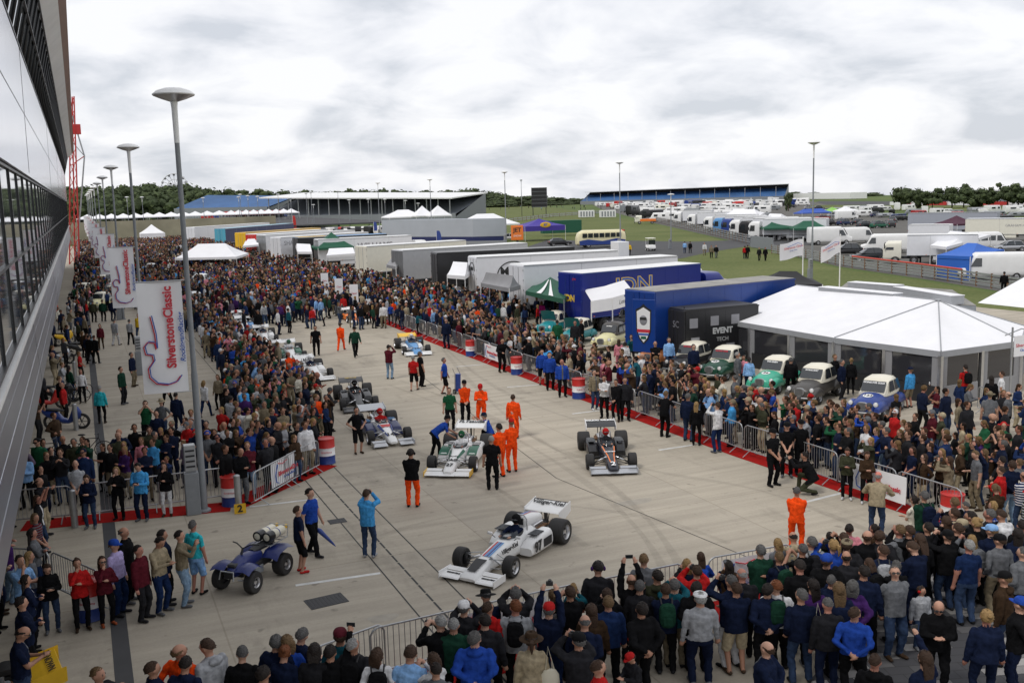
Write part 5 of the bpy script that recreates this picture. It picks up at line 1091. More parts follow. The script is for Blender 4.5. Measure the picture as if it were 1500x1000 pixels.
def grandstand(label, pa, pb, D0, D1, ytop, ybase, roof=True, seat=blueS, roofpx=None, rake=.55, name='grandstand', open_=.5, posts=10):
    """raked stand between two sight lines; ytop/ybase are the picture heights of roof and foot at its two ends"""
    A = Vector(WD(pa, ybase[0], D0)); Bv = Vector(WD(pb, ybase[1], D1)); At = WD(pa, ytop[0], D0)[2]; Bt = WD(pb, ytop[1], D1)[2]
    zb = min(A.z, Bv.z); A.z = Bv.z = 0; d = (Bv-A); L = d.length; d.normalize(); n = Vector((-d.y, d.x, 0))
    if n.y < 0: n = -n
    t = thing(name, label, 'grandstand', A); H0, H1 = At, Bt
    def pt(u, dep, z): return d*L*u+n*dep+Vector((0, 0, z))
    dep = 26; b = MB(); f0 = max(0., zb)
    rows = []
    for k in range(13):
        v = k/12
        rows.append([pt(u, dep*v, f0+((H0*(1-u)+H1*u)-f0)*(.12+(.6 if rake > .6 else .72)*v if roof else .1+.9*v)) for u in np.linspace(0, 1, 24)])
    b.loft(rows, seat, closed=False, cap=False, smooth=False); b.build('seating', t)
    b = MB(); b.loft([[pt(u, -.2, 0) for u in (0, 1)], [pt(u, -.2, f0+((H0*(1-u)+H1*u)-f0)*.14) for u in (0, 1)]], greyp, closed=False, cap=False); b.loft([[pt(u, dep, 0) for u in (0, 1)], [pt(u, dep, (H0*(1-u)+H1*u)*(.99)) for u in (0, 1)]], dark, closed=False, cap=False)
    for u in (0, 1): b.add([pt(u, 0, 0), pt(u, dep, 0), pt(u, dep, (H0, H1)[u]*.98), pt(u, 0, f0)], [(0, 1, 2, 3)], greyp)
    b.build('back_wall', t)
    if roof:
        b = MB(); th = .9
        fo, fz = (dep*.45, 0.) if rake > .6 else (-3, -1.8); th = .5
        b.loft([[pt(u, fo, (H0*(1-u)+H1*u)+fz), pt(u, dep+2, (H0*(1-u)+H1*u)), pt(u, dep+2, (H0*(1-u)+H1*u)-th), pt(u, fo, (H0*(1-u)+H1*u)+fz-th)] for u in np.linspace(0, 1, 12)], white, smooth=False); b.build('roof', t)
        for k in range(posts): u = (k+.5)/posts; b = MB(); b.tube([pt(u, 0, 0), pt(u, 0, (H0*(1-u)+H1*u)-2)], .22, steel, 6); b.build('column', t)
    return t
grandstand('blue uncovered grandstand below the wooded hill on the left', 255, 392, 500, 470, (286.5, 287.5), (305, 305), roof=False)
grandstand('long grandstand with flat white roof left of the grey hall', 388, 668, 455, 400, (283, 282.5), (322, 315), seat=mat('dark stadium seats', (.13, .145, .17), .8, var=.4, scale=.05), posts=18)
grandstand('long blue grandstand with thin white roof on the right horizon', 850, 1148, 840, 800, (281.5, 269), (293, 290), posts=14, rake=.7)
# ferris wheel, screen, tower
x, y, z = WD(256, 275, 690); fw = thing('ferris_wheel', 'pale ferris wheel rising above the wooded hill', 'ferris wheel', (x, y, 0), -.15); rr = 8.; zc = z+1
b = MB(); [b.tube([(rr*q*math.cos(a), dy, zc+rr*q*math.sin(a)) for a in np.linspace(0, 2*math.pi, 25)], .22, whitetxt, 5) for q, dy in ((1, -.8), (1, .8), (.55, 0))]; [b.tube([(0, 0, zc), (rr*math.cos(a), 0, zc+rr*math.sin(a))], .13, greytxt, 4) for a in np.linspace(0, 2*math.pi, 17)[:-1]]; b.build('wheel', fw)
b = MB(); [b.tube([(s*6, 0, 0), (0, 0, zc)], .4, greytxt, 6) for s in (-1, 1)]; b.build('support', fw)
for a in np.linspace(0, 2*math.pi, 17)[:-1]: b = MB(); b.ell((rr*math.cos(a), 0, zc+rr*math.sin(a)-.6), (.8, .8, .9), greytxt, 8, 6); b.build('gondola', fw)
x, y, z = WD(790, 293, 430); sw = thing('video_screen', 'black trackside video screen tower on the horizon right of the wood', 'screen', (x, y, 0), -.5); zt = WD(790, 275, 430)[2]
b = MB(); b.box((0, 0, (zt+4)/2), (6.6, 2, zt-4), black); b.build('screen', sw); b = MB(); [b.box((sx*2.8, 0, zt/2), (.3, .3, zt), dark) for sx in (-1, 1)]; [b.box((0, -1.02, 4+k*(zt-4)/5), (6.6, .05, .12), greyp) for k in range(6)]; b.build('frame', sw)
x, y, _ = WD(764, 292, 450); zt = WD(764, 263, 450)[2]; b = MB(); b.tube([(0, 0, 0), (0, 0, zt)], .18, steel, 6); b.box((0, 0, zt*.98), (.8, .8, .5), steel); o = b.build('radio_mast', None, (x, y, 0)); tag(o, 'thin radio mast beside the black video screen', 'mast')
# grey panelled hall
hallm = mat('grey wall panels', (.36, .39, .43), .5, .2, var=.06, scale=.3); hall = thing('hall', 'long low grey panelled hall with dark base band', 'building', (0, 0, 0)); Hh = 4.7
h0, h1, h2 = Vector(W(616, 321, Hh)), Vector(W(741, 319.5, Hh)), Vector(W(559, 322.5, Hh)); hb = h1+(h2-h0)*.8
b = MB(); b.prism([h0, h1, hb, h2], 1.1, Hh, hallm, axis='z'); b.build('wall', hall); b = MB(); b.prism([h0*1.0004, h1*1.0004, hb, h2*1.0004], 0, 1.1, navy, axis='z'); b.build('base_band', hall)
b = MB()
for k in range(1, 8): p = h0.lerp(h1, k/8); b.tube([Vector((*p, 1.1)), Vector((*p, Hh))], .04, greyp, 4)
for z in (2.3, 3.5): b.tube([Vector((*h2, z)), Vector((*h0, z)), Vector((*h1, z))], .035, greyp, 4)
b.build('panel_joint', hall)
lw0, lw1 = W(742, 361), W(620, 363); b = MB(); d = Vector(lw1)-Vector(lw0); b.box((*(Vector(lw0)+d/2), .55), (d.length, .2, 1.1), greyp, rz=math.atan2(d.y, d.x)); tag(b.build('low_wall'), 'low grey wall in front of the panelled hall', 'wall')
for i, (px, w_) in enumerate(((620, 3.6), (643, 4))): x, y = W(px, 347); gazebo(['left', 'right'][i]+' pointed white tent top behind the grey hall', rectc(x*1.12, y*1.12, w_*1.4, w_*1.4), 4.6, 7.2, canvas, cat='tent', name='pointed_tent')
x, y = W(592, 347); gazebo('wide low white marquee roof behind the grey hall', rectc(x*1.12, y*1.12, 10, 8), 4.4, 6.2, canvas, cat='tent', name='low_marquee', ridge=.3)
x, y = W(780, 352); gazebo('white marquee roof right of the grey hall', rectc(x*1.02, y*1.16, 14, 8), 2.8, 5.2, canvas, cat='tent', name='low_marquee', ridge=.3)
# fuel company stand: purple canopy and orange totem
x, y = W(790, 352); gazebo('purple promotional canopy with an oval yellow emblem', rectc(x, y, 9, 6), 3.0, 4.4, purpC, val=1.0, cat='canopy', name='promotional_canopy'); cvo = MB(); cvo.ell((0, 0, 0), (1.2, .06, .55), yellowp, 14, 8); emb = cvo.build('oval_emblem', bpy.data.objects['promotional_canopy'], (0, -3.1, 3.2)); text('JET', emb, .6, bluetxt, (0, -.07, 0), (1, 0, 0), (0, 0, 1), bold=.02)
x, y = W(758, 358); tt = thing('totem_sign', 'orange totem sign beside the purple canopy', 'sign', (x, y, 0), -.3); b = MB(); b.box((0, 0, 2.2), (2.3, .4, 2.8), orangep, bev=.05); b.box((0, 0, .4), (.4, .3, .9), dark); b.build('sign_panel', tt); text('JET', tt, 1.1, blacktxt, (0, -.22, 2.7), (1, 0, 0), (0, 0, 1), bold=.03); text('SHOW', tt, .5, whitetxt, (0, -.22, 1.6), (1, 0, 0), (0, 0, 1))
b = MB(); b.box((0, 0, 2), (9, 2.4, 2.8), darkg, bev=.05); o = b.build('box_trailer', None, (*W(822, 345), 0), -.2); tag(o, 'dark green box trailer behind the purple canopy', 'trailer')
for px, py, lab, h in ((430, 345, 'red and white feather flag left of the panelled hall', 316), (505, 366, 'white feather flag beside the long white transporter', 334), (548, 344, 'dark blue feather flag before the grey hall', 325), (640, 362, 'blue feather flag at the foot of the grey hall', 338), (617, 340, 'navy hanging banner on the grey hall corner', 321), (1112/1.0-412, 300, 'white feather flag on the grass left of the video screen', 291)):
    x, y = W(px, py); D = math.hypot(x, y); zt = WD(px, h, D)[2]; m = redp if 'red' in lab else bluep if 'blue' in lab else navy if 'navy' in lab else canvas; t = thing('feather_flag', lab, 'flag', (x, y, 0), -.4)
    b = MB(); b.tube([(0, 0, 0), (0, 0, zt)], .03, white, 5); b.build('pole', t); b = MB(); b.loft([[(0, 0, zt*v), (.15+.75*math.sin(math.pi*min(1, v*.9))**.5, .1, zt*v)] for v in np.linspace(.3, 1, 8)], m, closed=False, cap=False); b.build('flag_cloth', t)
# ---------------------------------------------------------------- far buildings, tyre wall, fences
b = MB(); p, q = Vector((*W(1375, 296.5), 0)), Vector((*W(1640, 296.5), 0)); t = thing('garage_block', 'low grey garage block on the right horizon behind the track', 'building', (*((p+q)/2).xy, 0), math.atan2((q-p).y, (q-p).x)); L = (q-p).length
b.box((0, 6, 2.6), (L, 12, 5.2), mat('grey sheds', (.3, .32, .34), .7, var=.1, scale=.1)); b.build('wall', t); b = MB(); b.box((0, 6, 5.5), (L+2, 14, .5), white); b.build('roof', t)
for k in range(14): b = MB(); b.box((-L/2+L*(k+.5)/14, -.05, 1.8), (L/20, .1, 3.4), greyp if k % 3 else dark); b.build('door', t)
p, q = Vector((*W(1180, 292), 0)), Vector((*W(1250, 291.5), 0)); b = MB(); b.box((*((p+q)/2).xy, 2.5), ((q-p).length*1.2, 14, 4.5), white, rz=math.atan2((q-p).y, (q-p).x)); tag(b.build('long_white_shed'), 'long low white shed between grandstand and trees', 'building')
rw = thing('track_barrier', 'red and white banded barrier along the far side of the race track', 'barrier'); xs = [1304, 1318, 1333, 1352, 1386, 1429, 1476, 1500, 1540, 1600, 1680]
for k, (u, v) in enumerate(zip(xs, xs[1:])): p, q = Vector((*W(u, 300.5), 0)), Vector((*W(v, 300.6), 0)); d = q-p; b = MB(); b.box((*((p+q)/2).xy, .75), (d.length-.05, .5, 1.5), redp if k % 2 else whitetxt, rz=math.atan2(d.y, d.x)); b.build('red_panel' if k % 2 else 'white_panel', rw)
def rail_fence(label, pts, h, name, m=steel, top=None, step=2.4, rails=4, cat='fence', base=0.):
    t = thing(name, label, cat); P = [Vector((*p, base)) for p in pts]
    b = MB(); posts = []
    for p, q in zip(P, P[1:]):
        d = q-p; L = d.length; d.normalize(); a = math.atan2(d.y, d.x); c = (p+q)/2
        for k in range(rails): b.box((c.x, c.y, base+h*(k+.7)/rails), (L, .06, h/rails*.55), m, rz=a)
        n = max(1, int(L/step)); posts += [p.lerp(q, k/n) for k in range(n)]
    b.build('rail', t)
    for p in posts[:100]: c = MB(); c.box((p.x, p.y-.06, base+h*.52), (.12, .12, h*1.05), brown, bev=0); c.build('post', t)
    if top: b = MB(); [b.tube([p+Vector((0, 0, h+.06)), q+Vector((0, 0, h+.06))], .09, top, 6) for p, q in zip(P, P[1:])]; b.build('top_rail', t)
    return t
rail_fence('tall steel guard fence with a red top rail beside the white lorry and vans', [W(*p) for p in ((1248, 392), (1350, 406), (1408, 415))], 1.25, 'guard_fence', top=mat('orange red rail', (.6, .06, .03), .5))
rail_fence('steel guard fence running on to the right edge', [W(*p) for p in ((1408, 415.2), (1500, 430), (1640, 452))], 1.25, 'guard_fence')
rail_fence('steel guard fence running left past the flags', [W(*p) for p in ((1130, 371), (1180, 379), (1248, 391.8))], 1.2, 'guard_fence')
rail_fence('dark post fence between the lawn and the parked lorry cabs', [W(*p) for p in ((955, 324), (1030, 341), (1098, 357))], 1.5, 'lawn_fence', m=greyp, step=3)
b = MB(); p, q = Vector(W(1100, 362)), Vector(W(1132, 366)); b.box((*((p+q)/2), .9), ((q-p).length, .2, 1.8), greyp, rz=math.atan2((q-p).y, (q-p).x)); tag(b.build('grey_hoarding'), 'short grey hoarding closing the end of the lawn fence', 'hoarding')
# spectator banking fence, left of video screen
rail_fence('thin mesh fence across the far lawn', [W(*p) for p in ((745, 326), (810, 318), (880, 313))], 1.4, 'mesh_fence', step=6, rails=2)
# ---------------------------------------------------------------- far vehicles
GV = 'vehicles parked in the far paddock'
v0 = van('white panel van with its nose to the red topped fence', W(1440, 408), 0, white, GV, L=6.2, H=2.6); v0.rotation_euler.z = heading(-78); v0.location = (*W(1452, 409), 0)
VANS = {}
def dv(proto, px, py, h, label, scale=None, remap=None): return dup(proto, (*W(px, py), 0), heading(h), label, scale=scale, remap=remap)
GP = 'white vans in the paddock'
dv(v0, 1215, 358, 88, 'white panel van side-on behind the right lamp post', (1.1, 1.1, 1.1)); dv(v0, 1255, 356, 85, 'white panel van parked close behind another white van')
dv(v0, 1295, 370, -70, 'white van half hidden beside the cream lorry cab'); dv(v0, 1240, 322, 80, 'white panel van among dark cars in the far paddock'); dv(v0, 1390, 344, -85, 'white van in front of the long grey trailer')
v1 = van('white minibus with side windows left of the silver car', W(1448, 362), 0, white, GV, windows=True, L=5.8, H=2.5); v1.rotation_euler.z = heading(92); v1.location = (*W(1446, 366), 0)
dv(v1, 1120, 348, -60, 'white motorhome nose beside the green gazebos', (1.1, 1.1, 1.2))
cl = trailer('white box lorry with cream cab behind the red topped fence', W(1420, 388), 0, whiteT, GV, L=7.5, H=3.4, cabm=creamT, name='box_lorry', cabH=2.7); 
e = Vector(W(1300, 386)); s_ = Vector(W(1392, 386)); d = (e-s_).normalized(); cl.location = (*(e-d*9.6), 0); cl.rotation_euler.z = math.atan2(-d.x, d.y)
gazebo('bright blue gazebo with walls beside the white panel van', [W(1371, 408), W(1420, 411), W(1470, 398), W(1425, 394)], 2.3, 3.2, blueC, walls=(0, 3, 1), ridge=.3)
gazebo('green gazebo left of its twin in the paddock', rectc(*W(1140, 352), 6, 5, -.5), 2.3, 3.6, darkg, ridge=.3); gazebo('green gazebo right of its twin beside the lamp post', rectc(*W(1184, 353), 6, 5, -.5), 2.3, 3.5, darkg, ridge=.3)
gazebo('white awning slope attached to the cream lorry', [W(1362, 392), W(1385, 396), W(1450, 372), W(1400, 366)], 2.5, 3.4, canvas, ridge=.6, cat='awning', name='awning')
c0 = modern_car('silver hatchback parked right of the white minibus', W(1478, 368), 0, silverp, GV); c0.rotation_euler.z = heading(-80)
c1 = modern_car('dark estate car parked in front of the cream lorry', W(1272, 382), 0, mat('dark car paint', (.03, .035, .04), .25, .3), GV, suv=True); c1.rotation_euler.z = heading(-85)
RM = lambda m: {'silver car paint': m, 'dark car paint': m, 'white paint': m}
dkb = mat('dark blue car paint', (.015, .03, .09), .25, .3); redc = mat('red car paint', (.35, .02, .02), .25)
for i, (pr_, px, py, h, lab, m) in enumerate([(c1, 1240, 374, -80, 'black car just left of the dark estate car', black), (c0, 1455, 361, 95, 'grey car between the minibus and the silver hatchback', greyp), (c1, 1215, 330, 60, 'dark off-roader left end of the middle car row', black), (c1, 1237, 330, 60, 'second dark off-roader in the middle car row', dkb), (c0, 1258, 329, 60, 'black saloon in the middle car row', black), (c1, 1268, 334, 70, 'dark off-roader in front of the middle car row', None), (c1, 1288, 334, 70, 'olive off-roader beside the tall dark pickup', greenp), (c1, 1302, 333, 0, 'tall dark pickup facing the camera', black), (c0, 1205, 322, 70, 'red car behind the dark off-roaders', redc), (c0, 1222, 318, 80, 'silver car behind the red car', None),
        (c0, 1185, 306, 85, 'silver car on the far grass edge', None), (c1, 1200, 306.5, 85, 'black car beside a silver one on the far grass edge', black), (c1, 1285, 318, 85, 'dark van shaped car in the far paddock', dkb), (c0, 208+1100, 326, 30, 'dark car left of the white domed van', black), (c0, 1160, 304, 80, 'black car at the end of the white motorhomes', black), (c0, 1440, 321, 80, 'dark car at the back right of the paddock', black), (c0, 1468, 322, 80, 'maroon car at the back right of the paddock', redc), (c0, 745, 352, -70, 'white saloon parked right of the grey hall', white), (c0, 832, 331, 80, 'grey car parked behind the purple canopy', greyp), (c0, 820, 360, 80, 'dark car parked left of the coach', black)]):
    dup(pr_, (*W(px, py), 0), heading(h), lab, remap=RM(m) if m else None)
l1 = trailer('long grey lorry trailer in the right paddock', (0, 0), 0, mat('slate trailer', (.33, .35, .4), .5), GV, L=15, H=4.0, name='box_lorry', roofm=greyp); d = (Vector(W(1440, 342))-Vector(W(1330, 342))).normalized(); l1.location = (*W(1332, 344), 0); l1.rotation_euler.z = math.atan2(-d.x, d.y)
l2 = trailer('pale horsebox lorry with grey lettering at the right edge', (0, 0), 0, creamT, GV, L=12, H=3.5, name='box_lorry', roofm=whiteT); l2.location = (*W(1416, 352), 0); l2.rotation_euler.z = math.atan2(-d.x, d.y); text('GRAHAM HILL', l2, .55, greytxt, (1.262, 7.6, 2.4), (0, 1, 0), (0, 0, 1))
l3 = trailer('white box truck with open side beside the grey trailer', (0, 0), 0, whiteT, GV, L=6, H=3., name='box_lorry'); l3.location = (*W(1333, 357), 0); l3.rotation_euler.z = math.atan2(-d.x, d.y)
gazebo('dark maroon gazebo peak behind the white trucks', rectc(*W(1400, 350), 5, 5), 2.6, 3.9, mat('maroon canvas', (.07, .02, .04), .8)); gazebo('pale domed tent behind the car rows', rectc(*W(1238, 316), 6, 5), 1.6, 3.0, canvas, cat='tent', name='dome_tent'); gazebo('lime green domed tent behind the car rows', rectc(*W(1219, 316), 5, 5), 1.5, 2.8, mat('lime canvas', (.25, .5, .1), .7), cat='tent', name='dome_tent')
gazebo('long blue tent behind the silver cars', rectc(*W(1190, 320), 11, 4), 1.8, 2.9, mat('mid blue canvas', (.04, .1, .42), .7), cat='tent', name='ridge_tent', ridge=.6)
# row of lorry cabs behind the lawn fence
cabs = [(1034, 338, white, 9, 'white lorry cab at the left of the row behind the lawn fence'), (1048, 341, lblue, 8, 'white and blue lorry cab second in the fence row'), (1060, 343, bluep, 8, 'blue lorry cab third in the fence row'), (1072, 346, white, 10, 'white lorry cab in the middle of the fence row'), (1086, 348, black, 10, 'black lorry cab beside the white ones in the fence row'), (1100, 350, white, 11, 'white lorry cab at the right of the fence row'), (1010, 332, white, 10, 'white lorry cab behind the portable cabin'), (990, 327, white, 8, 'cream lorry far left in the fence row')]
for px, py, m, L, lab in cabs:
    t = trailer(lab, (0, 0), 0, whiteT, GV, L=L, H=3.8, name='box_lorry', cabm=m, cabH=3.4); e = Vector(W(px, py+2)); dd = Vector((math.sin(PSI+math.radians(-62)), math.cos(PSI+math.radians(-62)))); t.location = (*(e-dd*(L+2.4)), 0); t.rotation_euler.z = heading(-62)
# rows of small pale vehicles filling the far paddock
u = van('white motorhome', (0, 0), 0, white, 'white motorhomes and vans crowding the far paddock', L=6.5, H=2.9, name='motorhome', cat='motorhome')
u.location = (*W(900, 302), 0); u['label'] = 'white motorhome in the dense pale rows of the far paddock'
# light copies without wheels for the farthest rows
b = MB(); pf = [(3.2, .4, 1.1), (2.9, .3, 1.4), (2.3, .3, 2.7), (-3.1, .3, 2.8), (-3.2, .5, 2.7)]; b.loft([superring(y, 1.05, z0, z1, 12, 6.5, .95) for y, z0, z1 in pf], white); b.quad([(-.85, 2.93, 1.5), (.85, 2.93, 1.5), (.8, 2.4, 2.5), (-.8, 2.4, 2.5)], glass)
for s in (-1, 1): b.box((s*1.04, 1.6, 1.9), (.05, .9, .6), glass); b.box((s*1.04, -.8, 1.9), (.05, 1.8, .5), glass); [b.lathe([(.36, -.12), (.36, .12)], rubber, 10, M=Matrix.Translation((s*.95, y, .36)) @ Matrix.Rotation(math.pi/2, 4, 'Y')) for y in (2.0, -2.0)]
mh = b.mesh('motorhome'); r2 = random.Random(3); cnt = 0
for row, (py, pxa, pxb, stepx) in enumerate([(296.5, 868, 1160, 8.5), (298.5, 872, 1170, 9.5), (301, 880, 1175, 10.5), (304, 890, 1130, 12), (307.5, 900, 1120, 14), (312, 915, 1100, 17), (317, 930, 1090, 20), (323, 950, 1080, 23)]):
    px = pxa
    while px < pxb:
        px += stepx*r2.uniform(.75, 1.5); ypx = py+r2.uniform(-.7, .7)+(1015-px)*.012
        if r2.random() < .1: continue
        x, y = W(px, ypx+ (4 if row < 2 else 2)); o = link('motorhome', mh, None, (x, y, 0), heading(r2.choice([-65, -60, 30, 115, 25]))); s = r2.uniform(.8, 1.15); o.scale = (s, s*r2.uniform(.8, 1.5), s*r2.uniform(.85, 1.3))
        tag(o, 'white motorhome in the dense pale rows of the far paddock', 'motorhome', 'white motorhomes and vans crowding the far paddock'); cnt += 1
        if r2.random() < .22: sl = o.material_slots[0]; sl.link = 'OBJECT'; sl.material = r2.choice([greyp, black, creamT, bluep, redp]); o['label'] = 'coloured van among the pale motorhomes of the far paddock'; o['group'] = 'coloured vans in the far paddock'
for row, (py, pa, pb, st) in enumerate([(309, 1185, 1330, 17), (313, 1180, 1500, 21), (318, 1240, 1500, 24), (324, 1290, 1500, 30)]):
    px = pa
    while px < pb:
        px += st*r2.uniform(.7, 1.6); o = link('motorhome', mh, None, (*W(px, py+r2.uniform(-1, 1)), 0), heading(r2.choice([-80, 85, 70, 20]))); s = r2.uniform(.75, 1.05); o.scale = (s, s*r2.uniform(.7, 1.2), s*r2.uniform(.6, 1.1)); tag(o, 'white van in the loose rows before the race track on the right', 'van', 'white vans before the race track')
        if r2.random() < .55: sl = o.material_slots[0]; sl.link = 'OBJECT'; sl.material = r2.choice([greyp, black, silverp, dkb, redc, black, greyp]); o['label'] = 'coloured van in the loose rows before the race track'; o['group'] = 'coloured vans before the race track'; o.scale.z *= .75
for k in range(14): o = link('motorhome', mh, None, (*W(300+k*6.4+r2.uniform(-2, 2), 321), 5.4), heading(80)); o.location = (*WD(305+k*8+r2.uniform(-2, 2), 312, 430)[:2], 2.8); tag(o, 'small vehicle parked beyond the white stall tents', 'van', 'vehicles beyond the stall tents'); o.scale = (.7, .8, .7); sl = o.material_slots[0]; sl.link = 'OBJECT'; sl.material = r2.choice([greyp, redp, bluep, white, black])
rb = thing('red_marquee', 'long red covered stand beyond the white stall tents', 'stand', (*WD(372, 312, 430)[:2], 2.8), -.25); b = MB(); b.box((0, 0, 2.2), (24, 5, 1.6), redp, bev=.3); b.build('canopy', rb); b = MB(); b.box((0, .5, .9), (24, 4, 1.6), dark); b.build('wall', rb)
for k in range(22):  # grandstand forecourt, vehicles before the roofed stand
    px = 400+k*8.6+r2.uniform(-3, 3); o = link('motorhome', mh, None, (*WD(px, 322, 270)[:2], 0), heading(r2.choice([80, -70, 20]))); tag(o, 'small vehicle parked before the white roofed grandstand', 'van', 'vehicles before the grandstand'); o.scale = (.8, .9, .8); sl = o.material_slots[0]; sl.link = 'OBJECT'; sl.material = r2.choice([greyp, redp, white, black, dkb, white])
# cabins, coach, buggy, small truck
for px, lab in ((859, 'left of two white portable cabins on the far lawn'), (890, 'right of two white portable cabins on the far lawn')):
    x, y = W(px, 318.5); t = thing('portable_cabin', lab, 'cabin', (x, y, 0), -.35); b = MB(); b.box((0, 0, 1.4), (6, 2.6, 2.6), white, bev=.04); b.build('wall', t); [MB().box((-2.2+k*1.1, -1.32, 1.35), (.55, .04, 1.9), greyp).build('door', t) for k in range(5)]
cx, cy = W(880, 362); co = thing('coach', 'cream and blue vintage coach on the service road', 'coach', (cx, cy, 0), heading(80)); b = MB(); cr = mat('coach cream', (.72, .66, .42), .35)
b.loft([superring(y, hw, z0, z1, 20, 4.5, .9) for y, hw, z0, z1 in ((4.3, .8, .6, 1.9), (4.15, 1.1, .4, 2.5), (3.5, 1.22, .35, 2.95), (-3.2, 1.22, .35, 3.0), (-4.0, 1.15, .4, 2.6), (-4.3, .85, .6, 1.9))], cr); b.build('body', co)
for s in (-1, 1):
    b = MB(); [b.box((s*1.2, 2.9-k*1.0, 2.1), (.06, .82, .72), glass) for k in range(7)]; b.build('side_window', co); b = MB(); b.prism([(-4.0, .5), (3.9, .5), (4.1, 1.2), (2.5, 1.5), (0, 1.1), (-2.5, 1.45), (-4.1, 1.2)], s*1.2, s*1.245, bluep, axis='x'); b.build('side_flash', co)
    for y in (2.6, -2.5): wheel(co, s*1.08, y, .48, .28, steel, s)
b = MB(); b.box((-.45, 4.2, 2.1), (.75, .1, .75), glass); b.box((.45, 4.2, 2.1), (.75, .1, .75), glass); b.build('windscreen', co); b = MB(); b.box((0, 4.0, 2.8), (1.5, .2, .22), redp); b.build('destination_board', co)
gx, gy = W(953, 367); gb = thing('golf_buggy', 'white golf buggy driving on the service road', 'golf buggy', (gx, gy, 0), heading(175)); b = MB(); b.loft([superring(y, .58, z0, z1, 16, 4) for y, z0, z1 in ((1.15, .35, .7), (1.0, .3, .95), (.5, .28, .55), (-.4, .28, .55), (-.6, .28, .95), (-1.15, .35, .9))], white); b.build('body', gb)
b = MB(); b.box((0, -.1, 1.95), (1.3, 1.9, .09), creamT, bev=.03); b.build('canopy', gb); [MB().tube([(s*.55, y, .8), (s*.55, y*.9, 1.95)], .025, white, 6).build('roof_post', gb) for s in (-1, 1) for y in (.8, -.9)]; [wheel(gb, s*.5, y, .24, .2, white, s) for s in (-1, 1) for y in (.75, -.75)]; b = MB(); b.box((0, .85, 1.35), (1.1, .04, .7), glass); b.build('windscreen', gb)
x, y = W(946, 328); tk = thing('flatbed_truck', 'small orange and white flatbed truck on the far lawn', 'truck', (x, y, 0), heading(-85)); cab(tk, 3.2, creamT, 2.5, .95); b = MB(); b.box((0, -.6, 1.1), (1.9, 4.6, .7), orangep, bev=.03); b.build('flatbed', tk); [wheel(tk, s*.8, -1.8, .42, .3, steel, s) for s in (-1, 1)]
b = MB(); b.box((0, 0, 1.1), (3.2, 1.6, 2.2), whiteT, bev=.03); o = b.build('white_kiosk', None, (*W(908, 376), 0), heading(75)); tag(o, 'white boxed unit standing beside the coach', 'kiosk')
# ---------------------------------------------------------------- trees
leafm = mat('foliage', (.085, .11, .05), .9, var=.45, scale=.35, spec=.15); leafd = mat('dark foliage', (.06, .08, .04), .9, var=.4, scale=.3, spec=.15); bark = mat('bark', (.06, .045, .03), .9)
def crown_mesh(seed, R, n=26, leaves=520, m=leafm, flat=.8):
    r = random.Random(seed); b = MB(); cl = [(Vector((r.gauss(0, .42), r.gauss(0, .42), r.gauss(0, .3)))*R, R*r.uniform(.28, .5)) for _ in range(n)]
    for k in range(leaves):
        c, s = cl[k % n]; d = Vector((r.gauss(0, 1), r.gauss(0, 1), r.gauss(0, .8))).normalized(); p = c+d*s*r.uniform(.7, 1.05); p.z *= flat; a = d.cross(Vector((r.random()-.5, r.random()-.5, r.random()-.5))).normalized(); q = d.cross(a); w = R*r.uniform(.07, .15)
        b.add([p-a*w, p+q*w*.8, p+a*w, p-q*w*.8+d*w*.3], [(0, 1, 2, 3)], m if r.random() < .7 else leafd)
    for c, s in cl: b.ell((c.x, c.y, c.z*flat), (s*.72, s*.72, s*.66*flat), leafd, 7, 5)
    return b.mesh('crown')
CR = [crown_mesh(s, 1.0) for s in range(5)]
def tree(label, px, py, D, top, wpx, group=None):
    x, y, _ = WD(px, py, D); zt = WD(px, top, D)[2]; w = wpx*D/1458/2*1.25; t = thing('tree', label, 'tree', (x, y, 0), rnd.uniform(0, 6), group); h = zt
    b = MB(); b.tube([(0, 0, 0), (0, 0, h*.35), (w*.1, 0, h*.75)], [h*.035, h*.025, h*.008], bark, 7); [b.tube([(0, 0, h*.3), (w*.5*math.cos(a), w*.5*math.sin(a), h*.65)], [h*.014, h*.005], bark, 5) for a in (0, 2.1, 4.2)]; b.build('trunk', t)
    o = link('crown', rnd.choice(CR), t); hh = h*.85; o.location = (0, 0, h-hh*.5); o.scale = (w*1.05, w*1.05, hh*.72); return t
for i, (px, py, top, w) in enumerate([(1327, 290, 271, 26), (1344, 291, 277, 18), (1357, 292, 279, 20), (1366, 292, 281, 18), (1395, 290, 273, 24), (1412, 290, 274, 26), (1436, 290, 276, 22), (1448, 290, 277, 18), (1476, 290, 271, 22), (1492, 290, 270, 26), (1508, 290, 271, 30), (1530, 290, 272, 30), (1155, 294, 282, 7)]):
    tree(['round leafy tree at the left of the horizon clump', 'small tree right of the round horizon tree', 'low tree in the middle of the left horizon clump', 'low bushy tree ending the left horizon clump', 'broad tree above the left end of the grey garages', 'broadest tree above the grey garage roof', 'tree above the middle of the garage roof', 'small tree closing the middle horizon clump', 'tree above the right half of the garage roof', 'tall tree at the right frame edge', 'tree cut by the right frame edge', 'tree just outside the right frame edge', 'dark tree at the right end of the blue grandstand'][i], px, py, 420, top, w)
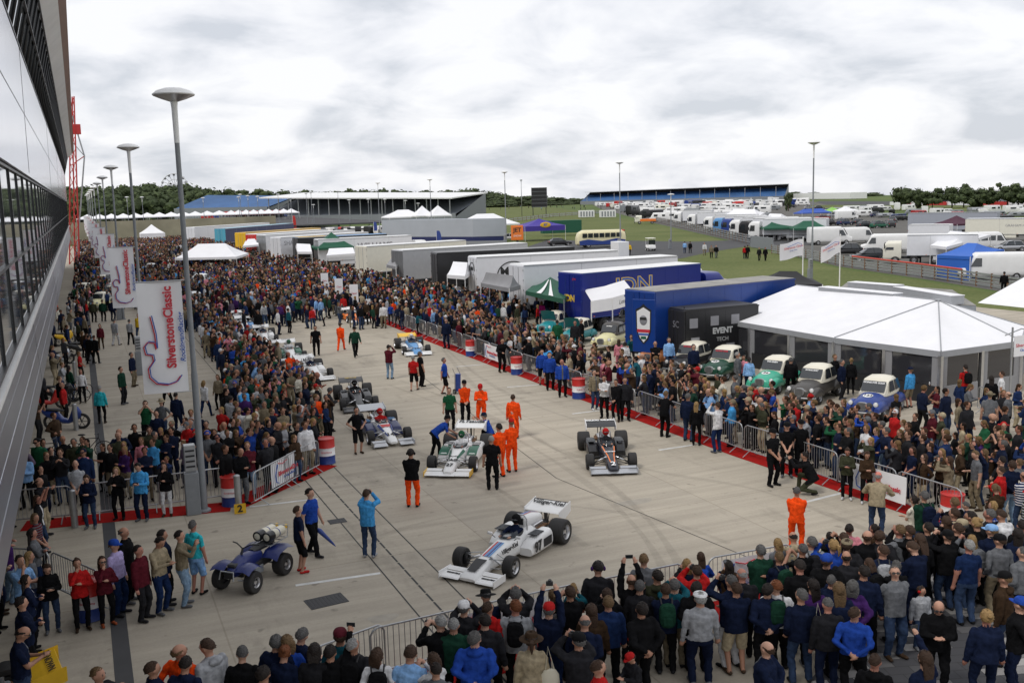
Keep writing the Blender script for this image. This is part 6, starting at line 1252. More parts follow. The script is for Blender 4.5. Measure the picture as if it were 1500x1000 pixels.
def wood(name, label, pxa, pxb, D, tops, base=0, seed=1, n=90, dz=1.):
    """a far-off wood as one mass: many leafy crowns in one mesh"""
    r = random.Random(seed); bm = MB(); V_ = []; F_ = []; MI = []; srcs = []
    for c in CR: vs = np.zeros(len(c.vertices)*3); c.vertices.foreach_get('co', vs); srcs.append((vs.reshape(-1, 3), [tuple(p.vertices) for p in c.polygons], [p.material_index for p in c.polygons]))
    bm.mats = [CR[0].materials[0], CR[0].materials[1]]; P = []
    for k in range(n):
        u = (k+r.random())/n; px = pxa+(pxb-pxa)*u; tp = lerp(tops, px)[0]; Dk = D*(1+.12*r.random()); x, y, zt = WD(px, tp+r.uniform(-.8, 1.6), Dk); w = r.uniform(7, 11)*D/600; P.append((x, y, zt, w))
        x, y, zt2 = WD(px, tp+r.uniform(5, 9), Dk*.95); P.append((x, y, zt2, w)); x, y, zt3 = WD(px, tp+r.uniform(12, 16), Dk*.92); P.append((x, y, zt3, w))
    for x, y, zt, w in P:
        if zt < 2: continue
        hh = min(zt, w*1.5); vs, fs, mi = r.choice(srcs); a = r.uniform(0, 6); c, s = math.cos(a), math.sin(a); o = len(bm.v); q = vs*np.array([w, w, hh*.7]); q = np.stack([q[:, 0]*c-q[:, 1]*s+x, q[:, 0]*s+q[:, 1]*c+y, q[:, 2]+zt-hh*.55], 1)
        bm.v += [tuple(p) for p in q]; bm.f += [tuple(i+o for i in f) for f in fs]; bm.m += mi; bm.sm += [False]*len(fs)
    me = bpy.data.meshes.new(name); me.from_pydata(bm.v, [], bm.f); [me.materials.append(m) for m in bm.mats]; me.polygons.foreach_set('material_index', bm.m); o = link(name, me); tag(o, label, 'wood', kind='stuff')
wood('wood', 'dense dark wood on the hill behind the blue grandstand', 60, 345, 640, [(60, 276), (130, 274), (200, 272), (222, 270), (270, 272), (300, 275), (318, 279), (330, 277), (345, 281)], n=80)
wood('wood', 'belt of trees behind the white grandstand roof', 330, 860, 900, [(330, 280), (460, 281), (520, 277), (600, 280), (660, 280), (690, 277), (720, 282), (760, 287), (830, 290), (860, 291)], seed=5, n=110)
wood('wood', 'thin line of trees along the right horizon', 1140, 1560, 930, [(1140, 281), (1200, 283), (1260, 283), (1300, 284), (1540, 284)], seed=8, n=70)

x, y, z = WD(1085, 284, 300); he = thing('helicopter', 'small white helicopter parked before the blue grandstand', 'helicopter', (*W(1085, 300), 0), 1.0); b = MB(); b.ell((0, 0, 2), (1.0, 2.2, 1.2), white, 12, 8); b.tube([(0, -1.5, 2.4), (0, -6, 2.9)], [.4, .12], white, 8); b.box((0, -6, 3.3), (.08, .6, 1.2), white); b.build('fuselage', he)
b = MB(); [b.box((4*math.cos(a), 4*math.sin(a), 3.7), (8, .25, .05), whitetxt, rz=a) for a in (.5, 2.1, 3.64, 5.2)]; b.tube([(0, 0, 3), (0, 0, 3.75)], .12, dark, 6); b.build('rotor', he)
gazebo('white ridge marquee right of the row of lorry cabs', [W(1112, 349), W(1140, 352), W(1165, 340), W(1125, 338)], 2.6, 4.2, canvas, walls=(0, 1, 3), cat='tent', name='ridge_tent', ridge=.5)
gazebo('white canopy between lorry cabs and motorhomes', [W(1060, 336), W(1110, 338), W(1120, 330), W(1070, 329)], 3.2, 4.4, canvas, walls=(0, 1), cat='tent', name='ridge_tent', ridge=.6)
# ---------------------------------------------------------------- barriers, drums, boards
def make_barrier(label, group):
    t = thing('crowd_barrier', label, 'crowd barrier', group=group); w, h = 2.2, 1.08
    b = MB(); r = .15; P = [(-w/2, 0, .2), (-w/2, 0, h-r), (-w/2+.05, 0, h-.05), (-w/2+r, 0, h), (w/2-r, 0, h), (w/2-.05, 0, h-.05), (w/2, 0, h-r), (w/2, 0, .2), (-w/2, 0, .2)]; b.tube(P, .021, steel, 7); b.build('frame', t)
    b = MB(); [b.tube([(-w/2+(k+1)*w/19, 0, .2), (-w/2+(k+1)*w/19, 0, h)], .008, steel, 5, cap=False) for k in range(18)]; b.build('bar', t)
    for s in (-1, 1): b = MB(); b.tube([(s*.8, -.32, .02), (s*.8, 0, .22), (s*.8, .32, .02)], .016, steel, 6); b.build('foot', t)
    return t
BP = None
def barrier_line(pts, where, skip=(), step=2.3):
    global BP
    P = [Vector(p) for p in pts]; n = 0
    for p, q in zip(P, P[1:]):
        d = q-p; L = d.length; k = max(1, round(L/step)); a = math.atan2(d.y, d.x)
        for i in range(k):
            c = p.lerp(q, (i+.5)/k); n += 1
            if n in skip: continue
            lab = 'steel crowd barrier in the line '+where; gr = 'crowd barriers '+where
            if BP is None: BP = make_barrier(lab, gr); BP.location = (c.x, c.y, .012); BP.rotation_euler.z = a
            else: dup(BP, (c.x, c.y, .012), a+rnd.uniform(-.03, .03), lab, gr)
barrier_line([(21.1, 18.9), (20.75, 28), (20.6, 40), (20.6, 60), (21, 84)], 'on the right beside the saloons')
barrier_line([(3.1, 17.3), (4.4, 17.7), (9.1, 17.9), (14.8, 17.75)], 'in front of the nearest crowd')
barrier_line([W(-20, 775), W(120, 762), W(255, 745), W(325, 735)], 'around the left crowd below the lamp')
barrier_line([W(376, 742), W(465, 690)], 'between the two left drums')
barrier_line([W(-40, 860), W(80, 870), W(150, 905)], 'behind the group at the lower left')
barrier_line([W(1500, 625), W(1420, 600)], 'before the marquee entrance')
def barrier_banner(label, p, q, w=None):
    p, q = Vector((*p, 0)), Vector((*q, 0)); d = q-p; L = d.length; t = thing('barrier_banner', label, 'banner', p, math.atan2(d.y, d.x), 'white event banners tied to barriers')
    b = MB(); b.loft([[(L*u, -.045+.015*math.sin(u*12+v*3), .25+.8*v) for u in np.linspace(0, 1, 10)] for v in np.linspace(0, 1, 5)], canvas, closed=False, cap=False); b.build('banner_cloth', t)
    text('SilverstoneClassic', t, .2, redtxt, (L*.56, -.085, .62), (1, 0, 0), (0, 0, 1), bold=.006); text('RockingandRacing', t, .11, bluetxt, (L*.56, -.085, .46), (1, 0, 0), (0, 0, 1), shear=.3)
    b = MB(); b.tube([(L*.18, -.08, .95), (L*.1, -.08, .62), (L*.12, -.08, .4), (L*.2, -.08, .34)], .018, bluetxt, 5); b.build('track_emblem', t); b = MB(); b.tube([(L*.2, -.08, .98), (L*.35, -.08, .9), (L*.5, -.08, .97)], .014, redtxt, 5); b.build('track_emblem', t)
barrier_banner('white event banner tied to the barrier between the left drums', W(398, 727), W(440, 702)); barrier_banner('white event banner on the far right barrier beside a drum', (20.45, 51.5), (20.45, 49.4)) 
barrier_banner('white event banner on the right barrier near the bending photographer', (20.7, 22.6), (20.85, 20.6)); barrier_banner('white event banner on the barrier of the nearest crowd left of centre', (6.0, 17.62), (8.2, 17.72)); barrier_banner('white event banner at the right end of the nearest barrier', (12.5, 17.7), (14.2, 17.65))
def drum(label, px, py, xy=None):
    x, y = xy or W(px, py); t = thing('oil_drum', label, 'drum', (x, y, .012), rnd.uniform(0, 1), 'red white and blue painted drums'); r = .3
    for z0, z1, m, n in ((0, .3, bluep, 'blue_band'), (.3, .58, whitetxt, 'white_band'), (.58, .89, redp, 'red_band')): b = MB(); b.lathe([(r, z0), (r+.012, z0+.01), (r, z0+.03), (r, z1-.02), (r+.012, z1-.01), (r, z1)], m, 26); b.build(n, t)
    b = MB(); b.lathe([(r+.01, .89), (r+.012, .905), (r-.02, .905), (r-.02, .885), (.001, .885)], redp, 26, cap=False); b.build('lid', t)
    a = -t.rotation_euler.z-PSI*.5; o = text('Silverstone', t, .085, redtxt, (math.sin(a)*0, 0, 0), (1, 0, 0), (0, 0, 1)); o.matrix_local = Matrix.Rotation(a, 4, 'Z') @ basis((0, -r-.012, .45), (1, 0, 0), (0, 0, 1)); return t
drum('painted drum beside the barrier below the nearest lamp', 340, 739); drum('painted drum at the corner of the left barrier beside the queueing cars', 479, 678); drum('painted drum beside the stewards in blue jackets', 757, 548); drum('farthest painted drum in the right barrier line', 690, 521)
drum('painted drum half hidden behind spectators on the right barrier', 848, 583); drum('painted drum with red lid in the lower right crowd', 1394, 770); drum('painted drum behind the women at the lower left', 133, 905); drum('painted drum behind the parka in the nearest crowd', 0, 0, (10.2, 17.2))
# bollards, number board, lamps' boxes
def bollard(label, px, py): x, y = W(px, py); b = MB(); b.tube([(0, 0, 0), (0, 0, 1.1)], .095, steel, 14); b.lathe([(.095, 1.1), (.06, 1.13), (.001, 1.14)], steel, 14); o = b.build('bollard', None, (x, y, 0)); tag(o, label, 'bollard', 'steel bollards along the glass building')
bollard('grey bollard beside the woman in the cream cardigan', 110, 772); bollard('grey bollard in front of the blue scooter', 112, 630); bollard('grey bollard holding the yellow number board', 350, 748); bollard('grey bollard beside the bicycles on the left walkway', 111, 560); bollard('grey bollard farther up the left walkway', 111, 502)
nb = thing('number_board', 'yellow board with a black number 2 at the foot of the drum', 'sign', (*W(352, 751), 0), -.1); b = MB(); b.box((0, -.12, .17), (.34, .02, .3), yellowp); b.build('board', nb); text('2', nb, .3, blacktxt, (0, -.14, .17), (1, 0, 0), (0, 0, 1), bold=.01)
for k, (px, py) in enumerate(((477, 439), (498, 450), (520, 462), (745, 330))):
    if k == 3: break
    x, y = W(px, py); t = thing('display_board', ['leftmost', 'middle', 'rightmost'][k]+' of the white upright boards above the far crowd', 'sign', (x, y, 0), -.3, 'white upright boards in the far crowd'); t.scale = (.62, .62, .85); b = MB(); b.box((0, 0, 2.0), (1.1, .04, 1.9), canvas); b.build('board', t); b = MB(); b.box((0, 0, .55), (.06, .06, 1.1), steel); b.build('post', t); text('Classic', t, .26, redtxt, (0, -.03, 2.1), (1, 0, 0), (0, 0, 1), shear=.3)
# ---------------------------------------------------------------- racing cars
def at_px(f, r): f, r = Vector(W(*f)), Vector(W(*r)); d = (f-r).normalized(); c = (f+r)/2; return (c.x, c.y), math.atan2(-d.x, d.y), c, d
def driver(loc, rz, hc, top, lab, L=0):
    p = person(0, 0, 'drive', 0, top=top, bot=top, hair='none', cap='helmet', hatc=hc, keep=True, note=lab, garment='overalls', bulk=.004, scale=.93); c, s = math.cos(rz), math.sin(rz); oy = .0
    p['x'] = loc[0]-s*oy; p['y'] = loc[1]+c*oy; p['z'] = .02; p['face'] = -math.degrees(rz)-math.degrees(PSI); return p
mk = lambda ft, rt: at_px(ft, rt)
c97, r97, _, _ = mk((708, 840), (791, 787))
SW = lambda x, m, n='stripe': (n, m, [[(x+dx, y, z) for dx in (0, .05)] for y, z in ((1.35, .425), (1.1, .465), (.9, .505), (.62, .55))])
racecar('white racing car number 97 with blue and red stripes, nose towards the near crowd', c97, r97, dict(body=white, nose=white, airbox=white, pods='rear', stripes=[redp, lblue, bluep], rwtext='Villiger-Kiel', rwts=.25, rwsx=.85, rwbold=.004, rwedge=dark, style='wedge', rim=alu, rwtc=blacktxt,
  decals=[SW(-.13, lblue), SW(-.075, bluep), SW(-.02, lblue), SW(.035, redp), ('radiator_opening', dark, [[(-.12, 2.0, .27), (.12, 2.0, .27)], [(-.14, 1.75, .345), (.14, 1.75, .345)], [(-.16, 1.5, .4), (.16, 1.5, .4)]])],
  texts=[('97', .36, blacktxt, (-.7, -.12, .3), (0, -1, 0), (.05, 0, 1), dict(bold=.014)), ('Villiger-Kiel', .17, blacktxt, (-.335, .7, .46), (0, -1, 0), (.12, 0, 1), dict(bold=.003)), ('GOODYEAR', .07, blacktxt, (.5, 2.02, .146), (-1, 0, 0), (0, -1, .2), dict(bold=.003)), ('GOODYEAR', .07, blacktxt, (-.5, 2.02, .146), (-1, 0, 0), (0, -1, .2), dict(bold=.003))]))
driver(c97, r97, 'black', 'navy', 'driver in black helmet sitting in the white racing car number 97')
c2, r2_, _, _ = mk((896, 687), (882, 656)); shadowb = mat('dark blue black paint', (.012, .014, .022), .25)
racecar('black racing car number 2 with orange pinstripes on the open concrete', c2, r2_, dict(body=shadowb, style='slim', num='2', numc=whitetxt, numsize=.34, numpos=(0, 1.9, .33), wing=silverp, rwing=black, rplate=whitetxt, rwtext='MARLBORO  MARLBORO', rwts=.15, rwsx=.62, rwtc=whitetxt, rwbold=.006, rwy=-2.06, pods='rear', pod=black, fw='full', rim=dark, arms=dark, rwz=.74,
  decals=[('pinstripe', orangep, [[(s*a, y, z), (s*(a+.035), y, z-.01)] for a, y, z in ((.05, 1.75, .345), (.09, 1.2, .438), (.15, .8, .505), (.19, .45, .56))]) for s in (-1, 1)], texts=[('UNIPART', .09, whitetxt, (0, .95, .49), (-1, 0, 0), (0, -.4, .07), dict(bold=.004))]))
driver(c2, r2_, 'red', 'charcoal', 'driver in red helmet sitting in the black racing car number 2')
c27, r27, _, _ = mk((662, 691), (688, 659))
racecar('white and green racing car number 27 surrounded by marshals', c27, r27, dict(body=white, style='slim', num='27', numpos=(0, 1.78, .345), wing=white, pod=white, pods='long', fw='full', rwtext='FLYsaudia', rwts=.24, shear=.2, rwbold=.006, plate=yellowp, rplate=white, vent=white, rwz=.8,
  decals=[('side_stripe', greenp, [[(s*.17, 1.2, .4), (s*.12, 1.2, .435)], [(s*.28, .5, .47), (s*.2, .5, .56)]]) for s in (-1, 1)]+[('pod_stripe', greenp, [[(s*.33, y, z), (s*.67, y, z)] for y, z in ((.56, .36), (.4, .44), (.1, .512), (-.12, .522))]) for s in (-1, 1)], texts=[('TAG', .2, blacktxt, (0, 1.42, .415), (-1, 0, 0), (0, -.4, .09), dict(bold=.01)), ('saudia', .14, blacktxt, (0, 1.1, .462), (-1, 0, 0), (0, -.4, .09), {})]))
driver(c27, r27, 'green', 'white', 'driver in green and white helmet sitting in the white and green racing car')
c14, r14, _, _ = mk((573, 650), (547, 624))
racecar('white and blue racing car number 14 beside the mechanic in black', c14, r14, dict(body=white, style='slim', num='14', numsize=.32, numpos=(0, 1.6, .38), pod=navy, pods='long', wing=silverp, rwing=silverp, fw='split', vent=lblue, decals=[('cockpit_panel', redp, [[(-.2, .62, .555), (.2, .62, .555)], [(-.16, .85, .51), (.16, .85, .51)]])]+[('side_stripe', bluep, [[(s*.14, 1.7, .33), (s*.1, 1.7, .36)], [(s*.29, .5, .48), (s*.22, .5, .555)]]) for s in (-1, 1)]))
driver(c14, r14, 'red', 'red', 'driver in red and white helmet sitting in the racing car number 14')
cb, rb_, _, _ = mk((531, 606), (513, 576)); racecar('black racing car with high rear wing queueing behind number 14', cb, rb_, dict(body=black, style='slim', wing=black, pod=black, rim=dark, arms=dark, rwtext='HERITAGE', rwts=.12, rwtc=goldtxt, rplate=black)); driver(cb, rb_, 'black', 'black', 'driver in black helmet sitting in the queueing black racing car')
for i, (f, r, P, lab, hc) in enumerate([((474, 562), (440, 538), dict(body=white, style='wedge', pods='long', wing=white, fw='full', rwtext='THEODORE', rwts=.12), 'white racing car with full width nose behind the black one', 'white'), ((432, 533), (418, 514), dict(body=white, style='slim', pod=greenp, rwtext='RACING', rwts=.14, wing=white), 'white racing car with green side pods third in the left queue', 'green'),
      ((392, 506), (381, 491), dict(body=white, style='slim', wing=white, pod=white, rwtext='LEYLAND', rwts=.14), 'white racing car with white pods far up the left queue', 'white'), ((362, 489), (354, 477), dict(body=white, style='wedge', wing=white, pod=lblue), 'white racing car with pale blue pods far up the left queue', 'sky blue'), ((330, 466), (322, 455), dict(body=mat('pale green paint', (.3, .6, .5), .4), style='slim', wing=white), 'pale green racing car at the far end of the left queue', 'turquoise'), ((342, 478), (350, 470), dict(body=black, style='slim', wing=white, pod=black), 'black racing car with white wing at the far end of the left queue', 'red'),
      ((613, 521), (596, 507), dict(body=lblue, nose=white, style='wedge', wing=white, rwing=yellowp, rplate=yellowp, pod=white, pods='short', num='39', numpos=(0, 1.55, .37), fw='full'), 'blue and white racing car number 39 with yellow rear wing', 'white'), ((530, 474), (507, 464), dict(body=orangep, style='wedge', wing=white, nose=orangep, pod=orangep, rwing=white, fw='full', num='5'), 'orange and white racing car beyond the marshal in orange', 'orange')]):
    c_, r_, _, _ = mk(f, r); racecar(lab, c_, r_, P); driver(c_, r_, hc, 'white' if i % 2 else 'navy', 'driver sitting in the '+lab.split(' ', 0)[0][:60])
# yellow racing car cut by the lower left corner
cy_ = Vector(W(66, 962, .9)); hd_ = math.radians(-122)+PSI; dd = Vector((math.sin(hd_), math.cos(hd_)))
racecar('yellow racing car cut off by the lower left corner', cy_+dd*1.95, -hd_, dict(body=yellowp, nose=yellowp, style='wedge', wing=yellowp, rwing=yellowp, rplate=yellowp, rwtext='RENOWN', rwts=.2, pods='long', pod=yellowp, rim=dark, rwz=.66))
# ---------------------------------------------------------------- vintage saloons beside the marquee
mint = mat('mint green paint', (.06, .42, .28), .3); peach = mat('peach orange paint', (.75, .28, .1), .35); cream2 = mat('pale yellow paint', (.72, .68, .38), .35); turq = mat('turquoise paint', (.02, .25, .28), .3); gm = mat('grey brown paint', (.07, .065, .06), .35); bg = mat('bottle green paint', (.01, .06, .035), .3); ivory = mat('ivory paint', (.76, .72, .6), .4)
GS = 'small vintage saloons parked in a row beside the marquee'
cars = [((1255, 612), bluep, ivory, '123', 'GOING FOR GOLD', whitetxt, 'blue vintage saloon with cream roof nearest to the marquee corner'), ((1165, 590), gm, ivory, None, 'GOING EASY', whitetxt, 'grey brown vintage saloon with cream roof beside the blue one'), ((1108, 575), mint, ivory, '26', 'THE GREEN', whitetxt, 'mint green vintage saloon with cream roof'),
        ((1035, 556), bg, ivory, '55', 'RACING TEAM', redtxt, 'bottle green vintage saloon with cream roof and roundel'), ((985, 548), black, ivory, None, 'HISTORIC', redtxt, 'black vintage saloon with cream roof between green and orange ones'), ((945, 537), peach, ivory, '9', 'JUST ORANGE', redtxt, 'orange vintage saloon with cream roof'), ((872, 512), cream2, gm, None, 'BUMBLE', whitetxt, 'pale yellow vintage saloon with dark roof'), ((822, 505), turq, ivory, None, None, None, 'turquoise vintage saloon with its green bonnet open, nearer one'), ((788, 492), turq, ivory, None, None, None, 'turquoise vintage saloon with open bonnet beyond its twin')]
for i, (p, bm_, rm, num, tx_, tc_, lab) in enumerate(cars):
    x, y = W(*p); h = math.radians(118 if i < 6 else 128); L = saloon(lab, (x+1.3, y+.3), h-0*.1, bm_, rm, GS, num=num, txt=tx_, txtc=tc_, bonnet_open=mat('teal bonnet', (.01, .12, .12), .4) if i >= 7 else None); L.scale = (1.0, 1.0, 1.0)
saloon('dark vintage saloon half hidden behind the white lean-to', (W(850, 500)[0]+5, W(850, 500)[1]+4), math.radians(120), black, black, GS); saloon('white vintage saloon behind the open bonnet cars', (W(838, 490)[0]+3.2, W(838, 490)[1]+3), math.radians(120), white, white, GS)
# vintage cars up the left walkway and under the party tent
for i, (px, py, m, rm, h, lab) in enumerate([(148, 452, cream2, ivory, 185, 'cream vintage saloon facing the camera on the left walkway'), (166, 440, lblue, ivory, 185, 'pale blue vintage saloon beside the cream one'), (122, 436, black, ivory, 185, 'black vintage car with cream roof under the glass building'), (150, 422, greenp, ivory, 185, 'dark green vintage car far up the left walkway'), (172, 424, white, white, 185, 'white vintage saloon far up the left walkway'), (140, 408, black, black, 185, 'black vintage saloon farthest up the walkway'),
      (287, 452, white, white, 150, 'white vintage saloon in the crowd behind the nearest banner'), (225, 402, white, white, 120, 'white vintage car in the crowd left of the party tent'), (312, 402, ivory, ivory, 120, 'cream vintage car in front of the white party tent'), (325, 396, greyp, ivory, 120, 'grey vintage car under the white party tent'), (300, 420, white, white, 100, 'white vintage car amid the crowd before the party tent')]):
    t = saloon(lab, W(px, py), 0, m, rm, 'vintage cars among the far crowd'); t.rotation_euler.z = heading(h)
# ---------------------------------------------------------------- quad bike, scooter, bicycles, trolley
quadb = mat('navy quad plastic', (.012, .022, .13), .3); q, rq, cq, dq = at_px((352, 862), (392, 838)); qb = thing('quad_bike', 'blue quad bike with fire extinguishers strapped on its rear rack', 'quad bike', (q[0], q[1], 0), rq); qb.scale = (.92, .95, .95)
for s in (-1, 1): wheel(qb, s*.5, .68, .28, .24, alu, s, .48, 'front_wheel'); wheel(qb, s*.48, -.62, .29, .32, alu, s, .48, 'rear_wheel')
b = MB(); b.loft([superring(y, hw, z0, z1, 14, 2.6) for y, hw, z0, z1 in ((.95, .1, .42, .62), (.8, .2, .4, .74), (.45, .2, .42, .86), (.1, .17, .45, .84), (-.2, .16, .5, .8))], quadb); b.box((0, .75, .7), (.26, .3, .1), dark, bev=.03); b.box((0, .98, .52), (.3, .08, .2), dark, bev=.03); b.build('body', qb); b = MB(); b.tube([(-.22, 1.1, .42), (-.2, 1.05, .62), (.2, 1.05, .62), (.22, 1.1, .42)], .02, steel, 6); b.build('front_bumper', qb)
for s in (-1, 1):
    b = MB(); b.loft([[(s*.16, y, z), (s*.42, y, z+.03), (s*.62, y, z-.05)] for y, z in ((.98, .6), (.85, .68), (.6, .72), (.4, .62))], quadb, closed=False, cap=False); b.build('front_mudguard', qb)
    b = MB(); b.loft([[(s*.14, y, z+.02), (s*.4, y, z+.03), (s*.62, y, z-.04)] for y, z in ((-.2, .55), (-.35, .7), (-.7, .76), (-1.0, .68))], quadb, closed=False, cap=False); b.build('rear_mudguard', qb)
    b = MB(); [b.tube([(s*.14, .68+dy, .34), (s*.42, .68, .28)], .018, steel, 6) for dy in (-.15, .15)]; b.tube([(s*.16, .62, .66), (s*.34, .68, .32)], .035, yellowp, 8); b.build('suspension_arm', qb)
b = MB(); b.loft([superring(y, hw, z0, z1, 12, 2.4) for y, hw, z0, z1 in ((.05, .1, .74, .86), (-.15, .13, .74, .88), (-.7, .15, .72, .9), (-.85, .1, .74, .9))], dark); b.build('seat', qb); b = MB(); b.tube([(-.42, .22, 1.08), (-.22, .32, 1.1), (0, .38, 1.0), (.22, .32, 1.1), (.42, .22, 1.08)], .018, dark, 7); b.tube([(0, .38, 1.0), (0, .5, .7)], .03, dark, 7); b.build('handlebar', qb)
b = MB(); b.box((0, 0, .42), (.3, 1.3, .2), dark, bev=.04); b.box((0, -.05, .3), (.34, .4, .25), greyp, bev=.04); b.tube([(-.4, -.62, .29), (.4, -.62, .29)], .03, steel, 7); b.build('chassis', qb)
b = MB(); [b.tube([(s*.3, -.35, .82), (s*.3, -1.15, .84), (s*.3, -1.2, 1.12), (-s*.3, -1.2, 1.12)], .014, steel, 6) for s in (-1, 1)]; [b.tube([(-.3, y, .83), (.3, y, .83)], .012, steel, 6) for y in (-.4, -.65, -.9, -1.12)]; b.build('rear_rack', qb)
for s, lab in ((-1, 'cream fire extinguisher strapped on the left of the quad rack'), (1, 'cream fire extinguisher strapped on the right of the quad rack')):
    M = Matrix.Translation((q[0], q[1], 0)) @ Matrix.Rotation(rq, 4, 'Z'); t = thing('fire_extinguisher', lab, 'fire extinguisher', M @ Vector((s*.14, -.75, .97)), rq); b = MB(); b.lathe([(.02, -.36), (.12, -.33), (.125, -.1), (.125, .3), (.08, .38), (.02, .42)], offw, 18, M=Matrix.Rotation(math.pi/2, 4, 'X')); b.build('cylinder', t); b = MB(); b.lathe([(.128, -.34), (.128, -.12)], black, 18, M=Matrix.Rotation(math.pi/2, 4, 'X')); b.lathe([(.128, .05), (.128, .08)], bluep, 18, M=Matrix.Rotation(math.pi/2, 4, 'X')); b.build('band', t); b = MB(); b.box((0, -.47, .03), (.06, .12, .1), yellowp, bev=.01); b.build('valve', t)
def cycle(label, x, y, h, motor=None, group='bicycles'):
    t = thing('scooter' if motor else 'bicycle', label, 'scooter' if motor else 'bicycle', (x, y, 0), heading(h), group); r = .3 if motor else .33; wb = .62 if motor else .52; th = .06 if motor else .018
    for s, nm in ((1, 'front_wheel'), (-1, 'rear_wheel')):
        b = MB(); b.tube([(0, s*wb+r*math.cos(a), r+th*.4+r*.93*math.sin(a)) for a in np.linspace(0, 2*math.pi, 25)], th, rubber, 6, cap=False); o = b.build(nm, t); c = MB(); [c.tube([(0, s*wb, r), (0, s*wb+r*.88*math.cos(a), r+r*.88*math.sin(a))], .012 if motor else .004, steel if not motor else dark, 4) for a in np.linspace(0, 2*math.pi, 7 if motor else 17)[:-1]]; c.build('rim', o)
    if motor:
        b = MB(); b.loft([superring(yy, hw, z0, z1, 12, 2.4) for yy, hw, z0, z1 in ((.62, .08, .5, .75), (.5, .14, .4, .95), (.3, .16, .3, .9), (.1, .16, .24, .42), (-.15, .17, .26, .5), (-.35, .17, .35, .78), (-.8, .14, .55, .85), (-.98, .06, .7, .85))], motor); b.build('body', t); b = MB(); b.loft([superring(yy, hw, z0, z1, 12, 2.4) for yy, hw, z0, z1 in ((-.1, .1, .76, .84), (-.4, .16, .78, .88), (-.85, .12, .84, .92))], dark); b.build('seat', t); b = MB(); b.tube([(-.3, .28, 1.05), (0, .38, 1.0), (.3, .28, 1.05)], .018, dark, 6); b.tube([(0, wb, .3), (0, .36, 1.0)], .03, dark, 6); b.build('handlebar', t)
    else:
        b = MB(); S = (0, -.18, .78); B = (0, -.1, .3); Hd = (0, .36, .78); R_ = (0, -wb, r); F_ = (0, wb, r); [b.tube(p, .016, dark, 6) for p in ([B, S], [B, Hd], [S, Hd], [B, R_], [S, R_], [Hd, F_], [S, (0, -.2, .9)])]; b.build('frame', t); b = MB(); b.ell((0, -.22, .93), (.07, .14, .04), dark, 8, 6); b.build('saddle', t); b = MB(); b.tube([(-.26, .3, .98), (0, .36, .96), (.26, .3, .98)], .014, dark, 6); b.tube([(0, .36, .78), (0, .36, .96)], .014, dark, 6); b.build('handlebar', t)
    return t
cycle('blue scooter parked beside the bollard on the left walkway', *W(99, 628), 88, bluep, 'motor scooters on the walkway'); cycle('black motorcycle further up the walkway by the bicycles', *W(88, 590), 70, black, 'motor scooters on the walkway'); cycle('red motorcycle parked against the glass building', *W(72, 600), 60, redp, 'motor scooters on the walkway'); cycle('dark motorcycle far up the left walkway', *W(120, 520), 30, black, 'motor scooters on the walkway'); cycle('yellow and black motorcycle far up the walkway', *W(97, 505), 20, yellowp, 'motor scooters on the walkway'); cycle('silver motorcycle beside the far bollard', *W(92, 535), 20, silverp, 'motor scooters on the walkway')
cycle('bicycle held by the cyclist in green', *W(208, 662), 60); cycle('bicycle leaning behind the left crowd', *W(132, 672), 80); cycle('second bicycle behind the left crowd', *W(70, 680), 85); cycle('bicycle behind the lamp post spectators', *W(250, 668), -20); cycle('bicycle beside the woman in the white blouse', *W(118, 585), 20); cycle('bicycle leaning against another near the white blouse', *W(108, 592), 40)
x, y = W(671, 576); ct = thing('gas_trolley', 'blue two wheeled trolley pulled by the man in black shorts', 'trolley', (x, y, 0), .3); b = MB(); b.tube([(0, 0, .12), (0, -.05, .95)], .13, bluep, 12); b.build('cylinder', ct); [wheel(ct, s*.2, 0, .12, .07, steel, s) for s in (-1, 1)]; b = MB(); b.tube([(-.15, .05, .1), (-.15, 0, .95), (-.35, -.1, 1.25)], .016, steel, 6); b.tube([(.15, .05, .1), (.15, 0, .95), (-.1, -.1, 1.3)], .016, steel, 6); b.build('frame', ct)
x, y = W(486, 808); um = thing('umbrella', 'furled blue umbrella carried by the man in the blue polo', 'umbrella', (0, 0, 0)); p0, p1 = Vector((*W(455, 812), .95)), Vector((*W(492, 806), .12)); b = MB(); b.tube([p0, p0.lerp(p1, .3), p0.lerp(p1, .4), p0.lerp(p1, .9), p1], [.012, .014, .07, .03, .008], bluep, 10); b.build('canopy', um)
# ---------------------------------------------------------------- people
# open-ground figures: feet in the picture
def F(px, py, pose, face, top, bot, **k): x, y = W(px, py); k.setdefault('keep', True); return person(x, y, pose, face, top, bot, **k)
# figures whose head top shows in the picture
def Hd(px, py, pose, face, top, bot, h=1.83, **k):
    if k.get('build') == 'c': h *= .72; k['build'] = 'm'; k['scale'] = .72
    k.setdefault('scale', rnd.uniform(1.0, 1.07)); k.setdefault('wide', 1.12)
    x, y = W(px, py, h); return person(x, y, pose, face, top, bot, **k)
O = dict(garment='overalls', bulk=.01, shoe='black')
F(605, 742, 'clasp', 5, 'black', 'orange', ear='black', where='with his back to the camera left of the racing car 27', **O)
F(722, 717, 'stand', 0, 'black', 'black', sleeve='short', hair='crop', hc='white', garment='polo shirt', where='in front of the marshals at racing car 27', shoe='black')
F(638, 672, 'bend', 75, 'blue', 'black', sleeve='short', hair='short', hc='dark', cap='cap', hatc='black', garment='polo shirt', where='leaning over the cockpit of racing car 27')
F(660, 631, 'stand', 170, 'green', 'black', sleeve='short', garment='polo shirt', where='behind racing car 27', hc='brown')
F(682, 621, 'clasp', 165, 'orange', 'black', cap='cap', hatc='black', garment='vest', where='behind racing car 27')
F(706, 624, 'text', 190, 'orange', 'orange', cap='cap', hatc='red', where='with papers behind the rear wing of racing car 27', **O)
